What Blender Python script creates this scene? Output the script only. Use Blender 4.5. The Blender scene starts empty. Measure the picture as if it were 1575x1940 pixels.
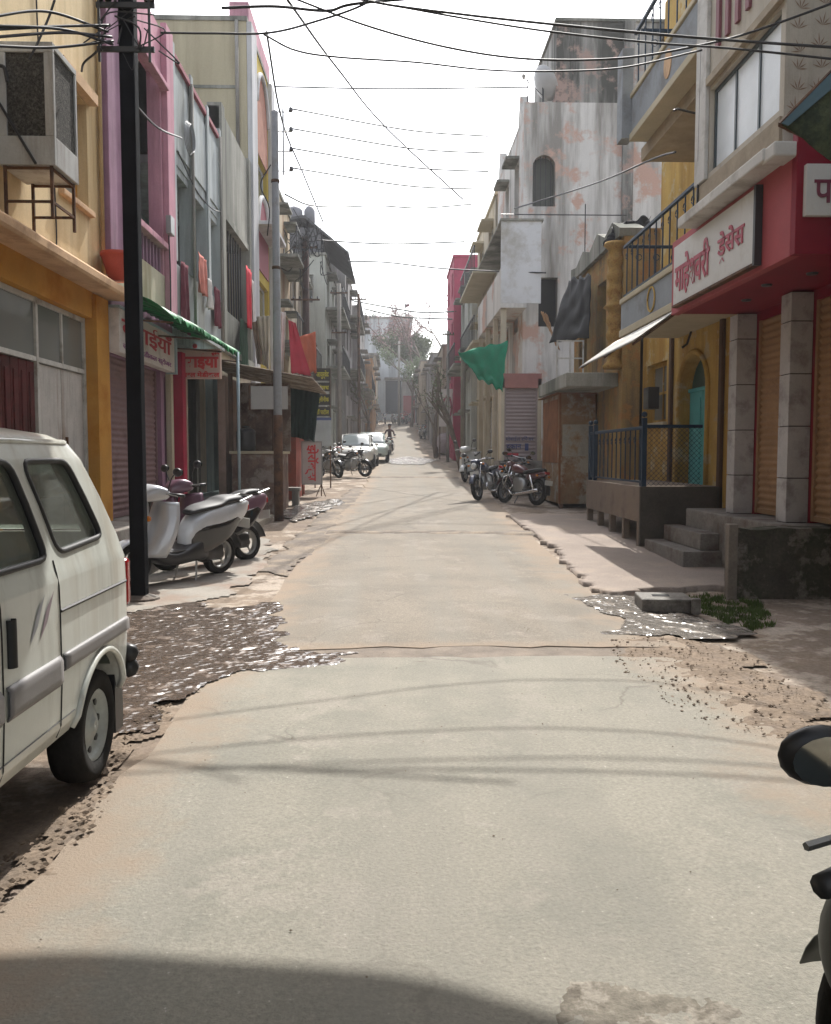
import bpy, bmesh, math, random
from mathutils import Vector, Matrix, noise
R = math.radians
random.seed(7)
scene = bpy.context.scene
COL = scene.collection

# ---------------------------------------------------------------- camera
F_PX, W_PX, H_PX = 1640.0, 1575.0, 1940.0
CAM_H = 1.5
cam_data = bpy.data.cameras.new('camera')
cam_data.sensor_fit = 'VERTICAL'
cam_data.sensor_height = 24.0
cam_data.lens = 24.0 * F_PX / H_PX
cam_data.clip_start = 0.05
cam_data.clip_end = 2000
cam = bpy.data.objects.new('camera', cam_data)
COL.objects.link(cam)
cam.location = (0, 0, CAM_H)
cam.rotation_euler = (R(90 - 3.77), 0, R(-1.485))
scene.camera = cam

# ---------------------------------------------------------------- sky, sun, exposure
SUN_EL, SUN_AZ = 51.0, 9.0        # azimuth measured from straight ahead towards the right
world = bpy.data.worlds.new('World')
scene.world = world
world.use_nodes = True
wn, wl = world.node_tree.nodes, world.node_tree.links
bg = wn['Background']
sky = wn.new('ShaderNodeTexSky')
sky.sky_type = 'NISHITA'
sky.sun_disc = False
sky.sun_elevation = R(SUN_EL)
sky.sun_rotation = R(SUN_AZ)
sky.air_density = 1.0
sky.dust_density = 3.0
sky.ozone_density = 1.0
hsv = wn.new('ShaderNodeHueSaturation')
hsv.inputs['Saturation'].default_value = 0.35
wl.new(sky.outputs[0], hsv.inputs['Color'])
wl.new(hsv.outputs[0], bg.inputs[0])
bg.inputs[1].default_value = 0.15
sun_data = bpy.data.lights.new('sun', 'SUN')
sun_data.energy = 2.8
sun_data.angle = R(0.6)
sun_data.color = (1.0, 0.97, 0.91)
sun = bpy.data.objects.new('sun', sun_data)
COL.objects.link(sun)
sun.rotation_euler = Vector((math.sin(R(SUN_AZ)) * math.cos(R(SUN_EL)), math.cos(R(SUN_AZ)) * math.cos(R(SUN_EL)), math.sin(R(SUN_EL)))).to_track_quat('Z', 'Y').to_euler()
scene.view_settings.view_transform = 'Standard'
scene.view_settings.look = 'None'
scene.view_settings.gamma = 1.0
scene.view_settings.use_curve_mapping = False
scene.view_settings.exposure = 1.38
scene.cycles.max_bounces = 6
scene.cycles.diffuse_bounces = 4
scene.cycles.glossy_bounces = 3
scene.cycles.transmission_bounces = 4
scene.cycles.transparent_max_bounces = 12
scene.cycles.volume_bounces = 0
scene.cycles.sample_clamp_indirect = 6.0
scene.cycles.use_denoising = True

CAM_M = cam.rotation_euler.to_matrix()
def ray(px, py):
    return CAM_M @ Vector(((px - W_PX / 2) / F_PX, -(py - H_PX / 2) / F_PX, -1.0))
def atX(px, py, X):
    d = ray(px, py); t = X / d.x; return Vector((X, d.y * t, CAM_H + d.z * t))
def atY(px, py, Y):
    d = ray(px, py); t = Y / d.y; return Vector((d.x * t, Y, CAM_H + d.z * t))
def atZ(px, py, Z):
    d = ray(px, py); t = (Z - CAM_H) / d.z; return Vector((d.x * t, d.y * t, Z))

# street profile: level near the camera, climbing further on
PROFILE = [(-60, 0), (9, 0), (12, .06), (18, .30), (27, .60), (36, .90), (44, 1.18), (52, 1.62), (60, 2.3), (70, 3.3), (80, 4.3), (95, 5.3), (140, 7), (400, 9)]
def zg(y):
    P = PROFILE
    if y <= P[0][0]: return P[0][1]
    for i in range(len(P) - 1):
        if y <= P[i + 1][0]:
            (x0, a), (x1, b) = P[i], P[i + 1]
            s = lambda j: (P[j + 1][1] - P[j - 1][1]) / (P[j + 1][0] - P[j - 1][0]) if 0 < j < len(P) - 1 else 0
            h = x1 - x0; t = (y - x0) / h
            return a * (2*t**3 - 3*t*t + 1) + h * s(i) * (t**3 - 2*t*t + t) + b * (-2*t**3 + 3*t*t) + h * s(i + 1) * (t**3 - t*t)
    return P[-1][1]
def onG(px, py, lift=0.0):
    p = atZ(px, py, 0.0) if py > 863 else Vector((0, 60, 0))
    d = ray(px, py); lo, hi = 1.0, 90.0
    for _ in range(60):
        m = (lo + hi) / 2
        if CAM_H + d.z * m / d.y > zg(m) + lift: lo = m
        else: hi = m
    return Vector((d.x * lo / d.y, lo, zg(lo) + lift))

# ---------------------------------------------------------------- materials
MATS = {}
def mat(name, col, rough=.85, var=.22, sc=2.0, grain=.12, gsc=45, stain=None, samt=.35, ssc=1.2, streak=False,
        stain2=None, samt2=.3, ssc2=2.0, bump=.25, bsc=60, metal=0.0, spec=.15, coat=0.0, alpha=None):
    if name in MATS: return MATS[name]
    m = bpy.data.materials.new(name); m.use_nodes = True
    nt = m.node_tree; N, L = nt.nodes, nt.links
    b = N['Principled BSDF']
    tc = N.new('ShaderNodeTexCoord')
    def noi(scale, detail=4, rg=.6, mp=None):
        n = N.new('ShaderNodeTexNoise'); n.inputs['Scale'].default_value = scale
        n.inputs['Detail'].default_value = detail; n.inputs['Roughness'].default_value = rg
        if mp:
            q = N.new('ShaderNodeMapping'); q.inputs['Scale'].default_value = mp
            L.new(tc.outputs['Object'], q.inputs['Vector']); L.new(q.outputs[0], n.inputs['Vector'])
        else: L.new(tc.outputs['Object'], n.inputs['Vector'])
        return n
    def ramp(n, a, c):
        r = N.new('ShaderNodeMapRange'); r.inputs['From Min'].default_value = a; r.inputs['From Max'].default_value = c
        L.new(n.outputs['Fac'], r.inputs['Value']); return r
    def mix(fac, A, B):
        x = N.new('ShaderNodeMix'); x.data_type = 'RGBA'
        if isinstance(fac, float): x.inputs['Factor'].default_value = fac
        else: L.new(fac.outputs[0], x.inputs['Factor'])
        for s, v in ((6, A), (7, B)):
            if isinstance(v, tuple): x.inputs[s].default_value = (*[min(1, max(0, k)) for k in v[:3]], 1)
            else: L.new(v, x.inputs[s])
        return x.outputs[2]
    c0 = tuple(k * (1 - var) for k in col); c1 = tuple(k * (1 + var * .7) for k in col)
    out = mix(ramp(noi(sc), .3, .7), c0, c1)
    if stain:
        out = mix(ramp(noi(ssc, 5, .65, (1, 1, .12) if streak else None), .64 - samt * .45, .74 - samt * .25), out, tuple(stain))
        if streak:      # fine rain streaks and grime
            q = N.new('ShaderNodeMix'); q.data_type = 'RGBA'; q.blend_type = 'MULTIPLY'
            rr = ramp(noi(ssc * 4.5, 5, .7, (1, 1, .07)), .50, .78); rr.inputs['To Max'].default_value = .55
            L.new(rr.outputs[0], q.inputs['Factor']); L.new(out, q.inputs[6]); q.inputs[7].default_value = (.42, .40, .37, 1); out = q.outputs[2]
    if stain2:
        out = mix(ramp(noi(ssc2, 5, .7), .62 - samt2 * .3, .68 - samt2 * .25), out, tuple(stain2))
    if grain:
        g = mix(ramp(noi(gsc, 4, .7), .25, .75), (1 - grain * 1.6,) * 3, (1.0,) * 3)
        x = N.new('ShaderNodeMix'); x.data_type = 'RGBA'; x.blend_type = 'MULTIPLY'; x.inputs['Factor'].default_value = 1
        L.new(out, x.inputs[6]); L.new(g, x.inputs[7]); out = x.outputs[2]
    L.new(out, b.inputs['Base Color'])
    b.inputs['Roughness'].default_value = rough
    b.inputs['Metallic'].default_value = metal
    b.inputs['Specular IOR Level'].default_value = spec
    if coat: b.inputs['Coat Weight'].default_value = coat; b.inputs['Coat Roughness'].default_value = .06
    if alpha is not None: b.inputs['Alpha'].default_value = alpha
    if bump:
        bp = N.new('ShaderNodeBump'); bp.inputs['Strength'].default_value = bump; bp.inputs['Distance'].default_value = .01
        L.new(noi(bsc, 5, .65).outputs['Fac'], bp.inputs['Height']); L.new(bp.outputs[0], b.inputs['Normal'])
    MATS[name] = m
    return m
def glass(name, tint=(.35, .4, .38), see=.45):
    if name in MATS: return MATS[name]
    m = bpy.data.materials.new(name); m.use_nodes = True
    N, L = m.node_tree.nodes, m.node_tree.links
    N.remove(N['Principled BSDF']); out = N['Material Output']
    t = N.new('ShaderNodeBsdfTransparent'); t.inputs[0].default_value = (*tint, 1)
    g = N.new('ShaderNodeBsdfGlossy'); g.inputs['Roughness'].default_value = .04; g.inputs[0].default_value = (.9, .95, .95, 1)
    d = N.new('ShaderNodeBsdfDiffuse'); d.inputs[0].default_value = (.25, .26, .24, 1)
    a = N.new('ShaderNodeMixShader'); a.inputs[0].default_value = 1 - see
    L.new(t.outputs[0], a.inputs[1]); L.new(d.outputs[0], a.inputs[2])
    f = N.new('ShaderNodeFresnel'); f.inputs[0].default_value = 1.5
    x = N.new('ShaderNodeMixShader'); L.new(f.outputs[0], x.inputs[0]); L.new(a.outputs[0], x.inputs[1]); L.new(g.outputs[0], x.inputs[2])
    L.new(x.outputs[0], out.inputs[0]); MATS[name] = m
    return m
def plain(name, col, rough=.5, metal=0.0, spec=.5, coat=0.0, var=.08, bump=.05):
    return mat(name, col, rough, var, 4.0, .04, 60, bump=bump, metal=metal, spec=spec, coat=coat)

# ---------------------------------------------------------------- mesh kit
OFF = {}
class MB:
    def __init__(s): s.v = []; s.f = []
    def add(s, vs, fs):
        k = len(s.v); s.v += [tuple(p) for p in vs]; s.f += [tuple(i + k for i in f) for f in fs]; return s
    def box(s, x0, x1, y0, y1, z0, z1):
        x0, x1 = min(x0, x1), max(x0, x1); y0, y1 = min(y0, y1), max(y0, y1); z0, z1 = min(z0, z1), max(z0, z1)
        return s.add([(x0,y0,z0),(x1,y0,z0),(x1,y1,z0),(x0,y1,z0),(x0,y0,z1),(x1,y0,z1),(x1,y1,z1),(x0,y1,z1)],
                     [(0,3,2,1),(4,5,6,7),(0,1,5,4),(1,2,6,5),(2,3,7,6),(3,0,4,7)])
    def pbox(s, P, a0, a1, b0, b1, d0, d1):
        c = [P(a, b, d) for d in (d0, d1) for b in (b0, b1) for a in (a0, a1)]
        return s.add(c, [(0,1,3,2),(4,6,7,5),(0,4,5,1),(1,5,7,3),(3,7,6,2),(2,6,4,0)])
    def prism(s, poly, vec):
        n = len(poly); vec = Vector(vec); A = [Vector(p) for p in poly]; B = [p + vec for p in A]
        return s.add(A + B, [tuple(range(n))[::-1], tuple(range(n, 2*n))] + [(i, (i+1) % n, n + (i+1) % n, n + i) for i in range(n)])
    def tube(s, pts, r, n=6, caps=True):
        pts = [Vector(p) for p in pts]; m = len(pts); rs = r if isinstance(r, (list, tuple)) else [r] * m
        k = len(s.v); up = None
        for i, p in enumerate(pts):
            t = (pts[min(i+1, m-1)] - pts[max(i-1, 0)]).normalized()
            if up is None: up = Vector((0, 0, 1)) if abs(t.z) < .9 else Vector((1, 0, 0))
            u = (up - t * up.dot(t)).normalized(); w = t.cross(u); up = u
            for j in range(n):
                a = 2 * math.pi * j / n
                s.v.append(tuple(p + (u * math.cos(a) + w * math.sin(a)) * rs[i]))
        for i in range(m - 1):
            for j in range(n):
                s.f.append((k + i*n + j, k + i*n + (j+1) % n, k + (i+1)*n + (j+1) % n, k + (i+1)*n + j))
        if caps: s.f.append(tuple(k + j for j in range(n))[::-1]); s.f.append(tuple(k + (m-1)*n + j for j in range(n)))
        return s
    def lathe(s, prof, c=(0,0,0), axis='z', n=16, closed=False):
        k = len(s.v); m = len(prof)
        for (r, h) in prof:
            for j in range(n):
                a = 2*math.pi*j/n; p, q = r*math.cos(a), r*math.sin(a)
                o = {'z': (p, q, h), 'x': (h, p, q), 'y': (p, h, q)}[axis]
                s.v.append((c[0]+o[0], c[1]+o[1], c[2]+o[2]))
        for i in range(m if closed else m - 1):
            for j in range(n):
                i2 = (i+1) % m
                s.f.append((k+i*n+j, k+i*n+(j+1)%n, k+i2*n+(j+1)%n, k+i2*n+j))
        if not closed:
            s.f.append(tuple(k+j for j in range(n))[::-1]); s.f.append(tuple(k+(m-1)*n+j for j in range(n)))
        return s
    def grid(s, fn, nu, nv, wrap=False):
        k = len(s.v)
        for j in range(nv + 1):
            for i in range(nu + (0 if wrap else 1)): s.v.append(tuple(fn(i / nu, j / nv)))
        w = nu if wrap else nu + 1
        for j in range(nv):
            for i in range(nu):
                s.f.append((k+j*w+i, k+j*w+(i+1) % w, k+(j+1)*w+(i+1) % w, k+(j+1)*w+i))
        return s
    def ball(s, c, r, nu=14, nv=8):
        rx, ry, rz = r if isinstance(r, (tuple, list)) else (r, r, r)
        return s.grid(lambda u, v: (c[0]+rx*math.cos(2*math.pi*u)*math.sin(math.pi*(v*.98+.01)), c[1]+ry*math.sin(2*math.pi*u)*math.sin(math.pi*(v*.98+.01)), c[2]-rz*math.cos(math.pi*(v*.98+.01))), nu, nv, True)
    def build(s, name, m, parent=None, smooth=False, bevel=0.0, solid=0.0):
        if parent is not None: off = OFF.get(parent.name, Vector())
        else:
            xs = [p[0] for p in s.v]; ys = [p[1] for p in s.v]
            off = Vector(((min(xs)+max(xs))/2, (min(ys)+max(ys))/2, min(p[2] for p in s.v)))
        me = bpy.data.meshes.new(name)
        me.from_pydata([(p[0]-off[0], p[1]-off[1], p[2]-off[2]) for p in s.v], [], s.f)
        bm = bmesh.new(); bm.from_mesh(me); bmesh.ops.recalc_face_normals(bm, faces=bm.faces)
        bm.to_mesh(me); bm.free()
        me.materials.append(m)
        if smooth: me.shade_smooth()
        o = bpy.data.objects.new(name, me); COL.objects.link(o)
        if parent is not None: o.parent = parent; OFF[o.name] = off
        else: o.location = off; OFF[o.name] = off
        if solid:
            q = o.modifiers.new('solid', 'SOLIDIFY'); q.thickness = solid
        if bevel:
            q = o.modifiers.new('bevel', 'BEVEL'); q.width = bevel; q.segments = 2; q.limit_method = 'ANGLE'
        return o
def tag(o, label=None, cat=None, group=None, kind=None):
    if label: o['label'] = label
    if cat: o['category'] = cat
    if group: o['group'] = group
    if kind: o['kind'] = kind
    return o
def thing(name, label, cat, loc=(0,0,0), group=None, local=False, rz=0.0):
    o = bpy.data.objects.new(name, None); COL.objects.link(o); o.empty_display_size = .1
    o.location = loc; o.rotation_euler = (0, 0, rz)
    OFF[o.name] = Vector((0,0,0)) if local else Vector(loc)
    return tag(o, label, cat, group)
def copy_tree(o, loc, rz, label=None, swap=None, tilt=0.0):
    def rec(q, par):
        c = q.copy(); COL.objects.link(c)
        if par is not None: c.parent = par
        if swap and c.type == 'MESH':
            mn = c.data.materials[0].name
            if mn in swap:
                c.material_slots[0].link = 'OBJECT'; c.material_slots[0].material = swap[mn]
        for ch in q.children: rec(ch, c)
        return c
    c = rec(o, None); c.location = loc; c.rotation_euler = (tilt, 0, rz)
    if label: c['label'] = label
    return c
def planeX(X, side): return lambda a, b, d: (X + side * d, a, b)     # a = depth along street, b = height, d = into the building
def planeY(Y): return lambda a, b, d: (a, Y + d, b)                  # a = x, faces the camera
def wall(P, a0, a1, b0, b1, holes=(), th=.22, mb=None):
    mb = mb or MB()
    As = sorted({a0, a1, *[min(max(h[i], a0), a1) for h in holes for i in (0, 1)]})
    Bs = sorted({b0, b1, *[min(max(h[i], b0), b1) for h in holes for i in (2, 3)]})
    def solid(i, j):
        if i < 0 or j < 0 or i >= len(As)-1 or j >= len(Bs)-1: return False
        a, b = (As[i]+As[i+1])/2, (Bs[j]+Bs[j+1])/2
        return not any(h[0] < a < h[1] and h[2] < b < h[3] for h in holes)
    def q(*pts): mb.add(pts, [(0,1,2,3)])
    for i in range(len(As)-1):
        for j in range(len(Bs)-1):
            if not solid(i, j): continue
            a, c, b, e = As[i], As[i+1], Bs[j], Bs[j+1]
            q(P(a,b,0), P(c,b,0), P(c,e,0), P(a,e,0)); q(P(a,b,th), P(a,e,th), P(c,e,th), P(c,b,th))
            if not solid(i-1, j): q(P(a,b,0), P(a,e,0), P(a,e,th), P(a,b,th))
            if not solid(i+1, j): q(P(c,b,0), P(c,b,th), P(c,e,th), P(c,e,0))
            if not solid(i, j-1): q(P(a,b,0), P(a,b,th), P(c,b,th), P(c,b,0))
            if not solid(i, j+1): q(P(a,e,0), P(c,e,0), P(c,e,th), P(a,e,th))
    return mb
def window(P, h, parent, fm, gm, d=.1, fw=.05, mull=1, trans=0, sill=None, name='window'):
    a0, a1, b0, b1 = h; mb = MB()
    mb.pbox(P, a0+.002, a0+fw, b0+.002, b1-.002, d, d+.05); mb.pbox(P, a1-fw, a1-.002, b0+.002, b1-.002, d, d+.05)
    mb.pbox(P, a0+fw, a1-fw, b0+.002, b0+fw, d, d+.05); mb.pbox(P, a0+fw, a1-fw, b1-fw, b1-.002, d, d+.05)
    for k in range(mull):
        c = a0 + (a1-a0)*(k+1)/(mull+1); mb.pbox(P, c-fw*.4, c+fw*.4, b0+fw, b1-fw, d+.004, d+.046)
    for k in range(trans):
        c = b0 + (b1-b0)*(k+1)/(trans+1); mb.pbox(P, a0+fw, a1-fw, c-fw*.4, c+fw*.4, d+.008, d+.042)
    o = mb.build(name, fm, parent)
    MB().pbox(P, a0+fw*.6, a1-fw*.6, b0+fw*.6, b1-fw*.6, d+.02, d+.028).build('pane', gm, o)
    if sill: MB().pbox(P, a0-.06, a1+.06, b0-.07, b0-.003, -.07, .09).build('sill', sill, o, bevel=.008)
    return o
def corr(P, a0, a1, b0, b1, d, pitch, amp, along='b', k=4):
    mb = MB(); L = (b1-b0) if along == 'b' else (a1-a0); n = max(2, int(round(L/pitch))) * k
    def fn(u, v):
        w = amp * math.sin(v * n / k * 2 * math.pi)
        return P(a0+(a1-a0)*u, b0+(b1-b0)*v, d+w) if along == 'b' else P(a0+(a1-a0)*v, b0+(b1-b0)*u, d+w)
    return mb.grid(fn, 1, n)
def shutter(P, h, parent, m, d=.12, pitch=.085):
    a0, a1, b0, b1 = h
    o = corr(P, a0+.03, a1-.03, b0+.06, b1, d, pitch, .014).build('roller_shutter', m, parent, smooth=True)
    g = MB(); g.pbox(P, a0, a0+.05, b0, b1, d-.03, d+.05); g.build('guide_rail', m, o)
    g = MB(); g.pbox(P, a1-.05, a1, b0, b1, d-.03, d+.05); g.build('guide_rail', m, o)
    MB().pbox(P, a0+.05, a1-.05, b0, b0+.06, d-.02, d+.02).build('bottom_bar', m, o)
    return o
def text_geo(s, size, bold=.0):
    c = bpy.data.curves.new('tmp', 'FONT'); c.body = s; c.size = size; c.offset = bold; c.extrude = .004; c.resolution_u = 3
    o = bpy.data.objects.new('tmp', c); COL.objects.link(o)
    dg = bpy.context.evaluated_depsgraph_get(); dg.update()
    me = bpy.data.meshes.new_from_object(o.evaluated_get(dg))
    vs = [v.co.copy() for v in me.vertices]; fs = [tuple(p.vertices) for p in me.polygons]
    bpy.data.objects.remove(o); bpy.data.curves.remove(c); bpy.data.meshes.remove(me)
    return vs, fs
def text(P, s, a, b, width, height, parent, m, d=-.006, flip=1, rot=False, bold=.0, name='lettering', geo=None):
    """fits the words into width x height; flip=-1 when the reader's right is the falling a direction"""
    vs, fs = geo or text_geo(s, 1.0, bold)
    if rot: vs = [Vector((v.y, -v.x, v.z)) for v in vs]
    x0, x1 = min(v.x for v in vs), max(v.x for v in vs); y0, y1 = min(v.y for v in vs), max(v.y for v in vs)
    mb = MB().add([P(a + flip * (v.x-x0)/(x1-x0)*width, b + (v.y-y0)/(y1-y0)*height, d - v.z) for v in vs], fs)
    return mb.build(name, m, parent)
def cut_right(geo, keep):
    """the half form of a letter: cut away its closing upright"""
    vs, fs = geo; bm = bmesh.new(); V = [bm.verts.new(v) for v in vs]
    for f in fs:
        try: bm.faces.new([V[i] for i in f])
        except ValueError: pass
    x0, x1 = min(v.x for v in vs), max(v.x for v in vs)
    bmesh.ops.bisect_plane(bm, geom=bm.verts[:]+bm.edges[:]+bm.faces[:], plane_co=(x0+(x1-x0)*keep, 0, 0), plane_no=(1, 0, 0), clear_outer=True)
    bm.verts.index_update()
    r = [v.co.copy() for v in bm.verts], [tuple(v.index for v in f.verts) for f in bm.faces]; bm.free(); return r
def join_geo(parts):
    vs, fs = [], []
    for (g, dx) in parts:
        k = len(vs); vs += [v + Vector((dx, 0, 0)) for v in g[0]]; fs += [tuple(i+k for i in f) for f in g[1]]
    return vs, fs
def gw(g): return min(v.x for v in g[0]), max(v.x for v in g[0])
def spline(pts, n=10):
    pts = [Vector(p) for p in pts]; Q = [pts[0]*2-pts[1]] + pts + [pts[-1]*2-pts[-2]]; out = []
    for i in range(1, len(Q)-2):
        for k in range(n):
            t = k/n; a, b, c, d = Q[i-1], Q[i], Q[i+1], Q[i+2]
            out.append(.5*((2*b)+(c-a)*t+(2*a-5*b+4*c-d)*t*t+(3*b-a-3*c+d)*t**3))
    return out + [pts[-1]]
# ================================================================ the ground
def in_poly(x, y, poly):
    c = False; n = len(poly)
    for i in range(n):
        x0, y0 = poly[i][:2]; x1, y1 = poly[(i+1) % n][:2]
        if (y0 > y) != (y1 > y) and x < (x1-x0)*(y-y0)/(y1-y0)+x0: c = not c
    return c
def nz(x, y, s=1.0, o=0.0): return noise.noise((x*s, y*s, o))
def fr(x, y, s, o=0.0): return nz(x, y, s, o) + .5*nz(x, y, s*2.1, o+3) + .25*nz(x, y, s*4.3, o+7)

m_soil = mat('dusty_soil', (.25, .195, .148), .95, .25, .9, .3, 30, stain=(.25, .20, .165), samt=.45, ssc=.8, stain2=(.42, .36, .30), samt2=.4, ssc2=1.7, bump=.7, bsc=35)
m_road = mat('worn_concrete', (.298, .280, .238), .88, .07, .45, .24, 60, stain=(.245, .236, .202), samt=.40, ssc=1.4, stain2=(.315, .292, .252), samt2=.22, ssc2=1.7, bump=.7, bsc=80, spec=.15)
def road_detail(m):
    N, L = m.node_tree.nodes, m.node_tree.links; b = N['Principled BSDF']; tc = N.new('ShaderNodeTexCoord')
    src = b.inputs['Base Color'].links[0].from_socket
    def mul(src, fac, col):
        x = N.new('ShaderNodeMix'); x.data_type = 'RGBA'; L.new(fac, x.inputs['Factor']); L.new(src, x.inputs[6]); x.inputs[7].default_value = (*col, 1); return x.outputs[2]
    def rng(v, a, c):
        r = N.new('ShaderNodeMapRange'); r.inputs['From Min'].default_value = a; r.inputs['From Max'].default_value = c; L.new(v, r.inputs['Value']); return r.outputs[0]
    def math_(op, a, c):
        q = N.new('ShaderNodeMath'); q.operation = op; L.new(a, q.inputs[0])
        if isinstance(c, float): q.inputs[1].default_value = c
        else: L.new(c, q.inputs[1])
        return q.outputs[0]
    # hairline cracks, wandering and broken up
    wn_ = N.new('ShaderNodeTexNoise'); wn_.inputs['Scale'].default_value = 1.6; wn_.inputs['Detail'].default_value = 5; L.new(tc.outputs['Object'], wn_.inputs['Vector'])
    ad = N.new('ShaderNodeVectorMath'); ad.operation = 'MULTIPLY_ADD'; L.new(wn_.outputs['Color'], ad.inputs[0]); ad.inputs[1].default_value = (.9, .9, 0); L.new(tc.outputs['Object'], ad.inputs[2])
    vo = N.new('ShaderNodeTexVoronoi'); vo.feature = 'DISTANCE_TO_EDGE'; vo.inputs['Scale'].default_value = .42; L.new(ad.outputs[0], vo.inputs['Vector'])
    mk = N.new('ShaderNodeTexNoise'); mk.inputs['Scale'].default_value = .7; L.new(tc.outputs['Object'], mk.inputs['Vector'])
    cr = math_('MULTIPLY', rng(vo.outputs['Distance'], .006, .001), rng(mk.outputs['Fac'], .52, .62))
    out = mul(src, math_('MULTIPLY', cr, .6), (.12, .105, .09))
    # pale and dark grit specks
    for sc_, a, c, col in ((60, .73, .80, (.47, .45, .41)), (38, .70, .78, (.19, .17, .15))):
        n = N.new('ShaderNodeTexNoise'); n.inputs['Scale'].default_value = sc_; n.inputs['Detail'].default_value = 2; L.new(tc.outputs['Object'], n.inputs['Vector'])
        out = mul(out, rng(n.outputs['Fac'], a, c), col)
    # long faint wear along the wheel tracks
    mp = N.new('ShaderNodeMapping'); mp.inputs['Scale'].default_value = (2.2, .10, 1); L.new(tc.outputs['Object'], mp.inputs['Vector'])
    n = N.new('ShaderNodeTexNoise'); n.inputs['Scale'].default_value = 1.3; n.inputs['Detail'].default_value = 6; L.new(mp.outputs[0], n.inputs['Vector'])
    out = mul(out, math_('MULTIPLY', rng(n.outputs['Fac'], .46, .68), .5), (.20, .19, .168))
    at_ = N.new('ShaderNodeAttribute'); at_.attribute_name = 'edge'
    dn = N.new('ShaderNodeTexNoise'); dn.inputs['Scale'].default_value = 2.2; dn.inputs['Detail'].default_value = 7; dn.inputs['Roughness'].default_value = .7; L.new(tc.outputs['Object'], dn.inputs['Vector'])
    sm = N.new('ShaderNodeMath'); sm.operation = 'MULTIPLY_ADD'; L.new(dn.outputs['Fac'], sm.inputs[0]); sm.inputs[1].default_value = -1.3; L.new(at_.outputs['Fac'], sm.inputs[2])
    dm_ = rng(sm.outputs[0], -.22, -.62)
    out = mul(out, math_('MULTIPLY', dm_, .85), (.255, .20, .152))
    L.new(out, b.inputs['Base Color'])
road_detail(m_road)
m_pave = mat('pale_paving', (.30, .25, .215), .9, .16, .8, .2, 50, stain=(.33, .27, .22), samt=.3, ssc=1.6, bump=.4, bsc=60)
m_tar = mat('old_tar', (.20, .17, .145), .9, .25, 1.2, .3, 50, stain=(.32, .26, .2), samt=.4, ssc=2.2, bump=.6)
m_wetmud = mat('drain_mud', (.17, .135, .105), .7, .4, 4, .2, 60, bump=.5, bsc=40)

ys = [-60, -30, -12] + [-6 + .5*i for i in range(61)] + [26, 29, 32, 36, 40, 44, 48, 52, 56, 60, 65, 70, 75, 80, 87, 95, 110, 140, 200, 300, 400]
xs = [-300, -120, -60, -30, -14] + [-8 + .5*i for i in range(33)] + [14, 30, 60, 120, 300]
g = MB()
for y in ys:
    for x in xs:
        g.v.append((x, y, zg(y) - .018 + (.010*fr(x, y, .7) if abs(x) < 9 and y < 40 else 0)))
w = len(xs)
for j in range(len(ys)-1):
    for i in range(w-1): g.f.append((j*w+i, j*w+i+1, (j+1)*w+i+1, (j+1)*w+i))
tag(g.build('ground', m_soil, smooth=True), kind='structure')

def road_l(y):
    a = -1.27 if y < 12 else (-1.27 + (y-12)/15*.42 if y < 27 else -.85 + min(1, (y-27)/30)*.1)
    return a + .10*fr(0, y, .8, 2) + .03*nz(0, y, 6, 5)
def road_r(y):
    a = 2.18 if y < 6.4 else (2.3 if y < 14 else 2.3+(min(y, 27)-14)/13*.28)
    return a - max(0, min(1, (y-30)/30))*.7 + .12*fr(9, y, .7, 4) + .04*nz(4, y, 6, 9)
m_road2 = mat('dusty_concrete', (.284, .250, .208), .9, .08, .45, .32, 60, stain=(.235, .21, .178), samt=.42, ssc=1.2, stain2=(.31, .275, .235), samt2=.24, ssc2=1.5, bump=.7, bsc=80, spec=.12)
road_detail(m_road2)
def road_sheet(y0, y1, name, jag0=0.0, jag1=0.0, m=None):
    mb = MB(); st = .12 if y1 < 30 else .6; n = max(4, int((y1-y0)/st)); nx = 26
    for j in range(n+1):
        y = y0 + (y1-y0)*j/n
        for i in range(nx+1):
            x = road_l(y) + (road_r(y)-road_l(y))*i/nx
            yy = y + (jag0*fr(x, 1, 2.5, 11) if j == 0 else jag1*fr(x, 2, 2.5, 13) if j == n else 0)
            mb.v.append((x, yy, zg(yy) + .018*(1-((i/nx-.5)*2)**2) + (.006*fr(x, yy, .9, 1) if y < 25 else 0)))
    for j in range(n):
        for i in range(nx): k = j*(nx+1)+i; mb.f.append((k, k+1, k+nx+2, k+nx+1))
    rim = [i for i in range(nx+1)] + [j*(nx+1)+nx for j in range(1, n+1)] + [n*(nx+1)+i for i in range(nx-1, -1, -1)] + [j*(nx+1) for j in range(n-1, 0, -1)]
    k0 = len(mb.v)
    for q in rim: p = mb.v[q]; mb.v.append((p[0], p[1], p[2]-.09))
    for i in range(len(rim)):
        j = (i+1) % len(rim); mb.f.append((rim[i], k0+i, k0+j, rim[j]))
    o = mb.build(name, m or m_road, smooth=False)
    at_ = o.data.attributes.new('edge', 'FLOAT', 'POINT')
    for k in range(len(at_.data)):
        if k >= k0: at_.data[k].value = 0; continue
        j, i = divmod(k, nx+1); y = y0+(y1-y0)*j/n; wd = (road_r(y)-road_l(y))
        e = min(i*wd/nx*1.0, (nx-i)*wd/nx*.8)
        if jag0 and j*st < .6: e = min(e, .12+j*st*.8)
        at_.data[k].value = min(1.0, e)
    return tag(o, kind='structure')
road_sheet(-12, 6.30, 'road', 0, .06)
road_sheet(6.62, 98, 'road_beyond_drain', .06, 0, m_road2)
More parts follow.
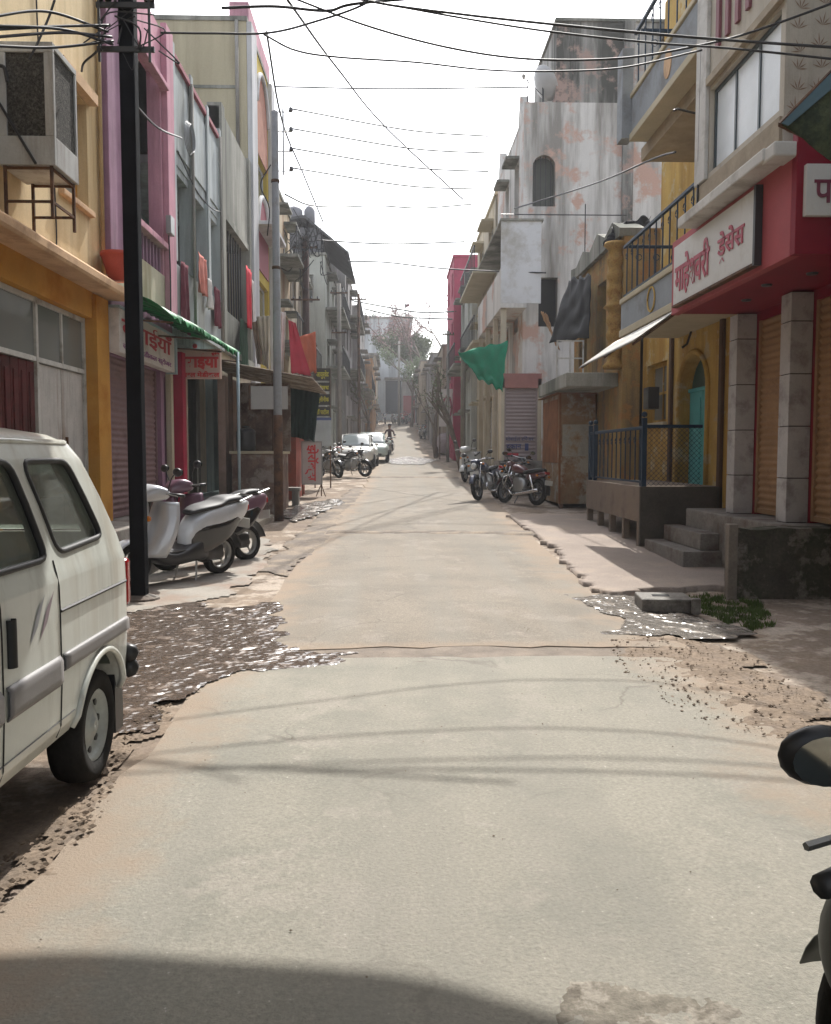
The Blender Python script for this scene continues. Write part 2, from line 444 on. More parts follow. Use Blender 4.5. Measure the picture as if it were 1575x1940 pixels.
# the drain channel that crosses the road between the two slabs
d = MB().grid(lambda u, v: (-1.4 + 4.0*u, 6.15 + .62*v, .018*(1-((4.0*u-1.9)/1.8)**2 if abs(4.0*u-1.9) < 1.8 else 0) - .006 - .004*math.sin(math.pi*v) + .003*fr(-1.4+4*u, v, 3)), 60, 6)
tag(d.build('drain_bed', m_wetmud, smooth=True), kind='structure')

def patch(poly, m, name, lift, step=.05, wob=.04, amp=0.0, fq=8.0, smooth=True, kind='structure', ph=0.0):
    """a thin uneven sheet on the ground inside a world polygon"""
    xs_ = [p[0] for p in poly]; ys_ = [p[1] for p in poly]; mb = MB(); idx = {}
    nx = int((max(xs_)-min(xs_))/step)+1; ny = int((max(ys_)-min(ys_))/step)+1
    def vert(i, j):
        if (i, j) not in idx:
            x, y = min(xs_)+i*step, min(ys_)+j*step
            x += step*.35*nz(x, y, 9, 1+ph); y += step*.35*nz(x, y, 9, 5+ph)
            idx[i, j] = len(mb.v); mb.v.append((x, y, zg(y)+lift+amp*(fr(x, y, fq, ph)+.5*abs(nz(x, y, fq*2.7, 4)))))
        return idx[i, j]
    for i in range(nx):
        for j in range(ny):
            x, y = min(xs_)+(i+.5)*step, min(ys_)+(j+.5)*step
            if in_poly(x + wob*fr(x, y, 2.2, 3+ph)*2, y + wob*fr(x, y, 2.2, 8+ph)*3, poly):
                mb.f.append((vert(i, j), vert(i+1, j), vert(i+1, j+1), vert(i, j+1)))
    if not mb.f: return None
    use = {}
    for f in mb.f:
        for q in f: use[q] = use.get(q, 0)+1
    for q, c in use.items():
        if c < 4 and name != 'pavement': p = mb.v[q]; mb.v[q] = (p[0], p[1], zg(p[1]) + (lift-.004 if name.startswith('water') else min(lift*.25, .006) - .004))
    if name == 'pavement':          # a real broken edge down to the soil
        ed = {}
        for f in mb.f:
            for i in range(4):
                e = (f[i], f[(i+1) % 4]); ed[tuple(sorted(e))] = ed.get(tuple(sorted(e)), 0)+1
        low = {}
        for (a, b), c in ed.items():
            if c == 1:
                for q in (a, b):
                    if q not in low: p = mb.v[q]; low[q] = len(mb.v); mb.v.append((p[0]+.02*nz(p[0], p[1], 9), p[1]-.015, p[2]-.075))
                mb.f.append((a, b, low[b], low[a]))
    return tag(mb.build(name, m, smooth=smooth), kind=kind)

# pale concrete aprons, step of about 8 cm on the right
def slab(poly, m, name, z0, z1):
    mb = MB(); mb.prism([(p[0], p[1], zg(p[1])+z0) for p in poly], (0, 0, z1-z0))
    return tag(mb.build(name, m, bevel=.012), kind='structure')
rp = [atZ(a, b, .07) for a, b in ((962, 998), (1000, 1018), (1058, 1046), (1090, 1082), (1124, 1112), (1165, 1117), (1260, 1109), (1392, 1106))]
rp = [(p.x, p.y) for p in rp] + [(4.9, 9.3), (4.9, 17.2), (3.1, 17.4)]
patch(rp, m_pave, 'pavement', .045, .07, .05, .006, 2.5)
lp = [(-3.6, 8.2), (-2.15, 8.5), (-1.75, 9.4), (-1.7, 11), (-1.8, 12.8), (-2.3, 15), (-3.6, 15.2)]
lpave = mat('grey_apron', (.31, .285, .25), .9, .18, 1.0, .22, 45, stain=(.27, .21, .17), samt=.4, ssc=1.4, bump=.4)
patch(lp, lpave, 'apron', .012, .045, .08, .004, 3)
patch([(-1.75, 11.0), (-1.35, 10.6), (-1.1, 14), (-.95, 20), (-.8, 25), (-1.2, 25), (-1.45, 18)], m_tar, 'tar_strip', .012, .045, .07, .003, 4)
patch([(-1.15, 14.6), (2.6, 14.4), (2.6, 14.85), (-1.15, 15.0)], m_tar, 'tar_joint', .030, .06, .06, .002, 4)
patch([(-.9, 30), (2.4, 29.6), (2.4, 30.4), (-.9, 30.9)], m_tar, 'tar_joint_beyond', .034, .08, .08, .002, 4)
# worn patches and the broken corner in front
m_broken = mat('broken_concrete', (.26, .235, .195), .95, .3, 3, .35, 28, stain=(.20, .175, .145), samt=.45, ssc=5, stain2=(.29, .262, .222), samt2=.35, ssc2=7, bump=1.0, bsc=25)
br = [atZ(a, b, 0) for a, b in ((1060, 1870), (1150, 1845), (1230, 1870), (1330, 1880), (1420, 1915), (1400, 2000), (1050, 2000))]
patch([(p.x, p.y) for p in br], m_broken, 'broken_concrete', .020, .016, .03, .006, 14)
dirt = [atZ(a, b, 0) for a, b in ((1150, 1215), (1240, 1205), (1400, 1225), (1560, 1330), (1575, 1400), (1430, 1400), (1330, 1375), (1240, 1320), (1170, 1265))]
m_silt = mat('dry_silt', (.265, .205, .155), .97, .25, 2.2, .35, 35, stain=(.22, .175, .14), samt=.35, ssc=6, bump=.9, bsc=30)
patch([(p.x, p.y) for p in dirt], m_silt, 'dirt', .003, .03, .16, .010, 6)
lw = [atZ(a, b, 0) for a, b in ((0, 1640), (120, 1530), (205, 1480), (235, 1380), (300, 1330), (330, 1340), (250, 1420), (190, 1560), (90, 1650), (0, 1740))]
patch([(p.x, p.y) for p in lw], m_silt, 'dirt_beside_van', .002, .03, .10, .010, 7)

# ---------------------------------------------------------------- water
def water_mat(name, mud, wet, amt, rough=.1):
    m = bpy.data.materials.new(name); m.use_nodes = True
    N, L = m.node_tree.nodes, m.node_tree.links; b = N['Principled BSDF']
    tc = N.new('ShaderNodeTexCoord')
    def noi(sc, det=6):
        n = N.new('ShaderNodeTexNoise'); n.inputs['Scale'].default_value = sc; n.inputs['Detail'].default_value = det; n.inputs['Roughness'].default_value = .65
        L.new(tc.outputs['Object'], n.inputs['Vector']); return n
    r = N.new('ShaderNodeMapRange'); r.inputs['From Min'].default_value = amt-.06; r.inputs['From Max'].default_value = amt+.06
    L.new(noi(5).outputs['Fac'], r.inputs['Value'])
    x = N.new('ShaderNodeMix'); x.data_type = 'RGBA'; x.inputs[6].default_value = (*wet, 1); x.inputs[7].default_value = (*mud, 1)
    L.new(r.outputs[0], x.inputs['Factor']); L.new(x.outputs[2], b.inputs['Base Color'])
    q = N.new('ShaderNodeMapRange'); q.inputs['To Min'].default_value = rough; q.inputs['To Max'].default_value = .42
    L.new(r.outputs[0], q.inputs['Value']); L.new(q.outputs[0], b.inputs['Roughness'])
    b.inputs['IOR'].default_value = 1.33; b.inputs['Specular IOR Level'].default_value = .7
    bp = N.new('ShaderNodeBump'); bp.inputs['Strength'].default_value = 1.0; bp.inputs['Distance'].default_value = .066
    L.new(noi(5.5, 2).outputs['Fac'], bp.inputs['Height']); L.new(bp.outputs[0], b.inputs['Normal'])
    return m
m_wred = water_mat('muddy_water', (.150, .112, .088), (.085, .066, .054), .58, .12)
m_wgrey = water_mat('shallow_water', (.27, .23, .19), (.17, .155, .14), .58, .12)
wp = [atZ(a, b, 0) for a, b in ((215, 1175), (300, 1150), (420, 1148), (528, 1143), (548, 1180), (520, 1213), (560, 1236), (690, 1238), (700, 1250), (600, 1256), (480, 1266), (400, 1280), (335, 1330), (290, 1352), (225, 1400), (200, 1380), (150, 1300))]
patch([(p.x, p.y) for p in wp], m_wred, 'water', .016, .02, .12, .002, 5)
wp = [atZ(a, b, 0) for a, b in ((1075, 1131), (1150, 1128), (1205, 1132), (1215, 1160), (1300, 1166), (1410, 1192), (1385, 1212), (1250, 1208), (1145, 1206), (1190, 1190), (1170, 1165), (1110, 1145))]
patch([(p.x, p.y) for p in wp], m_wgrey, 'water_by_drain_cover', .016, .02, .08, .003, 7, ph=4)
wp = [onG(a, b) for a, b in ((730, 872), (770, 866), (832, 872), (800, 882), (740, 880))]
patch([(p.x, p.y) for p in wp], m_wgrey, 'water_up_the_street', .045, .06, .08, .004, 3, ph=9)
wp = [onG(a, b) for a, b in ((525, 975), (575, 955), (640, 945), (650, 955), (600, 975), (560, 990))]
patch([(p.x, p.y) for p in wp], m_wgrey, 'water_by_grey_pole', .02, .05, .08, .004, 3, ph=13)

# ---------------------------------------------------------------- loose stuff on the ground
def pebbles(pts, m, name, label):
    mb = MB()
    for (x, y, r, lift) in pts:
        k = [random.uniform(.6, 1.2) for _ in range(6)]; z = zg(y)+lift
        vs = [(x+r*k[0], y, z+r*.2), (x, y+r*k[1], z+r*.1), (x-r*k[2], y, z+r*.2), (x, y-r*k[3], z+r*.15), (x+r*.1, y, z+r*.7*k[4]), (x, y, z-r*.4)]
        mb.add(vs, [(0,1,4),(1,2,4),(2,3,4),(3,0,4),(1,0,5),(2,1,5),(3,2,5),(0,3,5)])
    return tag(mb.build(name, m), label, None, kind='stuff')
m_peb = mat('pebble', (.24, .185, .14), .95, .4, 9, .3, 40)
pts = []
dp = [(p.x, p.y) for p in dirt]
while len(pts) < 700:
    x, y = random.uniform(1.2, 3.0), random.uniform(4.3, 7.6)
    if in_poly(x, y, dp): pts.append((x, y, random.choice((.003, .004, .005, .006, .008, .011, .016)), .014))
pebbles(pts, m_peb, 'pebbles', 'brown pebbles and crumbs on the dry dirt beside the road')
pts = []
lp2 = [(p.x, p.y) for p in lw]
while len(pts) < 170:
    x, y = random.uniform(-2.2, -.9), random.uniform(2.5, 5.2)
    if in_poly(x, y, lp2): pts.append((x, y, random.choice((.005, .008, .012, .018)), .018))
pebbles(pts, m_peb, 'pebbles', 'crumbs of soil along the road edge beside the van')
pts = [(random.uniform(-1.1, 2.1), random.uniform(2.2, 14), random.choice((.004, .005, .006)), .02) for _ in range(120)]
pebbles(pts, m_peb, 'pebbles', 'sparse grit lying over the concrete road')
# moss and grass at the foot of the dark wall
mb = MB()
gp = [atZ(a, b, 0) for a, b in ((1300, 1128), (1340, 1122), (1440, 1140), (1480, 1190), (1420, 1192), (1340, 1165))]
gp = [(p.x, p.y) for p in gp]
n = 0
while n < 2600:
    x, y = random.uniform(2.6, 4.0), random.uniform(7.0, 9.2)
    if not in_poly(x+.08*fr(x, y, 4), y+.16*fr(x, y, 4, 3), gp) or nz(x, y, 5, 21) < -.08: continue
    h = random.uniform(.008, .045); a = random.uniform(0, 6.28); q = random.uniform(.004, .009); lx, ly = random.uniform(-.03, .03), random.uniform(-.03, .03)
    mb.add([(x-q*math.cos(a), y-q*math.sin(a), -.02), (x+q*math.cos(a), y+q*math.sin(a), -.02), (x+lx, y+ly, h)], [(0, 1, 2)]); n += 1
tag(mb.build('grass', mat('moss_green', (.085, .13, .032), .8, .4, 6, .2)), 'green moss and short grass at the foot of the dark plinth', kind='stuff')
# drain cover block in the puddle
t = thing('drain_cover', 'broken concrete drain cover block standing in the puddle beside green moss', 'drain cover', (2.62, 8.35, 0))
m_dconc = mat('dark_wet_concrete', (.21, .195, .175), .6, .3, 5, .25, 40, stain=(.09, .08, .07), samt=.4, ssc=4)
MB().prism([(2.37, 8.12, .0), (2.86, 8.06, .0), (2.90, 8.5, .0), (2.42, 8.56, .0)], (0, 0, .13)).build('block', m_dconc, t, bevel=.015)
MB().prism([(2.52, 8.28, .1305), (2.68, 8.26, .1305), (2.70, 8.36, .1305), (2.54, 8.38, .1305)], (0, 0, .006)).build('lifting_slot', plain('slot_black', (.02, .02, .02), .9), t)
MB().prism([(2.80, 7.99, .0), (2.89, 7.98, .0), (2.90, 8.05, .0), (2.82, 8.06, .0)], (.005, .01, .15)).build('corner_piece', m_dconc, t, bevel=.012)

# ================================================================ left side of the street
XL = -3.9
m_frame_w = mat('white_frame_paint', (.55, .54, .50), .6, .15, 5, .1, stain=(.3, .27, .23), samt=.3, ssc=4)
m_dark_glass = glass('dusty_glass', (.25, .27, .25), .35)
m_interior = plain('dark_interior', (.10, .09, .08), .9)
m_black = plain('black_paint', (.018, .018, .020), .45)
m_rust = mat('rusty_iron', (.16, .085, .05), .85, .35, 6, .25, stain=(.07, .045, .035), samt=.4, ssc=5)
m_conc = mat('old_concrete', (.33, .31, .28), .92, .22, 1.2, .2, stain=(.15, .14, .125), samt=.4, ssc=1.6, streak=True, bump=.4)
m_plinth = mat('grey_plinth', (.27, .25, .225), .92, .25, 1.5, .25, stain=(.15, .12, .10), samt=.45, ssc=1.8, bump=.5)
PL = planeX(XL, -1)

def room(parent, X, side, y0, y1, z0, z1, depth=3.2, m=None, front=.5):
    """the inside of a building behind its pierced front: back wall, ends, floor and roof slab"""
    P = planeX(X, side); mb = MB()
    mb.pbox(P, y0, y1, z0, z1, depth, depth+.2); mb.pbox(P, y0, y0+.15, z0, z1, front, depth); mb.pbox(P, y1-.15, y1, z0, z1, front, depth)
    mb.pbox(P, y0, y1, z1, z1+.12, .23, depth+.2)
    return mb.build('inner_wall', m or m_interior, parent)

# ---- orange and yellow house with the evaporative cooler
t = thing('yellow_house', 'yellow house with orange ground floor, maroon and white folding doors', 'house', (XL-1.5, 8.5, 0))
m_yel = mat('yellow_distemper', (.67, .53, .32), .9, .12, 1.0, .1, stain=(.48, .34, .17), samt=.4, ssc=.9, streak=True, bump=.3)
m_ora = mat('orange_distemper', (.53, .265, .05), .88, .15, 1.3, .1, stain=(.42, .17, .02), samt=.35, ssc=1.4, bump=.3)
m_peach = mat('peach_plaster', (.60, .40, .24), .9, .18, 1.5, .12, stain=(.42, .27, .16), samt=.35, ssc=2, bump=.3)
door_h = (8.62, 11.5, .6, 3.27); win_h = (10.5, 11.45, 4.62, 5.95)
wall(PL, 4.5, 11.98, 3.75, 8.9, [win_h], .25).build('upper_wall', m_yel, t)
wall(PL, 4.5, 11.98, .6, 3.6, [door_h], .3).build('ground_floor_wall', m_ora, t)
MB().pbox(PL, 4.5, 11.98, 3.6, 3.75, .0, .3).build('floor_band', m_ora, t)
# the curved sunshade ledge
led = [(XL+.001, 3.60), (XL+.34, 3.585), (XL+.36, 3.62), (XL+.36, 3.70), (XL+.30, 3.745), (XL+.12, 3.80), (XL+.001, 3.84)]
MB().prism([(x, 4.5, z) for x, z in led], (0, 7.6, 0)).build('sunshade_ledge', m_peach, t, bevel=.01)
MB().pbox(PL, 11.5, 11.98, .6, 3.58, -.05, -.001).build('pilaster', m_ora, t)
MB().pbox(PL, 8.3, 8.62, .6, 3.58, -.05, -.001).build('pilaster', m_ora, t)
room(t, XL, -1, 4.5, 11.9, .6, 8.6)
window(PL, win_h, t, m_ora, m_dark_glass, .14, .06, 1, 0, m_peach)
MB().pbox(PL, 10.4, 11.55, 5.97, 6.10, -.12, -.001).build('window_hood', m_peach, t)
dm = mat('maroon_door_paint', (.105, .022, .022), .55, .3, 5, .15, stain=(.05, .015, .012), samt=.4, ssc=3)
wm = mat('flaking_white_door', (.50, .475, .44), .75, .12, 3, .12, stain=(.27, .2, .15), samt=.25, ssc=3.5, streak=True)
tf = MB()
for a in (8.62, 9.93, 11.44): tf.pbox(PL, a+.002, a+.058, .6, 3.27, .10, .17)
for b in (2.55, 3.21): tf.pbox(PL, 8.68, 9.93, b, b+.055, .104, .166); tf.pbox(PL, 9.99, 11.44, b, b+.055, .104, .166)
tf.pbox(PL, 10.70, 10.74, 2.606, 3.21, .106, .164)
df = tf.build('door_frame', m_frame_w, t)
for a, b in ((8.68, 9.93), (9.99, 10.70), (10.74, 11.44)): MB().pbox(PL, a, b, 2.606, 3.208, .13, .14).build('pane', m_dark_glass, df)
for k in range(6):     # maroon boards, each a moulded leaf
    a = 8.69 + k*.206
    o = MB().pbox(PL, a, a+.198, .62, 2.54, .13, .165).build('door_board', dm, t, bevel=.006)
    MB().pbox(PL, a+.05, a+.148, .75, 2.42, .118, .129).build('raised_panel', dm, o, bevel=.006)
for a, b in ((9.995, 10.70), (10.715, 11.435)):
    o = MB().pbox(PL, a, b, .62, 2.54, .13, .165).build('door_leaf', wm, t, bevel=.005)
    MB().pbox(PL, a+.08, a+.11, 1.5, 1.72, .10, .129).build('handle', m_rust, o)
MB().box(-3.95, -3.28, 4.5, 12.0, -.1, .6).build('plinth', m_plinth, t, bevel=.015)
MB().box(-3.28, -2.98, 8.6, 11.6, -.1, .3).build('step', m_plinth, t, bevel=.015)
# ---- evaporative cooler on an iron stand
t = thing('window_cooler', 'grey metal evaporative cooler on an iron bracket against the yellow wall', 'cooler', (-3.65, 9.2, 3.86))
m_cool = mat('cooler_sheet', (.44, .44, .42), .6, .14, 2.5, .1, stain=(.28, .26, .23), samt=.3, ssc=3, streak=True)
m_pad = mat('cooler_pad', (.085, .08, .07), .95, .5, 30, .5, 60, stain=(.16, .15, .13), samt=.35, ssc=25, bump=1.0, bsc=80)
x0, x1, y0, y1, z0, z1 = -3.885, -3.33, 8.85, 9.5, 4.36, 5.54
b = MB()
for (a, c) in ((x0, x0+.09), (x1-.09, x1)): b.box(a, c, y0, y0+.05, z0+.28, z1-.1)
b.box(x0, x1, y0, y0+.05, z1-.1, z1); b.box(x0, x1, y0, y0+.05, z0, z0+.28)
b.box(x1-.05, x1, y1-.05, y1, z0+.28, z1-.06); b.box(x1-.05, x1, y0+.051, y1, z1-.06, z1); b.box(x1-.05, x1, y0+.051, y1, z0, z0+.28)
b.box(x0, x1-.051, y0+.051, y1, z1-.02, z1-.002); b.box(x0, x1-.051, y0+.051, y1, z0, z0+.02); b.box(x0, x1, y1-.02, y1-.001, z0+.02, z1-.07); b.box(x0, x0+.02, y0+.051, y1-.02, z0+.02, z1-.03)
b.build('cabinet', m_cool, t, bevel=.006)
MB().box(x0+.09, x1-.09, y0+.022, y0+.04, z0+.28, z1-.1).build('wet_pad', m_pad, t)
MB().box(x1-.035, x1-.018, y0+.06, y1-.05, z0+.28, z1-.06).build('wet_pad', m_pad, t)
MB().tube(spline([(x0-.0, y0-.03, 5.05), (x0+.03, y0-.05, 5.25), (x0+.1, y0-.05, 5.27), (x0+.13, y0-.05, 5.13)], 5), .018).build('water_hose', m_black, t)
MB().tube([(x0+.0, y0-.03, 5.0), (x1-.18, y0-.03, 4.36)], .014).build('brace', m_black, t)
for (a, c) in ((x0+.05, y0+.03), (x1-.05, y0+.03), (x0+.08, y1-.03), (x1-.05, y1-.03)):
    MB().box(a-.014, a+.014, c-.014, c+.014, 3.86, z0-.001).build('stand_leg', m_rust, t)
for z in (4.0, 4.325):
    MB().box(x0+.064, x1-.064, y0+.02, y0+.04, z, z+.025).build('stand_rail', m_rust, t); MB().box(x0+.094, x1-.064, y1-.04, y1-.02, z, z+.025).build('stand_rail', m_rust, t); MB().box(x1-.06, x1-.04, y0+.044, y1-.044, z, z+.025).build('stand_rail', m_rust, t)

# ---- pink house with a chemist's shutter below
t = thing('pink_house', 'narrow pink and cream house with mauve pilasters above the shuttered chemist', 'house', (XL-1.5, 13.8, 0))
m_pink = mat('pink_paint', (.55, .28, .34), .85, .18, 1.6, .1, stain=(.36, .18, .23), samt=.45, ssc=1.8, streak=True)
m_mauve = mat('mauve_paint', (.30, .17, .24), .85, .2, 1.6, .1, stain=(.2, .12, .16), samt=.35, ssc=2, streak=True)
m_crm = mat('cream_plaster', (.53, .47, .36), .9, .14, 1.2, .12, stain=(.36, .30, .2), samt=.35, ssc=1.3, streak=True)
m_shut_m = mat('mauve_shutter', (.24, .155, .155), .6, .2, 2, .1, stain=(.15, .09, .08), samt=.35, ssc=2, bump=.1)
m_white_wall = mat('greyed_whitewash', (.50, .49, .46), .9, .12, 1.2, .1, stain=(.34, .32, .28), samt=.35, ssc=1.4, streak=True)
y0, y1 = 12.0, 15.6
sh = (12.15, 14.75, .6, 2.9)
wall(PL, y0, y1, .6, 3.9, [sh, (14.95, 15.35, .6, 2.85)], .3).build('ground_floor_wall', m_mauve, t)
shutter(PL, sh, t, m_shut_m, .10, .09)
MB().pbox(PL, y0, y1, 3.9, 4.55, .0, .3).build('parapet', m_crm, t)
up = [(12.75, 14.95, 4.95, 7.3)]
wall(PL, y0, y1, 4.55, 8.65, [(12.6, 15.05, 4.55, 7.9)], .22).build('upper_wall', m_pink, t)
PB = planeX(XL-.9, -1)
wall(PB, y0, y1, 4.2, 8.65, [(13.0, 14.0, 4.95, 7.2)], .2).build('balcony_back_wall', m_white_wall, t)
window(PB, (13.0, 14.0, 4.95, 7.2), t, m_white_wall, m_dark_glass, .05, .06, 1)
MB().pbox(PB, 14.02, 14.5, 4.95, 7.2, -.05, -.01).build('open_shutter', m_frame_w, t)
MB().pbox(PL, y0, y0+.55, 3.95, 8.75, -.10, -.001).build('pilaster', m_mauve, t, bevel=.01)
MB().pbox(PL, y1-.45, y1, 3.95, 8.75, -.10, -.001).build('pilaster', m_pink, t, bevel=.01)
MB().pbox(PL, y0+.56, y1-.46, 4.99, 5.09, -.08, .12).build('balcony_rail', m_pink, t, bevel=.01)
MB().pbox(PL, y0+.56, y1-.46, 7.62, 7.70, -.14, -.001).build('sunshade', m_pink, t, bevel=.01)
for k in range(13):
    a = y0+.62+k*.195; MB().pbox(PL, a, a+.05, 4.552, 4.988, .03, .07).build('baluster', m_mauve, t)
MB().pbox(PL, y0+.56, y1-.46, 4.56, 4.94, .12, .14).build('balcony_board', m_mauve, t)
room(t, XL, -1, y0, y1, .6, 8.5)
m_red = mat('red_paint', (.36, .022, .055), .55, .15, 3, .08)
MB().pbox(PL, 15.36, 15.62, .6, 3.3, -.22, -.002).build('red_pillar', m_red, t, bevel=.01)
MB().pbox(PL, 15.05, 15.2, .6, 2.9, -.1, -.002).build('door_post', m_crm, t, bevel=.01)
MB().box(-3.95, -3.35, y0+.01, 15.55, -.1, .6).build('plinth', m_plinth, t, bevel=.015)

# flower pot on the ledge
t = thing('planter', 'red plastic planter bowl standing on the peach ledge beside the black pole', 'planter', (-3.62, 11.75, 3.8))
MB().lathe([(.02, 3.8), (.13, 3.8), (.2, 4.02), (.22, 4.1), (.24, 4.11), (.24, 4.16), (.20, 4.16), (.19, 4.1), (.02, 4.08)], (-3.62, 11.75, 0), 'z', 20).build('bowl', mat('red_plastic', (.42, .07, .045), .5, .15, 4), t, smooth=True)
MB().lathe([(.02, 4.085), (.185, 4.105), (.02, 4.13)], (-3.62, 11.75, 0), 'z', 16).build('soil', m_soil, t)

# shop signs
m_sign = mat('sign_white', (.66, .62, .58), .45, .08, 2, .05, stain=(.45, .42, .38), samt=.3, ssc=2.5)
m_sred = plain('sign_red', (.42, .015, .03), .5)
m_sredl = plain('sign_bright_red', (.60, .03, .03), .5)
m_blue_f = mat('pale_blue_frame', (.33, .42, .46), .6, .15, 3, .08)
t = thing('shop_sign', 'long white chemist sign with maroon lettering above the mauve shutter', 'sign', (-3.8, 13.5, 3.06))
PS = planeX(-3.72, -1)
MB().pbox(PS, 12.02, 15.0, 2.90, 3.50, 0, .15).build('board', m_sign, t, bevel=.008)
MB().pbox(PS, 15.002, 15.12, 2.88, 3.52, -.02, .15).build('end_frame', m_blue_f, t)
MB().pbox(PS, 12.0, 15.0, 3.503, 3.535, -.015, .15).build('top_frame', m_blue_f, t)
text(PS, 'दवाईयाँ', 12.12, 3.12, 2.7, .34, t, m_sred, bold=.015)
text(PS, 'जनरल मेडीकल स्टोअर', 12.15, 2.94, 2.6, .12, t, plain('sign_purple', (.24, .06, .22), .5), name='small_lettering')
t = thing('shop_sign', 'small white chemist sign with bright red lettering facing down the street', 'sign', (-3.5, 15.85, 2.86))
PY_ = planeY(15.80)
MB().pbox(PY_, -3.90, -3.10, 2.87, 3.40, 0, .12).build('board', mat('sign_pinkish', (.60, .44, .37), .5, .1, 2, .05), t, bevel=.008)
text(PY_, 'दवाईयाँ', -3.885, 3.03, .77, .31, t, m_sredl, bold=.045)
text(PY_, 'जनरल मेडीकल', -3.88, 2.895, .76, .11, t, m_sredl, name='small_lettering', bold=.035)
MB().ball((-3.55, 15.79, 3.45), (.045, .03, .045)).build('red_lamp', m_sredl, t, smooth=True)

# green corrugated awning over both chemists
t = thing('awning', 'green ridged sheet awning sloping over the two chemist shops', 'awning', (-3.5, 14.6, 3.3))
m_green = mat('green_sheet', (.018, .23, .065), .5, .35, 4, .15, stain=(.012, .07, .03), samt=.45, ssc=5, bump=.4)
def awn(u, v):
    y = 12.15 + 5.3*v; x = -3.88 + .86*u + .02*nz(y, u, 3)
    return (x, y, 3.72 - .30*u*u + .08*v + .028*math.sin(y*26) + .03*nz(y, u*2, 2.1, 3) - .16*u**3*abs(nz(y, 0, 2.2, 9)) + .03*u*nz(y, 3, 5, 2))
MB().grid(awn, 8, 240).build('sheet', m_green, t, smooth=True, solid=.006)
for y in (12.3, 14.0, 15.7, 17.3): MB().tube([(-3.88, y, 3.40), (-3.06, y, 3.34)], .015).build('support_rod', m_rust, t)

# ---- pale grey house with three open bays
t = thing('grey_house', 'pale blue-grey house with open pillared balcony and maroon coping', 'house', (XL-1.5, 17.8, 0))
m_pale = mat('pale_blue_grey', (.43, .47, .475), .88, .12, 1.0, .1, stain=(.24, .25, .235), samt=.42, ssc=1.2, streak=True)
m_pale_d = mat('sea_green_wall', (.25, .33, .32), .9, .16, 1.3, .1, stain=(.17, .22, .21), samt=.3, ssc=1.6, streak=True)
m_cope = plain('maroon_coping', (.26, .06, .08), .8)
y0, y1 = 15.62, 20.0
MB().pbox(PL, y0, y1, 6.74, 8.5, 0, .22).build('upper_parapet', m_pale, t)
for k in range(3):
    a = y0+.12+k*1.46; MB().pbox(PL, a, a+1.3, 6.95, 8.3, -.03, -.001).build('parapet_panel', m_pale, t, bevel=.01)
MB().pbox(PL, y0, y1, 8.5, 8.60, -.06, .26).build('coping', m_cope, t, bevel=.01)
for a in (y0+.02, 17.05, 18.5, 19.78): MB().pbox(PL, a, a+.2, 4.95, 8.72, -.07, .24 if a > 19 or a < 16 else -.031).build('pillar', m_pale, t, bevel=.01)
for a in (17.05, 18.5): MB().pbox(PL, a, a+.2, 4.95, 6.735, -.03, .2).build('pillar', m_pale, t, bevel=.01)
MB().pbox(PL, y0, y1, 4.0, 4.95, .0, .2).build('balcony_parapet', m_pale, t, bevel=.01)
MB().pbox(PL, y0, y1, 3.85, 4.0, -.08, 3).build('floor_slab', m_pale, t)
MB().pbox(PL, y0, y1, 6.6, 6.738, .02, 3).build('roof_slab', m_pale, t)
PB = planeX(XL-1.4, -1)
dh = [(16.3, 17.2, 4.0, 6.1), (18.0, 19.3, 4.9, 6.2)]
wall(PB, y0, y1, 4.0, 6.6, dh, .2).build('balcony_back_wall', m_pale_d, t)
window(PB, dh[1], t, m_frame_w, m_dark_glass, .06, .05, 1)
MB().pbox(PB, 16.3, 17.2, 4.0, 6.1, .08, .12).build('door', plain('bottle_green_door', (.05, .11, .09), .6), t)
shop = (15.95, 19.7, .7, 3.55)
wall(PL, y0, y1, .6, 3.85, [shop], .25).build('ground_floor_wall', m_pale_d, t)
for a, b in ((17.0, 17.1), (18.6, 18.7)): MB().pbox(PL, a, b, .7, 3.5, .1, .2).build('shop_post', m_crm, t)
PB2 = planeX(XL-.75, -1)
wall(PB2, 15.9, 19.8, .7, 3.6, (), .1).build('shop_back_wall', mat('olive_wall', (.17, .145, .06), .9, .3, 2, .15), t)
MB().pbox(PL, 18.72, 19.6, .7, 3.4, .12, .18).build('blue_panel', m_pale_d, t)
for z in (1.35, 1.9, 2.45): MB().pbox(PL, 16.0, 18.55, z, z+.03, .4, .72).build('shelf', m_rust, t)
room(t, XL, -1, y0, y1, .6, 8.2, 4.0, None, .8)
MB().box(-3.98, -3.3, y0, 20, -.1, .62).build('plinth', m_plinth, t, bevel=.015)
t2 = thing('stone_steps', 'three cream stone steps up to the chemist with the small red sign', 'steps', (-3.0, 16.2, .2))
for k in range(3): MB().box(-3.3+.0, -2.98+.3*(2-k)-.001*k, 15.3+.2*k, 17.2, .15, .32+.2*k).build('step', mat('cream_stone', (.46, .41, .33), .9, .15, 2, .2), t2, bevel=.015)
t2 = thing('awning_post', 'thin pale iron post holding the end of the green awning', 'post', (-3.02, 17.1, .28))
MB().tube([(-3.02, 17.1, .25), (-3.02, 17.1, 3.5)], .03, 8).build('pipe', m_blue_f, t2, smooth=True)
MB().box(-3.1, -2.94, 17.02, 17.18, .2, .30).build('foot', m_plinth, t2)

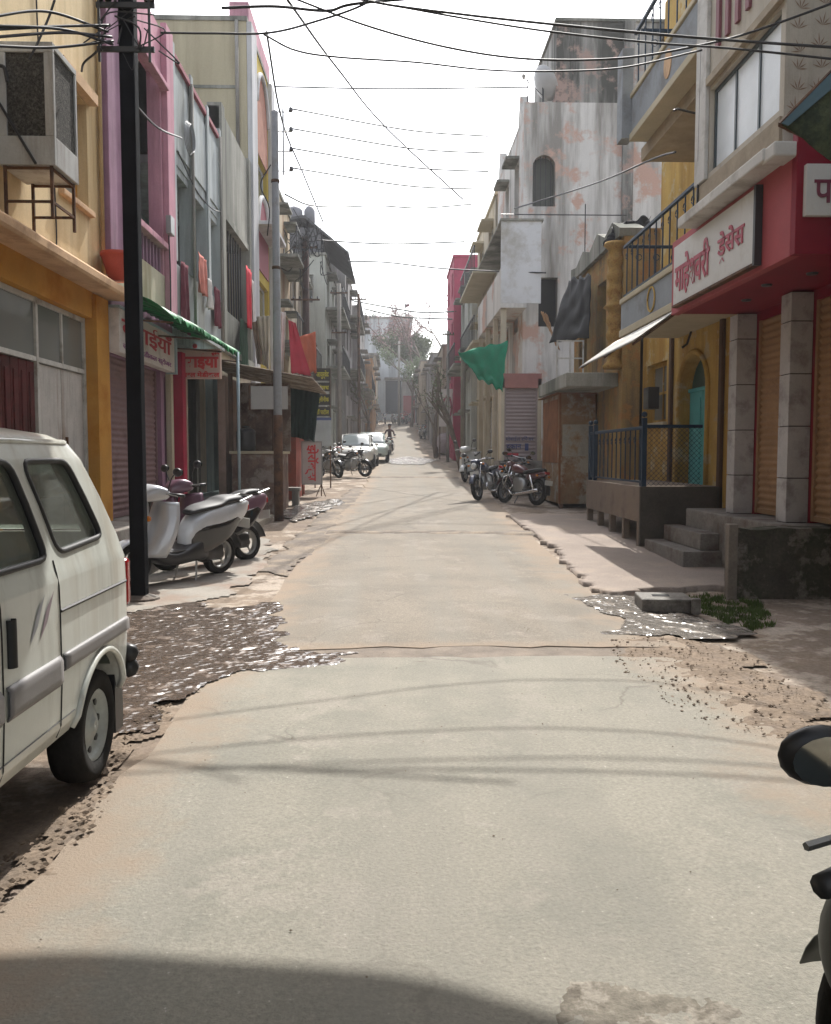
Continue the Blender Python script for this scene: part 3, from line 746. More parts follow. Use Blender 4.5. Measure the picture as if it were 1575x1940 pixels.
# cloths hung on the balcony
def cloth(name, label, m, P, a, b, w_, h, d, folds=3, seed=0, taper=1.0, cat='cloth', group=None):
    def fn(u, v):
        ww = w_*(1+(taper-1)*v)
        return P(a + ww*(u-.5) + .03*nz(u*3, v*2, 1, seed), b - h*v*(1+.05*nz(u*4, 1, 1, seed)), d + .035*math.sin(u*folds*6.28+seed)*(.4+v) + .02*nz(u*5, v*4, 1, seed+2))
    o = MB().grid(fn, 24, 14).build(name, m, None, smooth=True, solid=.004)
    return tag(o, label, cat, group)
m_cl_r = mat('red_cloth', (.42, .05, .06), .9, .25, 6)
m_cl_d = mat('maroon_cloth', (.14, .03, .045), .9, .3, 6)
m_cl_w = mat('white_cloth', (.62, .58, .55), .9, .15, 6)
m_cl_p = mat('salmon_cloth', (.55, .2, .16), .9, .3, 3)
PC = planeX(XL+.06, -1)
cloth('hanging_cloth', 'long maroon cloth drying over the near end of the grey balcony', m_cl_d, PC, 16.25, 5.0, .5, 1.25, -.03, 2, 1)
cloth('hanging_cloth', 'folded red and salmon cloth hung between the balcony pillars', m_cl_p, PC, 17.6, 5.45, .75, .75, -.05, 2, 4)
cloth('hanging_cloth', 'pale shirt cloth drying beside the salmon cloth', m_cl_w, PC, 18.15, 5.1, .35, .6, -.08, 2, 6)
cloth('hanging_cloth', 'dark red cloth hung at the far bay of the grey balcony', m_cl_d, PC, 19.2, 5.1, .6, .8, -.03, 3, 9)

# ---- stained concrete house
t = thing('concrete_house', 'stained bare concrete house with deep solid upper parapet', 'house', (XL-1.5, 22, 0))
y0, y1 = 20.02, 24.0
m_stc = mat('stained_concrete', (.37, .365, .32), .93, .2, 1.0, .18, stain=(.13, .135, .115), samt=.5, ssc=1.0, streak=True, bump=.4)
MB().pbox(PL, y0, y1, 7.1, 9.3, -.02, .22).build('upper_parapet', m_stc, t)
MB().pbox(PL, y0, y0+.35, 4.0, 9.38, -.08, .25).build('pillar', m_stc, t, bevel=.01)
MB().pbox(PL, y1-.3, y1, 4.0, 9.38, -.08, .25).build('pillar', m_stc, t, bevel=.01)
MB().pbox(PL, y0, y1, 6.95, 7.098, -.05, 3).build('slab', m_stc, t)
MB().pbox(PL, y0, y1, 3.85, 4.0, -.12, 3).build('floor_slab', m_stc, t)
MB().pbox(PL, y0+.36, y1-.31, 4.0, 4.9, .02, .2).build('balcony_parapet', m_stc, t)
PB = planeX(XL-1.2, -1)
wall(PB, y0, y1, 4, 6.95, [(21, 22, 4, 6.2)], .2).build('balcony_back_wall', m_conc, t)
for k in range(9): MB().pbox(PL, 20.6+k*.34, 20.63+k*.34, 4.9, 6.95, .1, .13).build('grille_bar', m_black, t)
wall(PL, y0, y1, .5, 3.85, [(20.4, 23.5, .5, 3.3)], .25).build('ground_floor_wall', m_crm, t)
room(t, XL, -1, y0, y1, .5, 9.1, 4, m_stc, .6)
m_flag = mat('bright_red_cloth', (.55, .03, .05), .85, .2, 5)
cloth('hanging_cloth', 'bright red cloth with a cream border hung from the stained house', m_flag, planeX(XL+.22, -1), 22.6, 6.25, .9, 1.5, 0, 2, 3, .7)
cloth('hanging_cloth', 'cream cloth hung behind the bright red one', m_cl_w, planeX(XL+.2, -1), 23.3, 6.1, .35, 1.3, 0, 2, 5)
cloth('hanging_cloth', 'dark green curtain hung in the stained house balcony', mat('dark_green_cloth', (.03, .07, .04), .9), planeX(XL+.12, -1), 22.4, 4.9, 1.0, 1.2, 0, 4, 8)

# ---- tall cream house with pointed arches
t = thing('tall_cream_house', 'tall cream house with blank side wall and pointed arches on its front', 'house', (XL-4, 26, 0))
m_tall = mat('cream_side_wall', (.50, .445, .31), .92, .10, .5, .1, stain=(.40, .35, .24), samt=.35, ssc=.5, streak=True, bump=.3)
m_pil = mat('pale_lilac_trim', (.52, .52, .53), .85, .12, 1.5, .1, stain=(.36, .36, .37), samt=.3, ssc=1.5, streak=True)
m_ochre = mat('mustard_paint', (.44, .32, .04), .88, .15, 1.6, .1)
y0, y1 = 24.02, 28.6
PYs = planeY(y0-.006)
wall(PYs, -13, XL-.002, .4, 13.05, (), .25).build('side_wall', m_tall, t)
MB().pbox(PYs, -13, XL-.3, 11.3, 11.38, -.025, -.001).build('string_course', m_stc, t)
MB().box(-13.05, XL+.03, y0-.04, y1, 13.052, 13.17).build('roof_coping', m_stc, t)
MB().tube([(XL-.25, y0-.05, 9.3), (XL-.25, y0-.05, 13.05)], .05, 8).build('drain_pipe', m_conc, t, smooth=True)
def arch_poly(a0, a1, b0, b1, spring, n=8):
    c = (a0+a1)/2; pts = [(a0, b0), (a1, b0), (a1, spring)]
    for k in range(1, n+1): s = k/n; pts.append((a1-(a1-c)*s**1.6, spring+(b1-spring)*math.sin(s*math.pi/2)))
    for k in range(n-1, 0, -1): s = k/n; pts.append((a0+(c-a0)*s**1.6, spring+(b1-spring)*math.sin(s*math.pi/2)))
    pts.append((a0, spring)); return pts
wall(PL, y0, y1, .4, 13.05, [(25.6, 27.6, 4.2, 6.6), (25.6, 27.6, 7.8, 10.2)], .25).build('front_wall', m_ochre, t)
for a, b in ((y0, y0+.9), (y1-.7, y1)): MB().pbox(PL, a, b, .4, 13.05, -.14, -.001).build('pilaster', m_pil, t, bevel=.015)
for (z0, z1, m) in ((6.9, 9.1, m_cope), (10.2, 12.6, mat('rust_panel', (.34, .15, .10), .9, .2, 3))):
    pts = arch_poly(25.3, 27.6, z0, z1, z0+(z1-z0)*.55)
    MB().prism([PL(a, b, -.03) for a, b in pts], (-.028, 0, 0)).build('pointed_arch', m, t)
    rim = [PL(a, b, -.06) for a, b in pts[2:]]; MB().tube(rim, .07, 6).build('arch_moulding', m_pil, t, smooth=True)
for h in ((25.6, 27.6, 4.2, 6.6), (25.6, 27.6, 7.8, 10.2)): window(PL, h, t, m_pil, m_dark_glass, .12, .08, 1, 1)
MB().pbox(PL, 25.0, 27.8, 8.0, 8.1, -.55, -.001).build('balcony_slab', m_pil, t)
MB().box(XL-.5, XL+.02, y0+.3, y1-.3, 13.17, 13.7).build('roof_parapet', m_pink, t)
room(t, XL, -1, y0+.2, y1, .4, 12.9, 6, None, .6)

t = thing('near_left_house', 'plain plastered house beyond the left edge beside the camera', 'house', (-6, -4, 0))
wall(PL, -14, 4.45, 0, 8.2, [(-9, -6, .6, 3.0), (-4, -1, .6, 3.0)], .3).build('front_wall', m_crm, t)
for a in (-9, -4): corr(PL, a, a+3, .6, 3.0, .15, .1, .015).build('roller_shutter', m_shut_m, t, smooth=True)
MB().pbox(PL, -14, 4.45, 8.201, 8.35, -.1, 6).build('roof_slab', m_conc, t)
# ================================================================ right side of the street
def wallthing(P, *a, **k): return wall(P, *a, **k)
# ---- house out of the frame whose shade falls on the corner, with its awning
t = thing('near_house', 'plastered house at the right edge with a green canvas awning frame', 'house', (5.5, 3, 0))
m_near = mat('near_plaster', (.45, .42, .36), .9, .15, 1, .1)
wall(planeX(3.95, 1), -5, 7.4, 0, 7.6, [(1, 4, .8, 3.2)], .3).build('front_wall', m_near, t)
MB().box(4.26, 9, 7.1, 7.4, 0, 7.6).build('end_wall', m_near, t)
MB().box(3.9, 9, -5, 7.45, 7.602, 7.75).build('roof_slab', m_near, t)
MB().pbox(planeX(3.95, 1), 1, 4, .8, 3.2, .15, .2).build('door', dm, t)
t = thing('canvas_awning', 'mottled green canvas awning with a blue edge at the upper right corner', 'awning', (3.6, 6.6, 3.6))
m_canv = mat('mottled_green_canvas', (.085, .10, .055), .9, .35, 5, .3, stain=(.045, .06, .04), samt=.5, ssc=9)
A, B, C_, D = atY(1478, 236, 6.6), atY(1600, 112, 6.6), atY(1640, 440, 6.5), atY(1556, 338, 6.75)
def aw(u, v):
    p = A.lerp(B, u).lerp(D.lerp(C_, u), v); return (p.x+.01*nz(u*4, v*4), p.y - .02*math.sin(v*7) - .3*v, p.z + .012*nz(u*5, v*5, 1, 3))
MB().grid(aw, 14, 14).build('canvas', m_canv, t, smooth=True, solid=.008)
e = MB(); e.prism([Vector(aw(0, 0)) + Vector((0, -.02, 0)), Vector(aw(1, 0)) + Vector((0, -.02, 0)), Vector(aw(1, .1)) + Vector((0, -.02, 0)), Vector(aw(0, .1)) + Vector((0, -.02, 0))], (0, -.01, 0)); e.build('hem', plain('blue_hem', (.05, .10, .12), .7), t)
MB().tube([aw(0, 0), aw(1, 0), (3.97, 6.6, 4.4)], .02).build('frame_pipe', m_rust, t)
MB().tube([aw(0, 0), (3.97, 7.3, 3.9)], .02).build('frame_pipe', m_rust, t)

# ---- dress shop with red fascia
t = thing('dress_shop', 'shop house with red fascia, tiled pillars and two brown roller shutters', 'shop', (5.5, 9.6, 0))
XF = 3.6
m_cw = mat('flowered_cream_wall', (.50, .46, .39), .88, .1, 1.2, .08, stain=(.42, .38, .32), samt=.3, ssc=1.5, streak=True)
m_shb = mat('brown_shutter', (.33, .20, .105), .55, .16, 2, .08, stain=(.24, .14, .075), samt=.3, ssc=2, bump=.1)
m_tile = mat('grey_column_tile', (.43, .415, .405), .45, .12, 3, .08, stain=(.27, .25, .24), samt=.3, ssc=4, bump=.05)
m_redf = mat('red_fascia', (.21, .010, .024), .55, .15, 2, .06)
m_redl = mat('faded_red_fascia', (.38, .085, .095), .6, .12, 2, .06)
m_whs = mat('white_slab', (.56, .55, .52), .8, .1, 2, .08, stain=(.38, .36, .33), samt=.3, ssc=2.5)
m_tan = mat('tan_tile', (.34, .28, .20), .7, .2, 6, .12)
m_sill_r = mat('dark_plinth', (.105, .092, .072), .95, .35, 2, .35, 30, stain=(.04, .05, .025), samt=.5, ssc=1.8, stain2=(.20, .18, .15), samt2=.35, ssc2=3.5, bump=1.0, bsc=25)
# plinth with mossy side and steps
MB().box(4.20, 6.5, 9.251, 12.3, -.1, .74).build('plinth', m_plinth, t, bevel=.02)
def rough_block(x0, x1, y0, y1, z0, z1, seed):
    mb = MB(); n = 14
    def fn(u, v):
        x, z = x0+(x1-x0)*u, z0+(z1-z0)*v; return (x, y0+.035*fr(x*1.5, z*1.5, 1.6, seed), z+.03*nz(x, seed, 3)*v)
    mb.grid(fn, 40, n)
    mb.grid(lambda u, v: (lambda p: (p[0]+.0, p[1]+(y1-y0)*v, p[2]))(fn(u, 1)), 40, 3)
    mb.grid(lambda u, v: (lambda p: (p[0]+.02*nz(v, u*4, 3), p[1]+(y1-y0)*u, p[2]))(fn(0, v)), 4, n)
    return mb
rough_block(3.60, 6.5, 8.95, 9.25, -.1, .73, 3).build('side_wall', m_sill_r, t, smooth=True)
MB().box(3.50, 3.60, 8.90, 9.0, -.05, .78).build('corner_post', mat('grey_post', (.22, .19, .16), .9, .25, 3, .2), t, bevel=.01)
for k in range(3): MB().box(3.62-.0, 4.3, 12.301+.0, 12.3+.25*(3-k), .0, .02+.22*(k+1)).build('step', m_sill_r, t, bevel=.012) if k < 0 else None
# pillars, each of five tiles a side
for (yc, nm) in ((11.2, 0), (9.7, 1)):
    x0, x1, y0, y1 = 4.40, 4.65, yc-.125, yc+.125
    q = MB().box(x0+.012, x1-.012, y0+.012, y1-.012, .74, 3.3).build('pillar', plain('tile_joint', (.05, .045, .04), .9), t)
    zs = [.742, 1.24, 1.82, 2.40, 2.98, 3.3]
    for a, b in zip(zs, zs[1:]): MB().box(x0, x1, y0, y1, a+.006, b-.006).build('tile', m_tile, q, bevel=.003)
PR = planeX(4.66, 1)
for h in ((9.87, 11.03, .76, 3.2), (7.9, 9.53, .76, 3.2)): shutter(PR, h, t, m_shb, .03, .085)
wall(PR, 7.6, 11.6, .74, 3.4, [(9.87, 11.03, .74, 3.2), (7.9, 9.53, .74, 3.2)], .2).build('shop_wall', m_redf, t)
# red fascia box: street face, soffit, end face
za, zb, yn, yf = 3.30, 4.22, 7.80, 11.25
MB().box(XF, XF+.10, yn+.101, yf, za, zb).build('fascia', m_redl, t, bevel=.006)
MB().box(XF, 6.5, yn, yn+.10, za, zb+.35).build('end_fascia', m_redf, t, bevel=.006)
MB().box(XF+.101, 4.86, yn+.101, yf, za+.02, za+.08).build('soffit', m_redf, t)
for (x, y) in ((4.0, 9.3), (4.15, 10.2), (4.2, 8.7)): MB().lathe([(.05, za+.0), (.06, za+.019), (.01, za+.0195)], (x, y, 0), 'z', 12).build('downlight', m_black, t)
# upper floor
wh = (8.2, 10.0, 4.70, 5.62)
PU = planeX(XF, 1)
wall(PU, 8.1, 10.35, 4.30, 9.2, [wh], .25).build('upper_wall', m_cw, t)
wall(planeY(8.1), XF+.251, 7.5, 4.30, 9.2, [], .25).build('upper_end_wall', m_cw, t)
window(PU, wh, t, plain('dark_window_frame', (.05, .07, .08), .4), plain('frosted_pane', (.66, .71, .74), .35), .05, .045, 2)
for k in range(3):
    a = wh[0]+.06+k*.58; MB().pbox(PU, a, a+.5, wh[2]+.06, wh[3]-.06, .12, .14).build('blind', mat('white_blind', (.74, .76, .75), .8), t)
MB().pbox(PU, 8.02, 10.4, 4.18, 4.298, -.22, .2).build('cornice', m_whs, t, bevel=.015)
MB().pbox(planeY(8.1), XF-.2, 6.5, 4.16, 4.296, -.28, -.002).build('end_cornice', m_whs, t, bevel=.02)
MB().pbox(PU, 8.12, 10.33, 4.38, 4.62, -.03, -.001).build('tile_band', m_tan, t)
MB().pbox(PU, 10.02, 10.35, 4.64, 9.2, -.05, -.001).build('corner_pilaster', m_whs, t, bevel=.01)
m_mar = plain('maroon_stripe', (.20, .07, .085), .7)
for k in range(6):
    a = 8.35+k*.27; MB().pbox(PU, a, a+.09, 5.98-.0*k, 7.0+.08*(k % 2), -.035, -.001).build('maroon_stripe', m_mar, t)
MB().pbox(PU, 8.12, 10.0, 5.66, 5.74, -.06, -.001).build('window_hood', m_tan, t)
# brown leaf motifs printed on the end wall and the street wall
lm = plain('leaf_print', (.24, .16, .11), .8)
rnd = random.Random(3)
def motif(P, a, b, s, rot):
    mb = MB()
    for k in range(5):
        an = rot + (k-2)*.55; L_ = s*(1 if k == 2 else .75)
        c, q = math.cos(an), math.sin(an); w_ = .006
        mb.add([P(a, b, -.004), P(a+L_*.5*q-w_*c, b+L_*.5*c+w_*q, -.004), P(a+L_*q, b+L_*c, -.004), P(a+L_*.5*q+w_*c, b+L_*.5*c-w_*q, -.004)], [(0, 1, 2, 3)])
    return mb.build('leaf_motif', lm, t)
PE = planeY(8.1)
for b in [4.45+.19*i for i in range(16)]:
    for a in [XF+.12+.21*j for j in range(3)]: motif(PE, a+rnd.uniform(-.03, .03), b+rnd.uniform(-.03, .03), .13, rnd.uniform(-.6, .6))
for k in range(14): motif(PU, 10.15+rnd.uniform(-.05, .05)-.0, 4.75+k*.3, .12, rnd.uniform(-.6, .6)) if k > 20 else None
room(t, 4.7, 1, 8.4, 11.5, .74, 3.3, 1.6, None, .4)
# signs of the dress shop
t = thing('shop_sign', 'white dress shop signboard with red lettering on the red fascia', 'sign', (XF-.04, 9.7, 3.42))
m_shopw = mat('shop_sign_white', (.58, .58, .56), .5, .06, 2, .04, stain=(.47, .45, .42), samt=.25, ssc=2)
PSG = planeX(XF-.06, 1)
MB().pbox(PSG, 8.55, 11.0, 3.38, 4.10, 0, .058).build('board', m_shopw, t, bevel=.005)
MB().pbox(PSG, 8.50, 8.548, 3.35, 4.12, -.015, .058).build('edge_trim', m_black, t); MB().pbox(PSG, 8.55, 11.0, 3.35, 3.378, -.015, .058).build('edge_trim', m_rust, t)
m_slet = plain('sign_letter_red', (.36, .035, .07), .5)
g1 = text_geo('माहे', 1, .02); g2 = cut_right(text_geo('श', 1, .02), .72); g3 = text_geo('वरी', 1, .02)
w1, w2 = gw(g1)[1], gw(g2)[1]
geo = join_geo([(g1, 0), (g2, w1-gw(g2)[0]-.01), (g3, w1-gw(g2)[0]+w2-gw(g3)[0]-.02)])
text(PSG, '', 10.92, 3.45, 1.18, .50, t, m_slet, geo=geo, flip=-1)
g1 = text_geo('डेसेस', 1, .02)
xd = gw(text_geo('ड', 1, .02))[1]
geo2 = (g1[0] + [Vector(p) for p in ((xd*.45, -.12, 0), (xd*.55, -.08, 0), (xd*.3, -.30, 0), (xd*.2, -.28, 0), (xd*.5, -.14, 0), (xd*.58, -.08, 0), (xd*.86, -.28, 0), (xd*.76, -.31, 0))],
        g1[1] + [(len(g1[0]), len(g1[0])+1, len(g1[0])+2, len(g1[0])+3), (len(g1[0])+4, len(g1[0])+5, len(g1[0])+6, len(g1[0])+7)])
text(PSG, '', 9.50, 3.56, .72, .34, t, m_slet, geo=geo2, flip=-1)
t = thing('shop_sign', 'white signboard with large dark letters on the end of the red fascia', 'sign', (4.2, yn-.06, 3.75))
PSE = planeY(yn-.06)
MB().pbox(PSE, XF+.06, 5.4, 3.62, 4.07, 0, .058).build('board', m_shopw, t, bevel=.005)
text(PSE, 'पावन', XF+.13, 3.73, .56, .20, t, plain('sign_letter_dark', (.17, .03, .06), .5), bold=.01)

# ---- yellow house with two balconies and arched door
t = thing('balcony_house', 'ochre yellow house with grey balconies and an arched turquoise door', 'house', (6, 14, 0))
XW = 4.9
PW = planeX(XW, 1)
m_och = mat('ochre_distemper', (.53, .35, .10), .9, .18, 1.3, .12, stain=(.36, .20, .05), samt=.4, ssc=1.3, streak=True, stain2=(.50, .40, .22), samt2=.25, ssc2=1.8, bump=.35)
m_gbal = mat('grey_balcony', (.27, .29, .305), .85, .12, 1.5, .08, stain=(.2, .2, .2), samt=.3, ssc=2)
m_bed = mat('cream_edge', (.48, .42, .30), .85, .12, 2, .1)
m_turq = mat('turquoise_door', (.10, .40, .42), .55, .14, 3, .08)
m_blu = mat('blue_iron', (.012, .030, .058), .5, .2, 5, .1)
DY0, DY1, DZ0, DZS, DZT = 13.45, 14.75, 1.0, 2.55, 3.15
win = (15.5, 16.7, 2.1, 3.2)
wall(PW, 11.3, 17.0, .3, 3.95, [(DY0, DY1, DZ0, DZT), win], .3).build('ground_floor_wall', m_och, t)
# arch spandrel inside the square hole
sp = [(DY0, DZT), (DY0, DZS)] + [((DY0+DY1)/2 - (DY1-DY0)/2*math.cos(math.pi*k/12), DZS+(DZT-DZS-.03)*math.sin(math.pi*k/12)) for k in range(1, 12)] + [(DY1, DZS), (DY1, DZT)]
MB().prism([PW(a, b, .004) for a, b in sp], (.28, 0, 0)).build('arch_spandrel', m_och, t)
ar = [PW((DY0+DY1)/2 - (DY1-DY0)/2*1.08*math.cos(math.pi*k/14), DZS+(DZT-DZS+.02)*math.sin(math.pi*k/14), -.01) for k in range(15)]
MB().tube([PW(DY0-.04, DZ0, -.01)] + ar + [PW(DY1+.04, DZ0, -.01)], .05, 6).build('door_moulding', m_och, t, smooth=True)
for a in (DY0+.02, (DY0+DY1)/2+.005):
    o = MB().pbox(PW, a, a+(DY1-DY0)/2-.03, DZ0, DZS, .16, .2).build('door_leaf', m_turq, t, bevel=.004)
    for z in (1.1, 1.85): MB().pbox(PW, a+.08, a+.50, z, z+.6, .145, .159).build('door_panel', m_turq, o, bevel=.006)
MB().pbox(PW, DY0+.02, DY1-.02, DZS+.002, DZS+.06, .13, .2).build('door_transom', m_turq, t)
MB().pbox(PW, DY0, DY1, DZS+.06, DZT, .2, .22).build('fanlight', plain('dark_teal_fanlight', (.03, .09, .085), .4), t)
window(PW, win, t, m_och, m_dark_glass, .12, .06, 1, 1, m_bed)
for a in (15.1, 12.75): MB().pbox(PW, a, a+.12, .3, 3.94, -.06, -.001).build('pilaster', mat('dark_brown_pipe', (.10, .06, .04), .7), t, bevel=.01)
MB().tube([PW(14.1, 3.55, -.04), PW(14.1, 3.3, -.12), PW(14.1, 3.24, -.2)], .02).build('lamp_bracket', m_black, t)
# lower balcony
XB = 3.9
PBk = planeX(XB, 1)
y0, y1 = 11.35, 14.9
MB().pbox(PBk, y0, y1, 3.62, 4.06, 0, .09).build('balcony_front', m_gbal, t, bevel=.008)
MB().pbox(PBk, y0, y1, 4.062, 4.14, -.03, .12).build('balcony_coping', m_bed, t, bevel=.01)
MB().pbox(PBk, y0, y1, 3.50, 3.618, -.03, 1.0).build('balcony_floor', m_bed, t, bevel=.01)
MB().pbox(planeY(y1-.09), XB+.091, XW, 3.62, 4.06, 0, .09).build('balcony_end', m_gbal, t)
mb = MB().tube([PBk((y0+y1)/2+.18*math.cos(a*.2618), 3.84+.18*math.sin(a*.2618), -.012) for a in range(25)], .014, 5); mb.build('ring_ornament', m_och, t, smooth=True)
def railing(P, a0, a1, b0, b1, parent, m, d=.05, n=10, fancy=True, post=True):
    MB().pbox(P, a0, a1, b1-.05, b1, d-.025, d+.025).build('hand_rail', m, parent, bevel=.006)
    MB().pbox(P, a0, a1, b0+.05, b0+.08, d-.012, d+.012).build('bottom_rail', m, parent)
    for k in range(n):
        a = a0 + (a1-a0)*(k+.5)/n
        o = MB().pbox(P, a-.009, a+.009, b0+.081 if k else b0, b1-.051, d-.009, d+.009).build('baluster', m, parent)
        if fancy: MB().tube([P(a+.03+.05*math.cos(q*.5), b1-.2+.05*math.sin(q*.5), d) for q in range(13)], .008, 4).build('scroll', m, o)
railing(PBk, y0, y1, 4.14, 5.05, t, m_blu, .05, 11)
railing(planeY(y1-.05), XB+.1, XW, 4.14, 5.05, t, m_blu, .0, 3)
# upper storey walls, set back behind the balconies
XU = 4.9
PUu = planeX(XU, 1)
dh2 = [(12.4, 13.4, 4.1, 6.1)]
wall(PUu, 10.4, 16.0, 3.95, 9.6, dh2, .3).build('upper_wall', m_och, t)
MB().pbox(PUu, 12.4, 13.4, 4.1, 6.1, .15, .2).build('balcony_door', dm, t)
for (y) in (11.3,): MB().box(XB+.25, XB+.5, y, y+.28, 4.142, 6.35).build('balcony_pillar', m_bed, t, bevel=.01)
MB().box(XB+.05, XU, 10.5, 14.0, 6.15, 6.348).build('beam', mat('brown_beam', (.38, .31, .22), .9, .2, 3), t)
y0u, y1u = 10.45, 13.7
PB2_ = planeX(3.7, 1)
MB().pbox(PB2_, y0u, y1u, 6.35, 6.46, -.03, 1.2).build('upper_balcony_floor', m_bed, t, bevel=.01)
MB().pbox(PB2_, y0u, y1u, 6.462, 7.0, 0, .09).build('upper_balcony_front', m_gbal, t, bevel=.008)
MB().pbox(PB2_, y0u, y1u, 7.002, 7.07, -.03, .12).build('upper_balcony_coping', m_bed, t, bevel=.01)
mb = MB(); mb.prism([PB2_(11.9+.16*math.cos(a*.5236), 6.74+.19*math.sin(a*.5236), -.012) for a in range(12)], (.011, 0, 0)); mb.build('oval_ornament', m_peach, t)
railing(PB2_, y0u, y1u, 7.07, 8.0, t, m_blu, .05, 9)
MB().pbox(planeY(y1u-.02), 3.55, 3.72, 6.4, 7.75, 0, .3).build('drain_pipe_box', m_gbal, t)
railing(planeY(y1u-.1), 3.8, XU, 7.07, 8.0, t, m_blu, .0, 3)
MB().tube([(XB+.3, 11.2, 5.75), (XB-.35, 11.0, 5.8), (XB-.4, 11.0, 5.78)], .015).build('wire_bracket', m_black, t)
room(t, XW, 1, 11.5, 17, .3, 9.4, 3)
MB().box(XW+.3, 9, 16.7, 17.0, .3, 9.5).build('far_wall', m_och, t)
# ---- raised timber front platform with railing
t = thing('raised_platform', 'brown raised veranda platform on short legs with blue railing', 'platform', (4.2, 14.5, .07))
m_plat = mat('brown_platform', (.20, .155, .12), .85, .18, 2, .12, stain=(.13, .1, .08), samt=.35, ssc=2)
m_platd = mat('shaded_platform_side', (.085, .075, .062), .9, .3, 3, .2)  # platform brown darkened: shade on the end and back boards is in the colour
x0, x1, y0, y1 = 3.67, 4.9, 12.75, 16.35
MB().box(x0, x0+.06, y0+.061, y1, .50, 1.03).build('front_board', m_plat, t, bevel=.006)
MB().box(x0, x1, y0, y0+.06, .15, 1.03).build('side_board', m_platd, t, bevel=.006)
MB().box(x0+.061, x1, y0+.061, y1, .97, 1.03).build('deck', m_plat, t)
MB().box(x1-.06, x1-.002, y0+.07, y1, .0, .96).build('back_board', m_platd, t)
for k in range(5): a = y0+.07+k*.84; MB().box(x0+.0, x0+.10, a, a+.10, .0, .499).build('leg', m_plat, t, bevel=.005)
RPX = planeX(x0+.06, 1); RPY = planeY(y0+.06)
for (x, y) in ((x0+.06, y0+.06), (x0+.06, y1-.05), (x0+.06, y1-.45)):
    o = MB().box(x-.035, x+.035, y-.035, y+.035, 1.03, 2.05).build('post', m_blu, t, bevel=.006)
    MB().ball((x, y, 2.1), .045, 10, 6).build('finial', m_blu, o, smooth=True)
railing(RPX, y0+.1, y1-.1, 1.03, 1.93, t, m_blu, 0, 12, True)
MB().pbox(RPY, x0+.1, x1-.3, 1.90, 1.95, -.02, .02).build('hand_rail', m_blu, t, bevel=.005)
# diamond mesh infill at the end facing the camera
mesh = MB()
a0, a1, b0, b1 = x0+.1, x1-.3, 1.04, 1.9
def clipline(sx):
    for k in range(-12, 26):
        c = a0 + k*.075; pts = []
        for i in range(41):
            b = b0+(b1-b0)*i/40; a = c + sx*(b-b0)
            if a0 <= a <= a1: pts.append((a, b))
        if len(pts) > 1: mesh.tube([RPY(pts[0][0], pts[0][1], .0 if sx > 0 else .006), RPY(pts[-1][0], pts[-1][1], .0 if sx > 0 else .006)], .0035, 3, False)
clipline(1); clipline(-1)
tag(mesh.build('wire_mesh', m_blu, t), kind='stuff')

# steps from the pavement to the shop plinth
t = thing('shop_steps', 'low grey steps between the platform and the dress shop plinth', 'steps', (4, 11.8, .05))
for k in range(2): MB().box(3.70+.25*k, 4.199, 10.9+.1*k, 12.6-.1*k, .02 if k == 0 else .271, .27+.22*k).build('step', m_plinth, t, bevel=.012)

# sheet metal awning of the yellow house
t = thing('tin_awning', 'sloping corrugated tin awning under the grey balcony of the yellow house', 'awning', (4, 14, 3))
m_tin = mat('weathered_tin', (.34, .34, .325), .6, .2, 3, .1, stain=(.34, .28, .22), samt=.35, ssc=3, metal=.25)
def tin(u, v):
    y = 11.75+3.5*v; return (3.88-.62*u, y, 3.48-.44*u - .02*v + .010*math.sin(y*75))
MB().grid(tin, 6, 260).build('sheet', m_tin, t, smooth=True, solid=.004)
for y in (11.9, 13.5, 15.1): MB().tube([(3.88, y, 3.44), (3.28, y, 3.01)], .018).build('rafter', m_rust, t)
t = thing('switch_box', 'small dark meter box hung below the tin awning', 'box', (4.8, 16.0, 2.3))
MB().box(4.7, 4.898, 15.9, 16.25, 2.35, 2.75).build('case', m_black, t, bevel=.01)
MB().box(4.69, 4.699, 15.95, 16.2, 2.45, 2.65).build('window_pane', m_dark_glass, t)

# ---- old ochre ruin with ornate pillar
t = thing('old_ochre_house', 'crumbling old ochre house with a carved pillar and concrete canopy', 'house', (6, 19, 0))
m_old = mat('crumbling_ochre', (.47, .32, .12), .95, .25, 1.6, .25, stain=(.20, .15, .10), samt=.5, ssc=1.3, streak=True, stain2=(.45, .24, .09), samt2=.35, ssc2=2.5, bump=.7, bsc=30)
PO = planeX(4.5, 1)
hs = [(18.4, 19.2, 3.6, 5.2), (20.2, 21.0, 3.6, 5.2)]
wall(PO, 17.02, 21.6, .2, 5.9, hs, .35).build('front_wall', m_old, t)
wall(planeY(17.02), 4.851, 9, 3.95, 5.9, (), .3).build('end_wall', m_old, t)
for h in hs: window(PO, h, t, m_rust, m_dark_glass, .2, .07, 1)
mb = MB(); zz = [3.2 + .06*i for i in range(42)]
mb.lathe([(.15+.025*math.sin(i*1.3)+(.06 if i in (0, 1, 40, 41, 20) else 0), z) for i, z in enumerate(zz)], (4.38, 17.2, 0), 'z', 14)
mb.build('carved_pillar', mat('carved_ochre', (.46, .29, .09), .9, .35, 9, .3, stain=(.3, .16, .05), samt=.4, ssc=9), t, smooth=True)
top = MB().prism([PO(a, b, -.1) for a, b in ((17.0, 5.9), (17.6, 6.15), (18.2, 6.0), (18.9, 6.25), (19.6, 6.02), (20.3, 6.2), (21.0, 5.98), (21.6, 6.05), (21.6, 5.75), (17.0, 5.75))], (.5, 0, 0)); top.build('broken_cornice', m_stc, t)
MB().box(3.45, 4.5, 17.3, 20.6, 2.86, 3.14).build('concrete_canopy', m_stc, t, bevel=.02)
room(t, 4.5, 1, 17.3, 21.6, .2, 5.7, 3, None, .4)
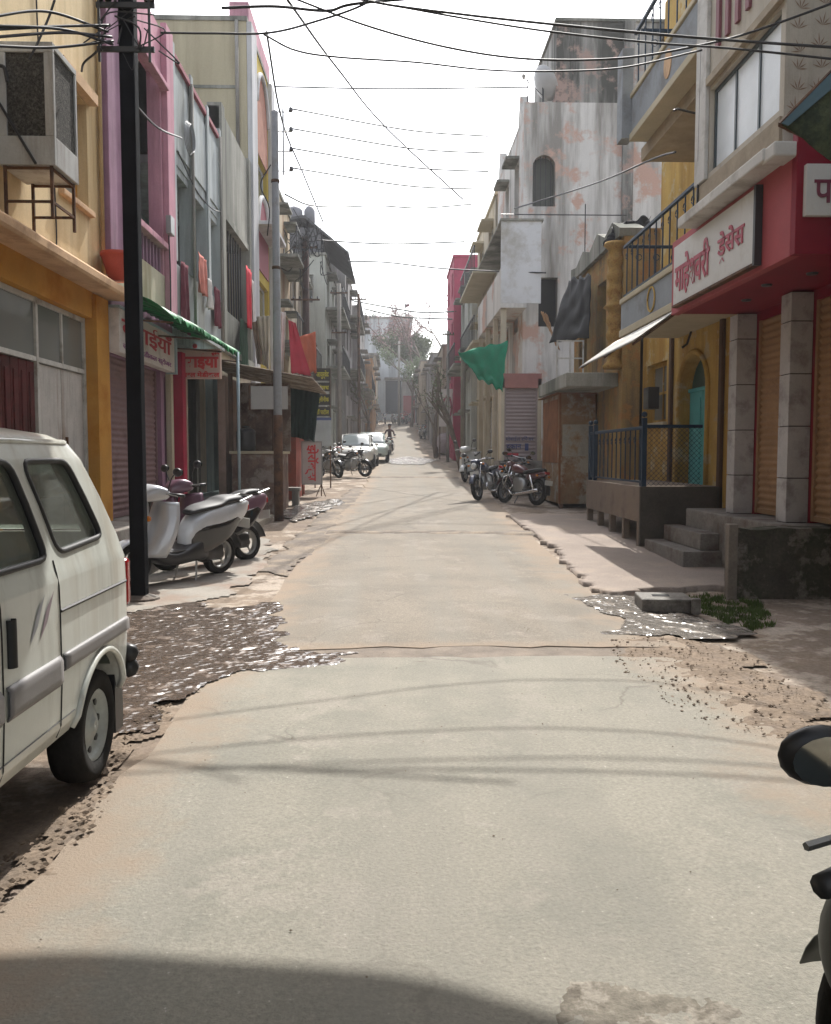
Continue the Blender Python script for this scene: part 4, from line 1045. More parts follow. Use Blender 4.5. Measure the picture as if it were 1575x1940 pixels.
# black tarpaulins over the ruin
m_tarp = mat('black_tarp', (.011, .012, .015), .55, .4, 5, .1, bump=.5, bsc=8)
def sheet(name, label, m, pts, cat, nu=34, nv=22, sag=.15, seed=0, th=.006):
    A, B, C_, D = [Vector(p) for p in pts]
    def fn(u, v):
        p = A.lerp(B, u).lerp(D.lerp(C_, u), v); s = sag*math.sin(math.pi*u)*math.sin(math.pi*v)
        return (p.x+.05*nz(u*4, v*4, 1, seed), p.y+.06*nz(u*5, v*3, 1, seed+3)+.035*math.sin(u*15-v*6+seed), p.z - s + .06*nz(u*6, v*5, 1, seed+5) + .02*math.sin(u*19+v*8+seed))
    return tag(MB().grid(fn, nu, nv).build(name, m, None, smooth=True, solid=th), label, cat)
sheet('tarpaulin', 'black tarpaulin sheet thrown over the roof edge of the old ochre house', m_tarp, [atY(1165, 425, 17.5), atY(1235, 408, 17.5), atY(1225, 470, 17.2), atY(1140, 465, 17.3)], 'tarpaulin', sag=.05)
sheet('tarpaulin', 'large black tarpaulin hung beside the old house below the white tower', m_tarp, [atY(1078, 530, 20.3), atY(1120, 520, 18.8), atY(1117, 640, 18.6), atY(1040, 650, 20.8)], 'tarpaulin', sag=.1, seed=4)
sheet('torn_cloth', 'torn tan cloth strip hanging from the black tarpaulin', mat('tan_cloth', (.40, .24, .13), .9, .2, 5), [atY(1026, 590, 21.2), atY(1036, 596, 21.2), atY(1062, 665, 20.6), atY(1048, 640, 20.9)], 'cloth', sag=.05, seed=7)
# rusty kiosk
t = thing('rusty_kiosk', 'tall rusty sheet metal kiosk with faded posters under the canopy', 'kiosk', (4.1, 20, .3))
m_kio = mat('rusted_sheet', (.33, .22, .12), .8, .3, 2, .2, stain=(.22, .09, .035), samt=.55, ssc=1.4, stain2=(.40, .36, .28), samt2=.45, ssc2=1.5, bump=.4)
x0, x1, y0, y1, z0, z1 = 3.66, 4.46, 19.0, 21.2, .42, 2.84
MB().box(x0, x1, y0, y1, z0, z1).build('body', m_kio, t, bevel=.02)
m_rst = mat('rust_strip', (.25, .10, .035), .9, .3, 4, .2)
MB().box(x0-.012, x0+.03, y0-.012, y0+.05, z0, z1).build('corner_strip', m_rst, t)
MB().box(x0+.06, x1-.02, y0-.012, y0-.001, z0+.35, z0+1.0).build('door_panel', m_kio, t, bevel=.006)
MB().box(x0+.06, x1-.02, y0-.012, y0-.001, z0+1.05, z0+1.75).build('door_panel', mat('faded_poster', (.42, .40, .33), .9, .3, 3, .2, stain=(.27, .16, .08), samt=.35, ssc=3), t, bevel=.006)
MB().box(x0+.06, x1-.02, y0-.012, y0-.001, z0+1.8, z1-.05).build('door_panel', m_kio, t, bevel=.006)
MB().box(x0-.012, x0-.001, y0+.2, y1-.2, z0+.9, z1-.1).build('side_panel', m_rst, t, bevel=.006)
for (x, y) in ((x0+.05, y0+.05), (x1-.05, y0+.05), (x0+.05, y1-.05), (x1-.05, y1-.05)): MB().box(x-.04, x+.04, y-.04, y+.04, .22, z0).build('leg', m_rust, t)
MB().box(x0-.1, x1, y0-.1, y1+.1, z1+.001, z1+.018).build('roof_sheet', m_rst, t)
# white grille leaning above the canopy
t = thing('metal_grille', 'white painted iron grille panel standing on the concrete canopy', 'grille', (3.75, 18.6, 3.15))
P_ = planeY(18.6)
for a in (3.5, 3.78, 4.06): MB().pbox(P_, a, a+.03, 3.16, 3.95, 0, .03).build('upright', m_frame_w, t)
for b in (3.18, 3.55, 3.92): MB().pbox(P_, 3.531, 4.059, b, b+.03, .002, .028).build('cross_bar', m_frame_w, t)

# ---- tall white weathered house
t = thing('weathered_white_house', 'tall weathered white house with pink patches and an arched window', 'house', (6, 27, 0))
m_wea = mat('peeling_whitewash', (.68, .665, .635), .95, .12, .6, .15, stain=(.30, .285, .26), samt=.38, ssc=1.1, streak=True, stain2=(.56, .38, .31), samt2=.30, ssc2=.75, bump=.5)
m_web = mat('blackened_whitewash', (.56, .55, .52), .95, .2, .7, .2, stain=(.09, .09, .08), samt=.6, ssc=1.0, streak=True, stain2=(.40, .29, .25), samt2=.2, ssc2=.8, bump=.6)
Y4 = 25.2; P4 = planeY(Y4); X4 = 3.75
ah = (4.0, 4.65, 8.6, 10.05)
wall(P4, X4, 9.5, .5, 11.5, [ah, (4.2, 4.75, 5.2, 6.6)], .3).build('side_wall', m_wea, t)
sp = [(ah[0], ah[3]), (ah[0], ah[3]-.33)] + [((ah[0]+ah[1])/2-(ah[1]-ah[0])/2*math.cos(math.pi*k/10), ah[3]-.33+.32*math.sin(math.pi*k/10)) for k in range(1, 10)] + [(ah[1], ah[3]-.33), (ah[1], ah[3])]
MB().prism([P4(a, b, .004) for a, b in sp], (0, .28, 0)).build('arch_spandrel', m_wea, t)
MB().pbox(P4, ah[0], ah[1], ah[2], ah[3], .3, .33).build('window_shutter', plain('grey_green_louvre', (.10, .105, .09), .8), t)
for k in range(4): a = ah[0]+.08+k*.15; MB().pbox(P4, a, a+.02, ah[2], ah[3], .12, .14).build('window_bar', m_black, t)
MB().pbox(P4, 4.2, 4.75, 5.2, 6.6, .3, .33).build('window_shutter', plain('black_opening', (.03, .03, .03), .9), t)
wall(P4, 4.65, 7.75, 11.5, 13.72, (), .3).build('stair_tower_wall', m_web, t)
MB().box(4.65, 7.75, Y4+.301, 29, 11.5, 13.68).build('stair_tower', m_web, t)
MB().box(4.6, 7.8, Y4-.06, 29.05, 13.721, 13.80).build('tower_coping', m_stc, t)
MB().pbox(P4, 6.55, 6.85, .5, 13.68, -.16, -.001).build('drain_shaft', m_web, t, bevel=.01)
MB().pbox(P4, 7.75, 9.5, 11.5, 12.0, 0, .25).build('parapet', m_web, t)
wall(planeX(X4, 1), Y4+.301, 31.4, .5, 11.2, [(26.2, 27.1, 8.5, 10.2), (28.4, 29.3, 8.5, 10.2), (26.2, 27.1, 5.2, 6.8), (28.4, 29.3, 5.2, 6.8)], .3).build('street_wall', m_wea, t)
for h in ((26.2, 27.1, 8.5, 10.2), (28.4, 29.3, 8.5, 10.2), (26.2, 27.1, 5.2, 6.8), (28.4, 29.3, 5.2, 6.8)):
    window(planeX(X4, 1), h, t, m_frame_w, m_dark_glass, .14, .06, 1)
    MB().pbox(planeX(X4, 1), h[0]-.05, h[1]+.05, h[3]+.05, h[3]+.13, -.4, -.001).build('sunshade', m_stc, t)
pk = [(Y4+.31, 11.2)] + sum([[(a, 11.2), (a+.35, 12.0), (a+.7, 11.2)] for a in (25.7, 30.5)], []) + [(31.4, 11.2), (31.4, 11.1), (Y4+.31, 11.1)]
MB().prism([planeX(X4, 1)(a, b, -.01) for a, b in pk], (.25, 0, 0)).build('peaked_parapet', m_wea, t)
room(t, X4, 1, Y4+.35, 31.4, .5, 11.0, 3)
# projecting enclosed balcony with bare board side
PBx = planeX(3.02, 1)
MB().box(3.02, X4-.001, 24.5, 31.0, 5.62, 5.74).build('balcony_floor', m_wea, t)
MB().box(3.02, 4.15, 24.5, 24.56, 5.741, 8.0).build('balcony_side_board', mat('white_board', (.62, .63, .64), .7, .08, 1.2, .05, stain=(.40, .38, .34), samt=.3, ssc=1), t, bevel=.006)
MB().box(3.02, 3.08, 24.561, 31.0, 5.741, 6.7).build('balcony_front', m_wea, t)
MB().box(3.0, 4.2, 24.45, 31.05, 8.001, 8.06).build('balcony_roof', m_stc, t)
for y in (24.6, 26.5, 28.6, 30.8): MB().box(3.05, 3.2, y, y+.15, .5, 5.618).build('balcony_column', m_crm, t, bevel=.01)
MB().tube([(3.0, 24.4, 8.15), (6.5, 24.4, 8.15)], .015).build('roof_rail', m_black, t)
MB().tube([(5.35, 24.4, 6.5), (5.35, 24.4, 8.45)], .015).build('rail_post', m_black, t)
# dish on its roof
t = thing('satellite_dish', 'tilted grey satellite dish on the roof of the weathered white house', 'dish', (4.35, 25.6, 11.5))
dd = MB().lathe([(.02, 0), (.2, .02), (.36, .07), (.5, .14), (.505, .13), (.36, .06), (.2, .01), (.02, -.01)], (0, 0, 0), 'z', 20)
M_ = Matrix.Translation((4.30, 25.5, 12.1)) @ Matrix.Rotation(R(58), 4, 'Y') @ Matrix.Rotation(R(-20), 4, 'X')
dd.v = [tuple(M_ @ Vector(p)) for p in dd.v]
dd.build('reflector', plain('dish_grey', (.42, .42, .42), .5), t, smooth=True)
MB().tube([(4.35, 25.6, 11.5), (4.33, 25.55, 12.05)], .025).build('mast', m_black, t)
MB().tube([(4.32, 25.5, 11.8), (3.75, 25.3, 12.2)], .012).build('feed_arm', m_black, t)
MB().lathe([(.03, 0), (.05, .05), (.05, .1), (.02, .13)], (3.73, 25.28, 12.17), 'z', 10).build('feed_horn', m_conc, t)
MB().tube([(3.9, 25.6, 11.2), (3.9, 25.6, 12.9)], .015).build('antenna_rod', m_black, t)
# shutter of the ground floor facing down the street
t = thing('shuttered_kiosk', 'small shop with a pinkish grey roller shutter and painted writing', 'kiosk', (3.6, 24.3, .5))
P_ = planeY(24.1)
MB().box(3.0, 3.09, 24.06, 24.8, .5, 3.6).build('post', m_crm, t); MB().box(4.02, 4.12, 24.06, 24.8, .5, 3.6).build('post', m_crm, t)
shutter(P_, (3.09, 4.02, 1.35, 3.35), t, mat('pinkish_shutter', (.33, .27, .265), .6, .14, 2, .08), .06, .1)
MB().box(3.0, 4.12, 24.06, 24.8, 3.351, 3.75).build('lintel', mat('pink_lintel', (.36, .17, .15), .85, .2, 2), t)
MB().box(2.9, 4.5, 23.6, 24.8, .4, 1.34).build('base', m_plinth, t)
m_blw = plain('blue_writing', (.05, .06, .16), .7)
text(P_, 'मोबाईल रिपेअर', 3.14, 1.88, .78, .14, t, m_blw, d=.035)
text(P_, 'दुकान', 3.16, 1.62, .42, .18, t, m_blw, d=.035, bold=.02); MB().pbox(P_, 3.68, 3.78, 1.62, 1.82, .034, .044).build('painted_lock', m_blw, t)
MB().pbox(P_, 3.14, 3.5, 1.48, 1.55, .034, .044).build('painted_bar', m_sred, t)
t = thing('plank_bench', 'long wooden plank bench in front of the shuttered kiosk', 'bench', (3.7, 22.4, .45))
for k in range(3): MB().box(3.35+.26*k, 3.6+.26*k, 21.4, 23.4, .95, 1.0).build('plank', m_stc, t, bevel=.006)
for (x, y) in ((3.4, 21.5), (4.05, 21.5), (3.4, 23.2), (4.05, 23.2)): MB().box(x, x+.07, y, y+.07, .4, .949).build('leg', m_rust, t)
# green flag-like cloth stretched from the balcony columns
sheet('green_banner', 'bright green triangular cloth stretched out over the parked motorcycles', mat('green_cloth', (.012, .22, .12), .7, .2, 3), [atY(868, 668, 22.5), atY(962, 646, 24.3), atY(952, 742, 24.0), atY(905, 716, 23.2)], 'banner', sag=.08, seed=2)
# ================================================================ further up the street
def fac(px, py, Y): return atY(px, py, Y)
def far_house(name, label, side, X, y0, y1, z1, m, rows, cols, trim, chh=True, balc=None, roofm=None, wcam=2, win_m=None):
    zb = zg(y0)-.2; t = thing(name, label, 'house', (X+side*2, (y0+y1)/2, zg(y0)))
    P = planeX(X, side); hs = []; win_m = win_m or m_frame_w
    z00 = zg(y0)+.3; H = (z1-z00)/rows; Wd = (y1-y0)/cols
    for r in range(rows):
        for c in range(cols):
            a = y0+c*Wd; hs.append((a+Wd*.28, a+Wd*.72, z00+r*H+(.1 if r == 0 else H*.28), z00+r*H+H*.78))
    wall(P, y0, y1, zb, z1, hs, .25).build('street_wall', m, t)
    for i, h in enumerate(hs):
        if i < cols:
            corr(P, h[0]+.02, h[1]-.02, h[2], h[3], .12, .14, .015).build('shop_shutter', win_m, t, smooth=True)
        else:
            window(P, h, t, win_m, m_dark_glass, .1, .06, 1)
        if chh: MB().pbox(P, h[0]-.1, h[1]+.1, h[3]+.04, h[3]+.12, -.45, -.001).build('sunshade', trim, t)
    PYc = planeY(y0-.001); far = X+side*5
    a0, a1 = (far, X) if side < 0 else (X, far)
    hc = []
    for r in range(1, rows):
        for c in range(wcam):
            a = (X+side*(.5+c*1.3)); b = a+side*.6; hc.append((min(a, b), max(a, b), z00+r*H+H*.3, z00+r*H+H*.72))
    wall(PYc, a0, a1-.0 if side < 0 else a1, zb, z1, hc, .0+.2).build('side_wall', m, t)
    for h in hc:
        if random.random() < .75: window(PYc, h, t, win_m, m_dark_glass, .1, .06, 1)
    MB().box(min(X-side*.06, far), max(X-side*.06, far), y0-.06, y1+.02, z1+.001, z1+.12).build('roof_slab', trim, t)
    if balc:
        for z in balc:
            MB().pbox(P, y0+.3, y1-.3, z, z+.1, -.8, -.001).build('balcony_slab', trim, t)
            n = max(4, int((y1-y0)/.6))
            MB().pbox(P, y0+.3, y1-.3, z+.95, z+1.0, -.78, -.73).build('balcony_rail', m_black, t)
            for k in range(n+1):
                a = y0+.32+(y1-y0-.64)*k/n; MB().pbox(P, a-.015, a+.015, z+.1, z+.949, -.77, -.74).build('baluster', m_black, t)
    MB().pbox(P, y0+.2, y1, zb, z1-.1, 2.2, 2.4).build('inner_wall', m_interior, t)
    return t
m_f1 = mat('cream_brown_wall', (.54, .45, .31), .92, .2, .9, .15, stain=(.30, .17, .10), samt=.4, ssc=1.0, streak=True)
m_f2 = mat('pale_green_white', (.56, .57, .51), .92, .14, .8, .12, stain=(.27, .27, .23), samt=.4, ssc=.9, streak=True)
m_f3 = mat('grey_weathered', (.40, .38, .365), .93, .2, .8, .15, stain=(.16, .15, .14), samt=.45, ssc=.9, streak=True)
m_f4 = mat('dull_beige', (.46, .39, .30), .93, .2, .8, .15, stain=(.2, .16, .12), samt=.4, ssc=.9, streak=True)
m_f5 = mat('burnt_orange_wall', (.44, .25, .13), .93, .25, .9, .15, stain=(.2, .13, .08), samt=.4, ssc=1.2)
m_f6 = mat('pale_slate_wall', (.55, .58, .60), .93, .12, .5, .1, stain=(.25, .26, .27), samt=.35, ssc=.6, streak=True)
far_house('brown_house', 'cream house with brown weathered patches behind the grey pole', -1, XL, 28.7, 33.5, 10.4, m_f1, 3, 2, m_stc, True, [5.2, 8.0])
far_house('low_house', 'weathered house between the brown pole and the cream patched house', -1, XL, 33.6, 38.9, 9.2, m_f4, 3, 2, m_stc, True, [4.9])
h8 = far_house('pale_house', 'pale greenish house with a dark sheet roof shed on top', -1, -3.0, 39, 46, 10.3, m_f2, 3, 2, m_stc, True, [5.4, 8.0])
sh_ = MB()
sh_.prism([(-5.2, 39.2, 11.9), (-3.9, 39.2, 12.1), (-1.95, 39.2, 10.5), (-1.95, 39.2, 10.4), (-3.9, 39.2, 11.98), (-5.2, 39.2, 11.78)], (0, 6.5, 0)); sh_.build('shed_roof', mat('dark_tin', (.10, .10, .105), .8, .25, 2), h8)
MB().box(-5.1, -3.2, 39.4, 45, 10.42, 11.6).build('roof_shed', plain('dark_shed', (.12, .12, .13), .9), h8)
for x in (-3.1, -2.1): MB().tube([(x, 39.4, 10.42), (x, 39.4, 10.5 if x > -2.5 else 11.3)], .03).build('shed_post', m_black, h8)
for (x, r) in ((-4.4, .35), (-3.75, .25)): MB().lathe([(.1, 11.95), (r, 11.97), (r, 12.5), (r*.6, 12.65), (.1, 12.7)], (x, 40, 0), 'z', 14).build('water_tank', plain('grey_tank', (.2, .2, .22), .6), h8, smooth=True)
far_house('tall_grey_house', 'tall grey weathered house with projecting sunshades up the street', -1, -2.5, 46.2, 54, 11.5, m_f3, 4, 2, m_stc, True, [6, 8.8])
far_house('slate_house', 'grey house with dark lower floors before the bend', -1, -2.05, 54.2, 64, 10.6, m_f3, 4, 3, m_conc, True, [5.5])
far_house('orange_brown_house', 'low burnt orange house near the end of the street', -1, -1.5, 64.2, 78, 8.6, m_f5, 2, 3, m_conc, True, None)
# right side
h5 = far_house('cream_house', 'cream house with stepped sunshades beside the white tower house', 1, 3.72, 31.6, 38.5, 10.8, m_crm, 3, 2, m_bed, True, [5.6, 8.1])
h5b = far_house('pale_lilac_house', 'pale house with a louvred bay behind the green banner', 1, 3.5, 38.6, 44.9, 9.6, m_f2, 3, 2, m_stc, True, [5.5])
m_magenta = mat('magenta_paint', (.44, .06, .115), .8, .15, 1, .08, stain=(.3, .05, .09), samt=.25, ssc=1)
far_house('magenta_house', 'narrow bright magenta house standing proud of its neighbours', 1, 3.15, 45, 50.5, 11.6, m_magenta, 4, 2, m_magenta, False, None)
far_house('beige_house', 'dull beige house beyond the magenta one', 1, 2.9, 50.7, 58, 7.8, m_f4, 2, 2, m_conc, True, None)
far_house('shed_house', 'low grey house beneath the bare tree', 1, 2.6, 58.2, 68, 8.2, m_f3, 2, 3, m_conc, True, None)
far_house('last_house', 'low weathered house at the far right end of the street', 1, 2.2, 68.2, 80, 8.8, m_f4, 2, 3, m_conc, True, None)
# building closing the view
t = thing('closing_house', 'flat-roofed pale slate building closing the view up the street', 'house', (-.5, 96, 5.3))
PE_ = planeY(94)
a0, a1, zt = -4.2, 2.0, 16.1
hs = [(-1.6, -1.0, 12.6, 13.3), (-3.2, -2.2, 6.2, 9.0), (-.8, .9, 5.9, 9.5)]
wall(PE_, a0, a1, 5, zt, hs, .3).build('front_wall', m_f6, t)
MB().box(a0+.01, a1-.01, 94.301, 104, 5, zt-.1).build('core', m_f6, t)
MB().box(a0-.2, a1+.2, 93.8, 104, zt+.001, zt+.2).build('roof_slab', m_conc, t)
window(PE_, hs[0], t, m_frame_w, m_dark_glass); MB().pbox(PE_, *hs[1], .1, .15).build('door', m_black, t)
MB().pbox(PE_, *hs[2], .12, .17).build('gate', plain('dark_blue_gate', (.05, .06, .08), .7), t)
MB().pbox(PE_, -.9, 1.0, 9.6, 9.75, -1.2, -.001).build('canopy', m_conc, t)
t = thing('dark_shop', 'dark shop front with red shutters under the end building', 'shop', (1.6, 84, 4.7))
MB().box(.9, 4.2, 84, 92, 4.4, 8.6).build('wall', m_f3, t); MB().box(1.0, 2.1, 83.98, 83.999, 4.6, 7.2).build('red_shutter', plain('dull_red', (.25, .06, .06), .8), t)
MB().box(2.2, 3.6, 83.98, 83.999, 4.6, 7.2).build('dark_opening', m_interior, t); MB().box(.8, 4.3, 83.0, 84.5, 8.601, 8.75).build('roof', m_conc, t)
t = thing('dark_house', 'dark shadowed house beside the closing building', 'house', (-2.3, 84, 4.7))
MB().box(-6, -1.6, 82, 93, 4.2, 10.8).build('wall', m_f4, t); MB().box(-6.1, -1.3, 81.7, 93, 10.801, 11).build('roof', m_conc, t)
MB().box(-1.595, -1.58, 84, 86, 4.5, 7).build('door', m_black, t)
# tall blank houses behind the frontages keep the street lit only from above
m_bk = mat('back_row_wall', (.40, .37, .31), .9, .2, .4, .1)
t = thing('back_house', 'plain cream block rising behind the pink house', 'house', (-10, 16, 0))
MB().box(-14, -8.2, 6, 23.5, 0, 9.3).build('wall', m_bk, t); MB().box(-14.1, -8.1, 5.9, 23.6, 9.301, 9.45).build('roof', m_conc, t)

# ---------------------------------------------------------------- trees
def tree(name, label, base, h, spread, leafm, n_leaf, barkm, seed=1, leaf=.16, bare=0.4, crown_lo=.4, lean=(0, 0), lmax=3):
    rn = random.Random(seed); t = thing(name, label, 'tree', base)
    tips = []; tr = MB()
    def limb(p, d, L_, r, lev):
        pts = [p]; q = p.copy(); dd = d.copy()
        for i in range(4):
            dd = (dd + Vector((rn.uniform(-.22, .22), rn.uniform(-.22, .22), rn.uniform(-.05, .16)))).normalized(); q = q + dd*L_/4; pts.append(q.copy())
        tr.tube(pts, [r*(1-.14*i) for i in range(5)], 5 if lev > 1 else 8)
        if lev >= lmax: tips.extend(pts[1:]); return
        for k in range(rn.choice((3, 4))):
            a = rn.uniform(0, 6.28); s = rn.uniform(.5, .95)*spread
            limb(pts[rn.choice((2, 3, 4))], (dd + Vector((math.cos(a)*s, math.sin(a)*s, rn.uniform(-.05, .35)))).normalized(), L_*rn.uniform(.6, .8), r*.55, lev+1)
    limb(Vector(base), Vector((lean[0], lean[1], 1)).normalized(), h*.42, h*.022, 0)
    tr.build('trunk', barkm, t, smooth=True)
    lv = MB()
    for _ in range(n_leaf):
        c = rn.choice(tips) + Vector((rn.gauss(0, .3), rn.gauss(0, .3), rn.gauss(0, .25)))*leaf*3.2
        u = Vector((rn.uniform(-1, 1), rn.uniform(-1, 1), rn.uniform(-1, 1))).normalized(); w_ = u.orthogonal().normalized(); s = leaf*rn.uniform(.5, 1.1)
        lv.add([c-u*s*.6, c+w_*s*.3, c+u*s*.6, c-w_*s*.3], [(0, 1, 2, 3)])
    tag(lv.build('crown', leafm, t), kind='stuff')
    return t
m_bark = mat('grey_bark', (.20, .16, .13), .95, .3, 4, .3)
m_pinkleaf = mat('dusty_pink_blossom', (.32, .21, .20), .9, .4, 1.2, .2)
m_gleaf = mat('dull_green_leaf', (.11, .14, .065), .8, .45, .9, .2)
m_gleaf2 = mat('pale_green_leaf', (.15, .19, .10), .8, .4, .9, .2)
tree('bare_tree', 'nearly bare tree with pinkish twigs above the right houses', (3.9, 83, 4.6), 15.5, 1.05, m_pinkleaf, 3200, m_bark, 4, .22, lean=(.12, 0))
tree('green_tree', 'green leafy tree beside the pale closing building', (2.75, 86, 4.75), 9.0, .7, m_gleaf, 9000, m_bark, 11, .30)
tree('roadside_tree', 'dusty small tree on the far right before the street end', (1.6, 76, 3.9), 7.5, .8, m_gleaf2, 3000, m_bark, 23, .2)
tree('rooftop_tree', 'pale green tree showing over the roof of the closing building', (-1.2, 108, 6), 15, .8, m_gleaf2, 5000, m_bark, 31, .3)
tree('rooftop_tree', 'smaller green tree over the closing building towards its left end', (-5.0, 107, 6), 13, .8, m_gleaf, 3500, m_bark, 37, .3)
tree('street_tree', 'leaning bare trunk of a small tree by the white signboard', (2.35, 47, 1.35), 6.5, .6, m_gleaf, 260, m_bark, 41, .14, lean=(-.1, 0), lmax=2)
tree('street_tree', 'thin crooked tree stem in front of the lilac house', (2.75, 35, .9), 5.2, .5, m_gleaf, 160, m_bark, 43, .12, lmax=2)
tree('street_tree', 'bent slender tree leaning over the left parked car', (-1.75, 53, 1.7), 6.0, .7, m_gleaf2, 300, m_bark, 47, .14, lean=(.35, 0), lmax=2)
# flag over the end roof
t = thing('flag', 'small reddish flag on a thin mast above the far trees', 'flag', (1.4, 99, 16)); MB().tube([(1.4, 99, 10), (1.4, 99, 18.6)], .05).build('mast', m_black, t)
MB().grid(lambda u, v: (1.4+.5*u, 99+.1*math.sin(u*7), 18.5-.45*v*(1-u*.5)), 6, 3).build('cloth', m_cl_d, t, solid=.01)
# ================================================================ vehicles
def loft(mb, secs, n=20, p=2.6, axis='x'):
    """rounded sections along the length: (x, half width, z bottom, z top)"""
    k = len(mb.v)
    for (x, hw, z0, z1) in secs:
        for j in range(n):
            a = 2*math.pi*j/n; c, s = math.cos(a), math.sin(a)
            mb.v.append((x, hw*math.copysign(abs(c)**(2/p), c), (z0+z1)/2+(z1-z0)/2*math.copysign(abs(s)**(2/p), s)))
    for i in range(len(secs)-1):
        for j in range(n): mb.f.append((k+i*n+j, k+i*n+(j+1) % n, k+(i+1)*n+(j+1) % n, k+(i+1)*n+j))
    mb.f.append(tuple(k+j for j in range(n))[::-1]); mb.f.append(tuple(k+(len(secs)-1)*n+j for j in range(n)))
    return mb
def smooth_secs(secs, m=4):
    pts = spline([Vector((s[0], s[1], s[2])) for s in secs], m); q = spline([Vector((s[0], s[3], 0)) for s in secs], m)
    return [(a.x, max(.004, a.y), a.z, b.y) for a, b in zip(pts, q)]
m_tyre = mat('tyre_rubber', (.022, .021, .020), .85, .3, 8, .2)
m_chrome = plain('chrome', (.55, .55, .55), .22, 1.0)
m_steel = plain('dull_steel', (.32, .32, .31), .4, .8)
m_blackp = plain('black_plastic', (.022, .022, .024), .42)
m_glossk = plain('gloss_black', (.012, .012, .014), .15, 0, .5, .8)
m_seat = plain('black_vinyl', (.018, .018, .02), .6)
m_lamp = plain('lamp_glass', (.62, .63, .62), .12, 0, .6, .5)
m_tail = plain('tail_red', (.35, .01, .012), .2, 0, .5, .5)
m_amber = plain('amber_lens', (.55, .18, .01), .25)
m_plate = plain('plate_white', (.6, .59, .55), .6)
m_mirror = plain('mirror_glass', (.32, .36, .35), .05, 1.0, var=.0, bump=0)  # dark tint stands in for dim surroundings the mirror would reflect
def wheel(parent, x, y, R_, w_, rim_m, spokes=5, name='wheel'):
    """tyre as the wheel mesh, rim and hub as its pieces; axle along y"""
    pr = [(R_*.70, -w_*.42), (R_*.86, -w_*.5), (R_*.95, -w_*.42), (R_, -w_*.18), (R_, w_*.18), (R_*.95, w_*.42), (R_*.86, w_*.5), (R_*.70, w_*.42)]
    o = MB().lathe(pr, (x, y, R_), 'y', 28, True).build(name, m_tyre, parent, smooth=True)
    MB().lathe([(R_*.62, -w_*.3), (R_*.71, -w_*.4), (R_*.71, w_*.4), (R_*.62, w_*.3)], (x, y, R_), 'y', 24, True).build('rim', rim_m, o, smooth=True)
    MB().lathe([(.01, -w_*.45), (R_*.18, -w_*.45), (R_*.18, w_*.45), (.01, w_*.45)], (x, y, R_), 'y', 12).build('hub', rim_m, o)
    for k in range(spokes):
        a = 6.283*k/spokes; c, s = math.cos(a), math.sin(a)
        MB().tube([(x+R_*.14*c, y, R_+R_*.14*s), (x+R_*.66*c, y, R_+R_*.66*s)], R_*.055, 5).build('spoke', rim_m, o)
    return o
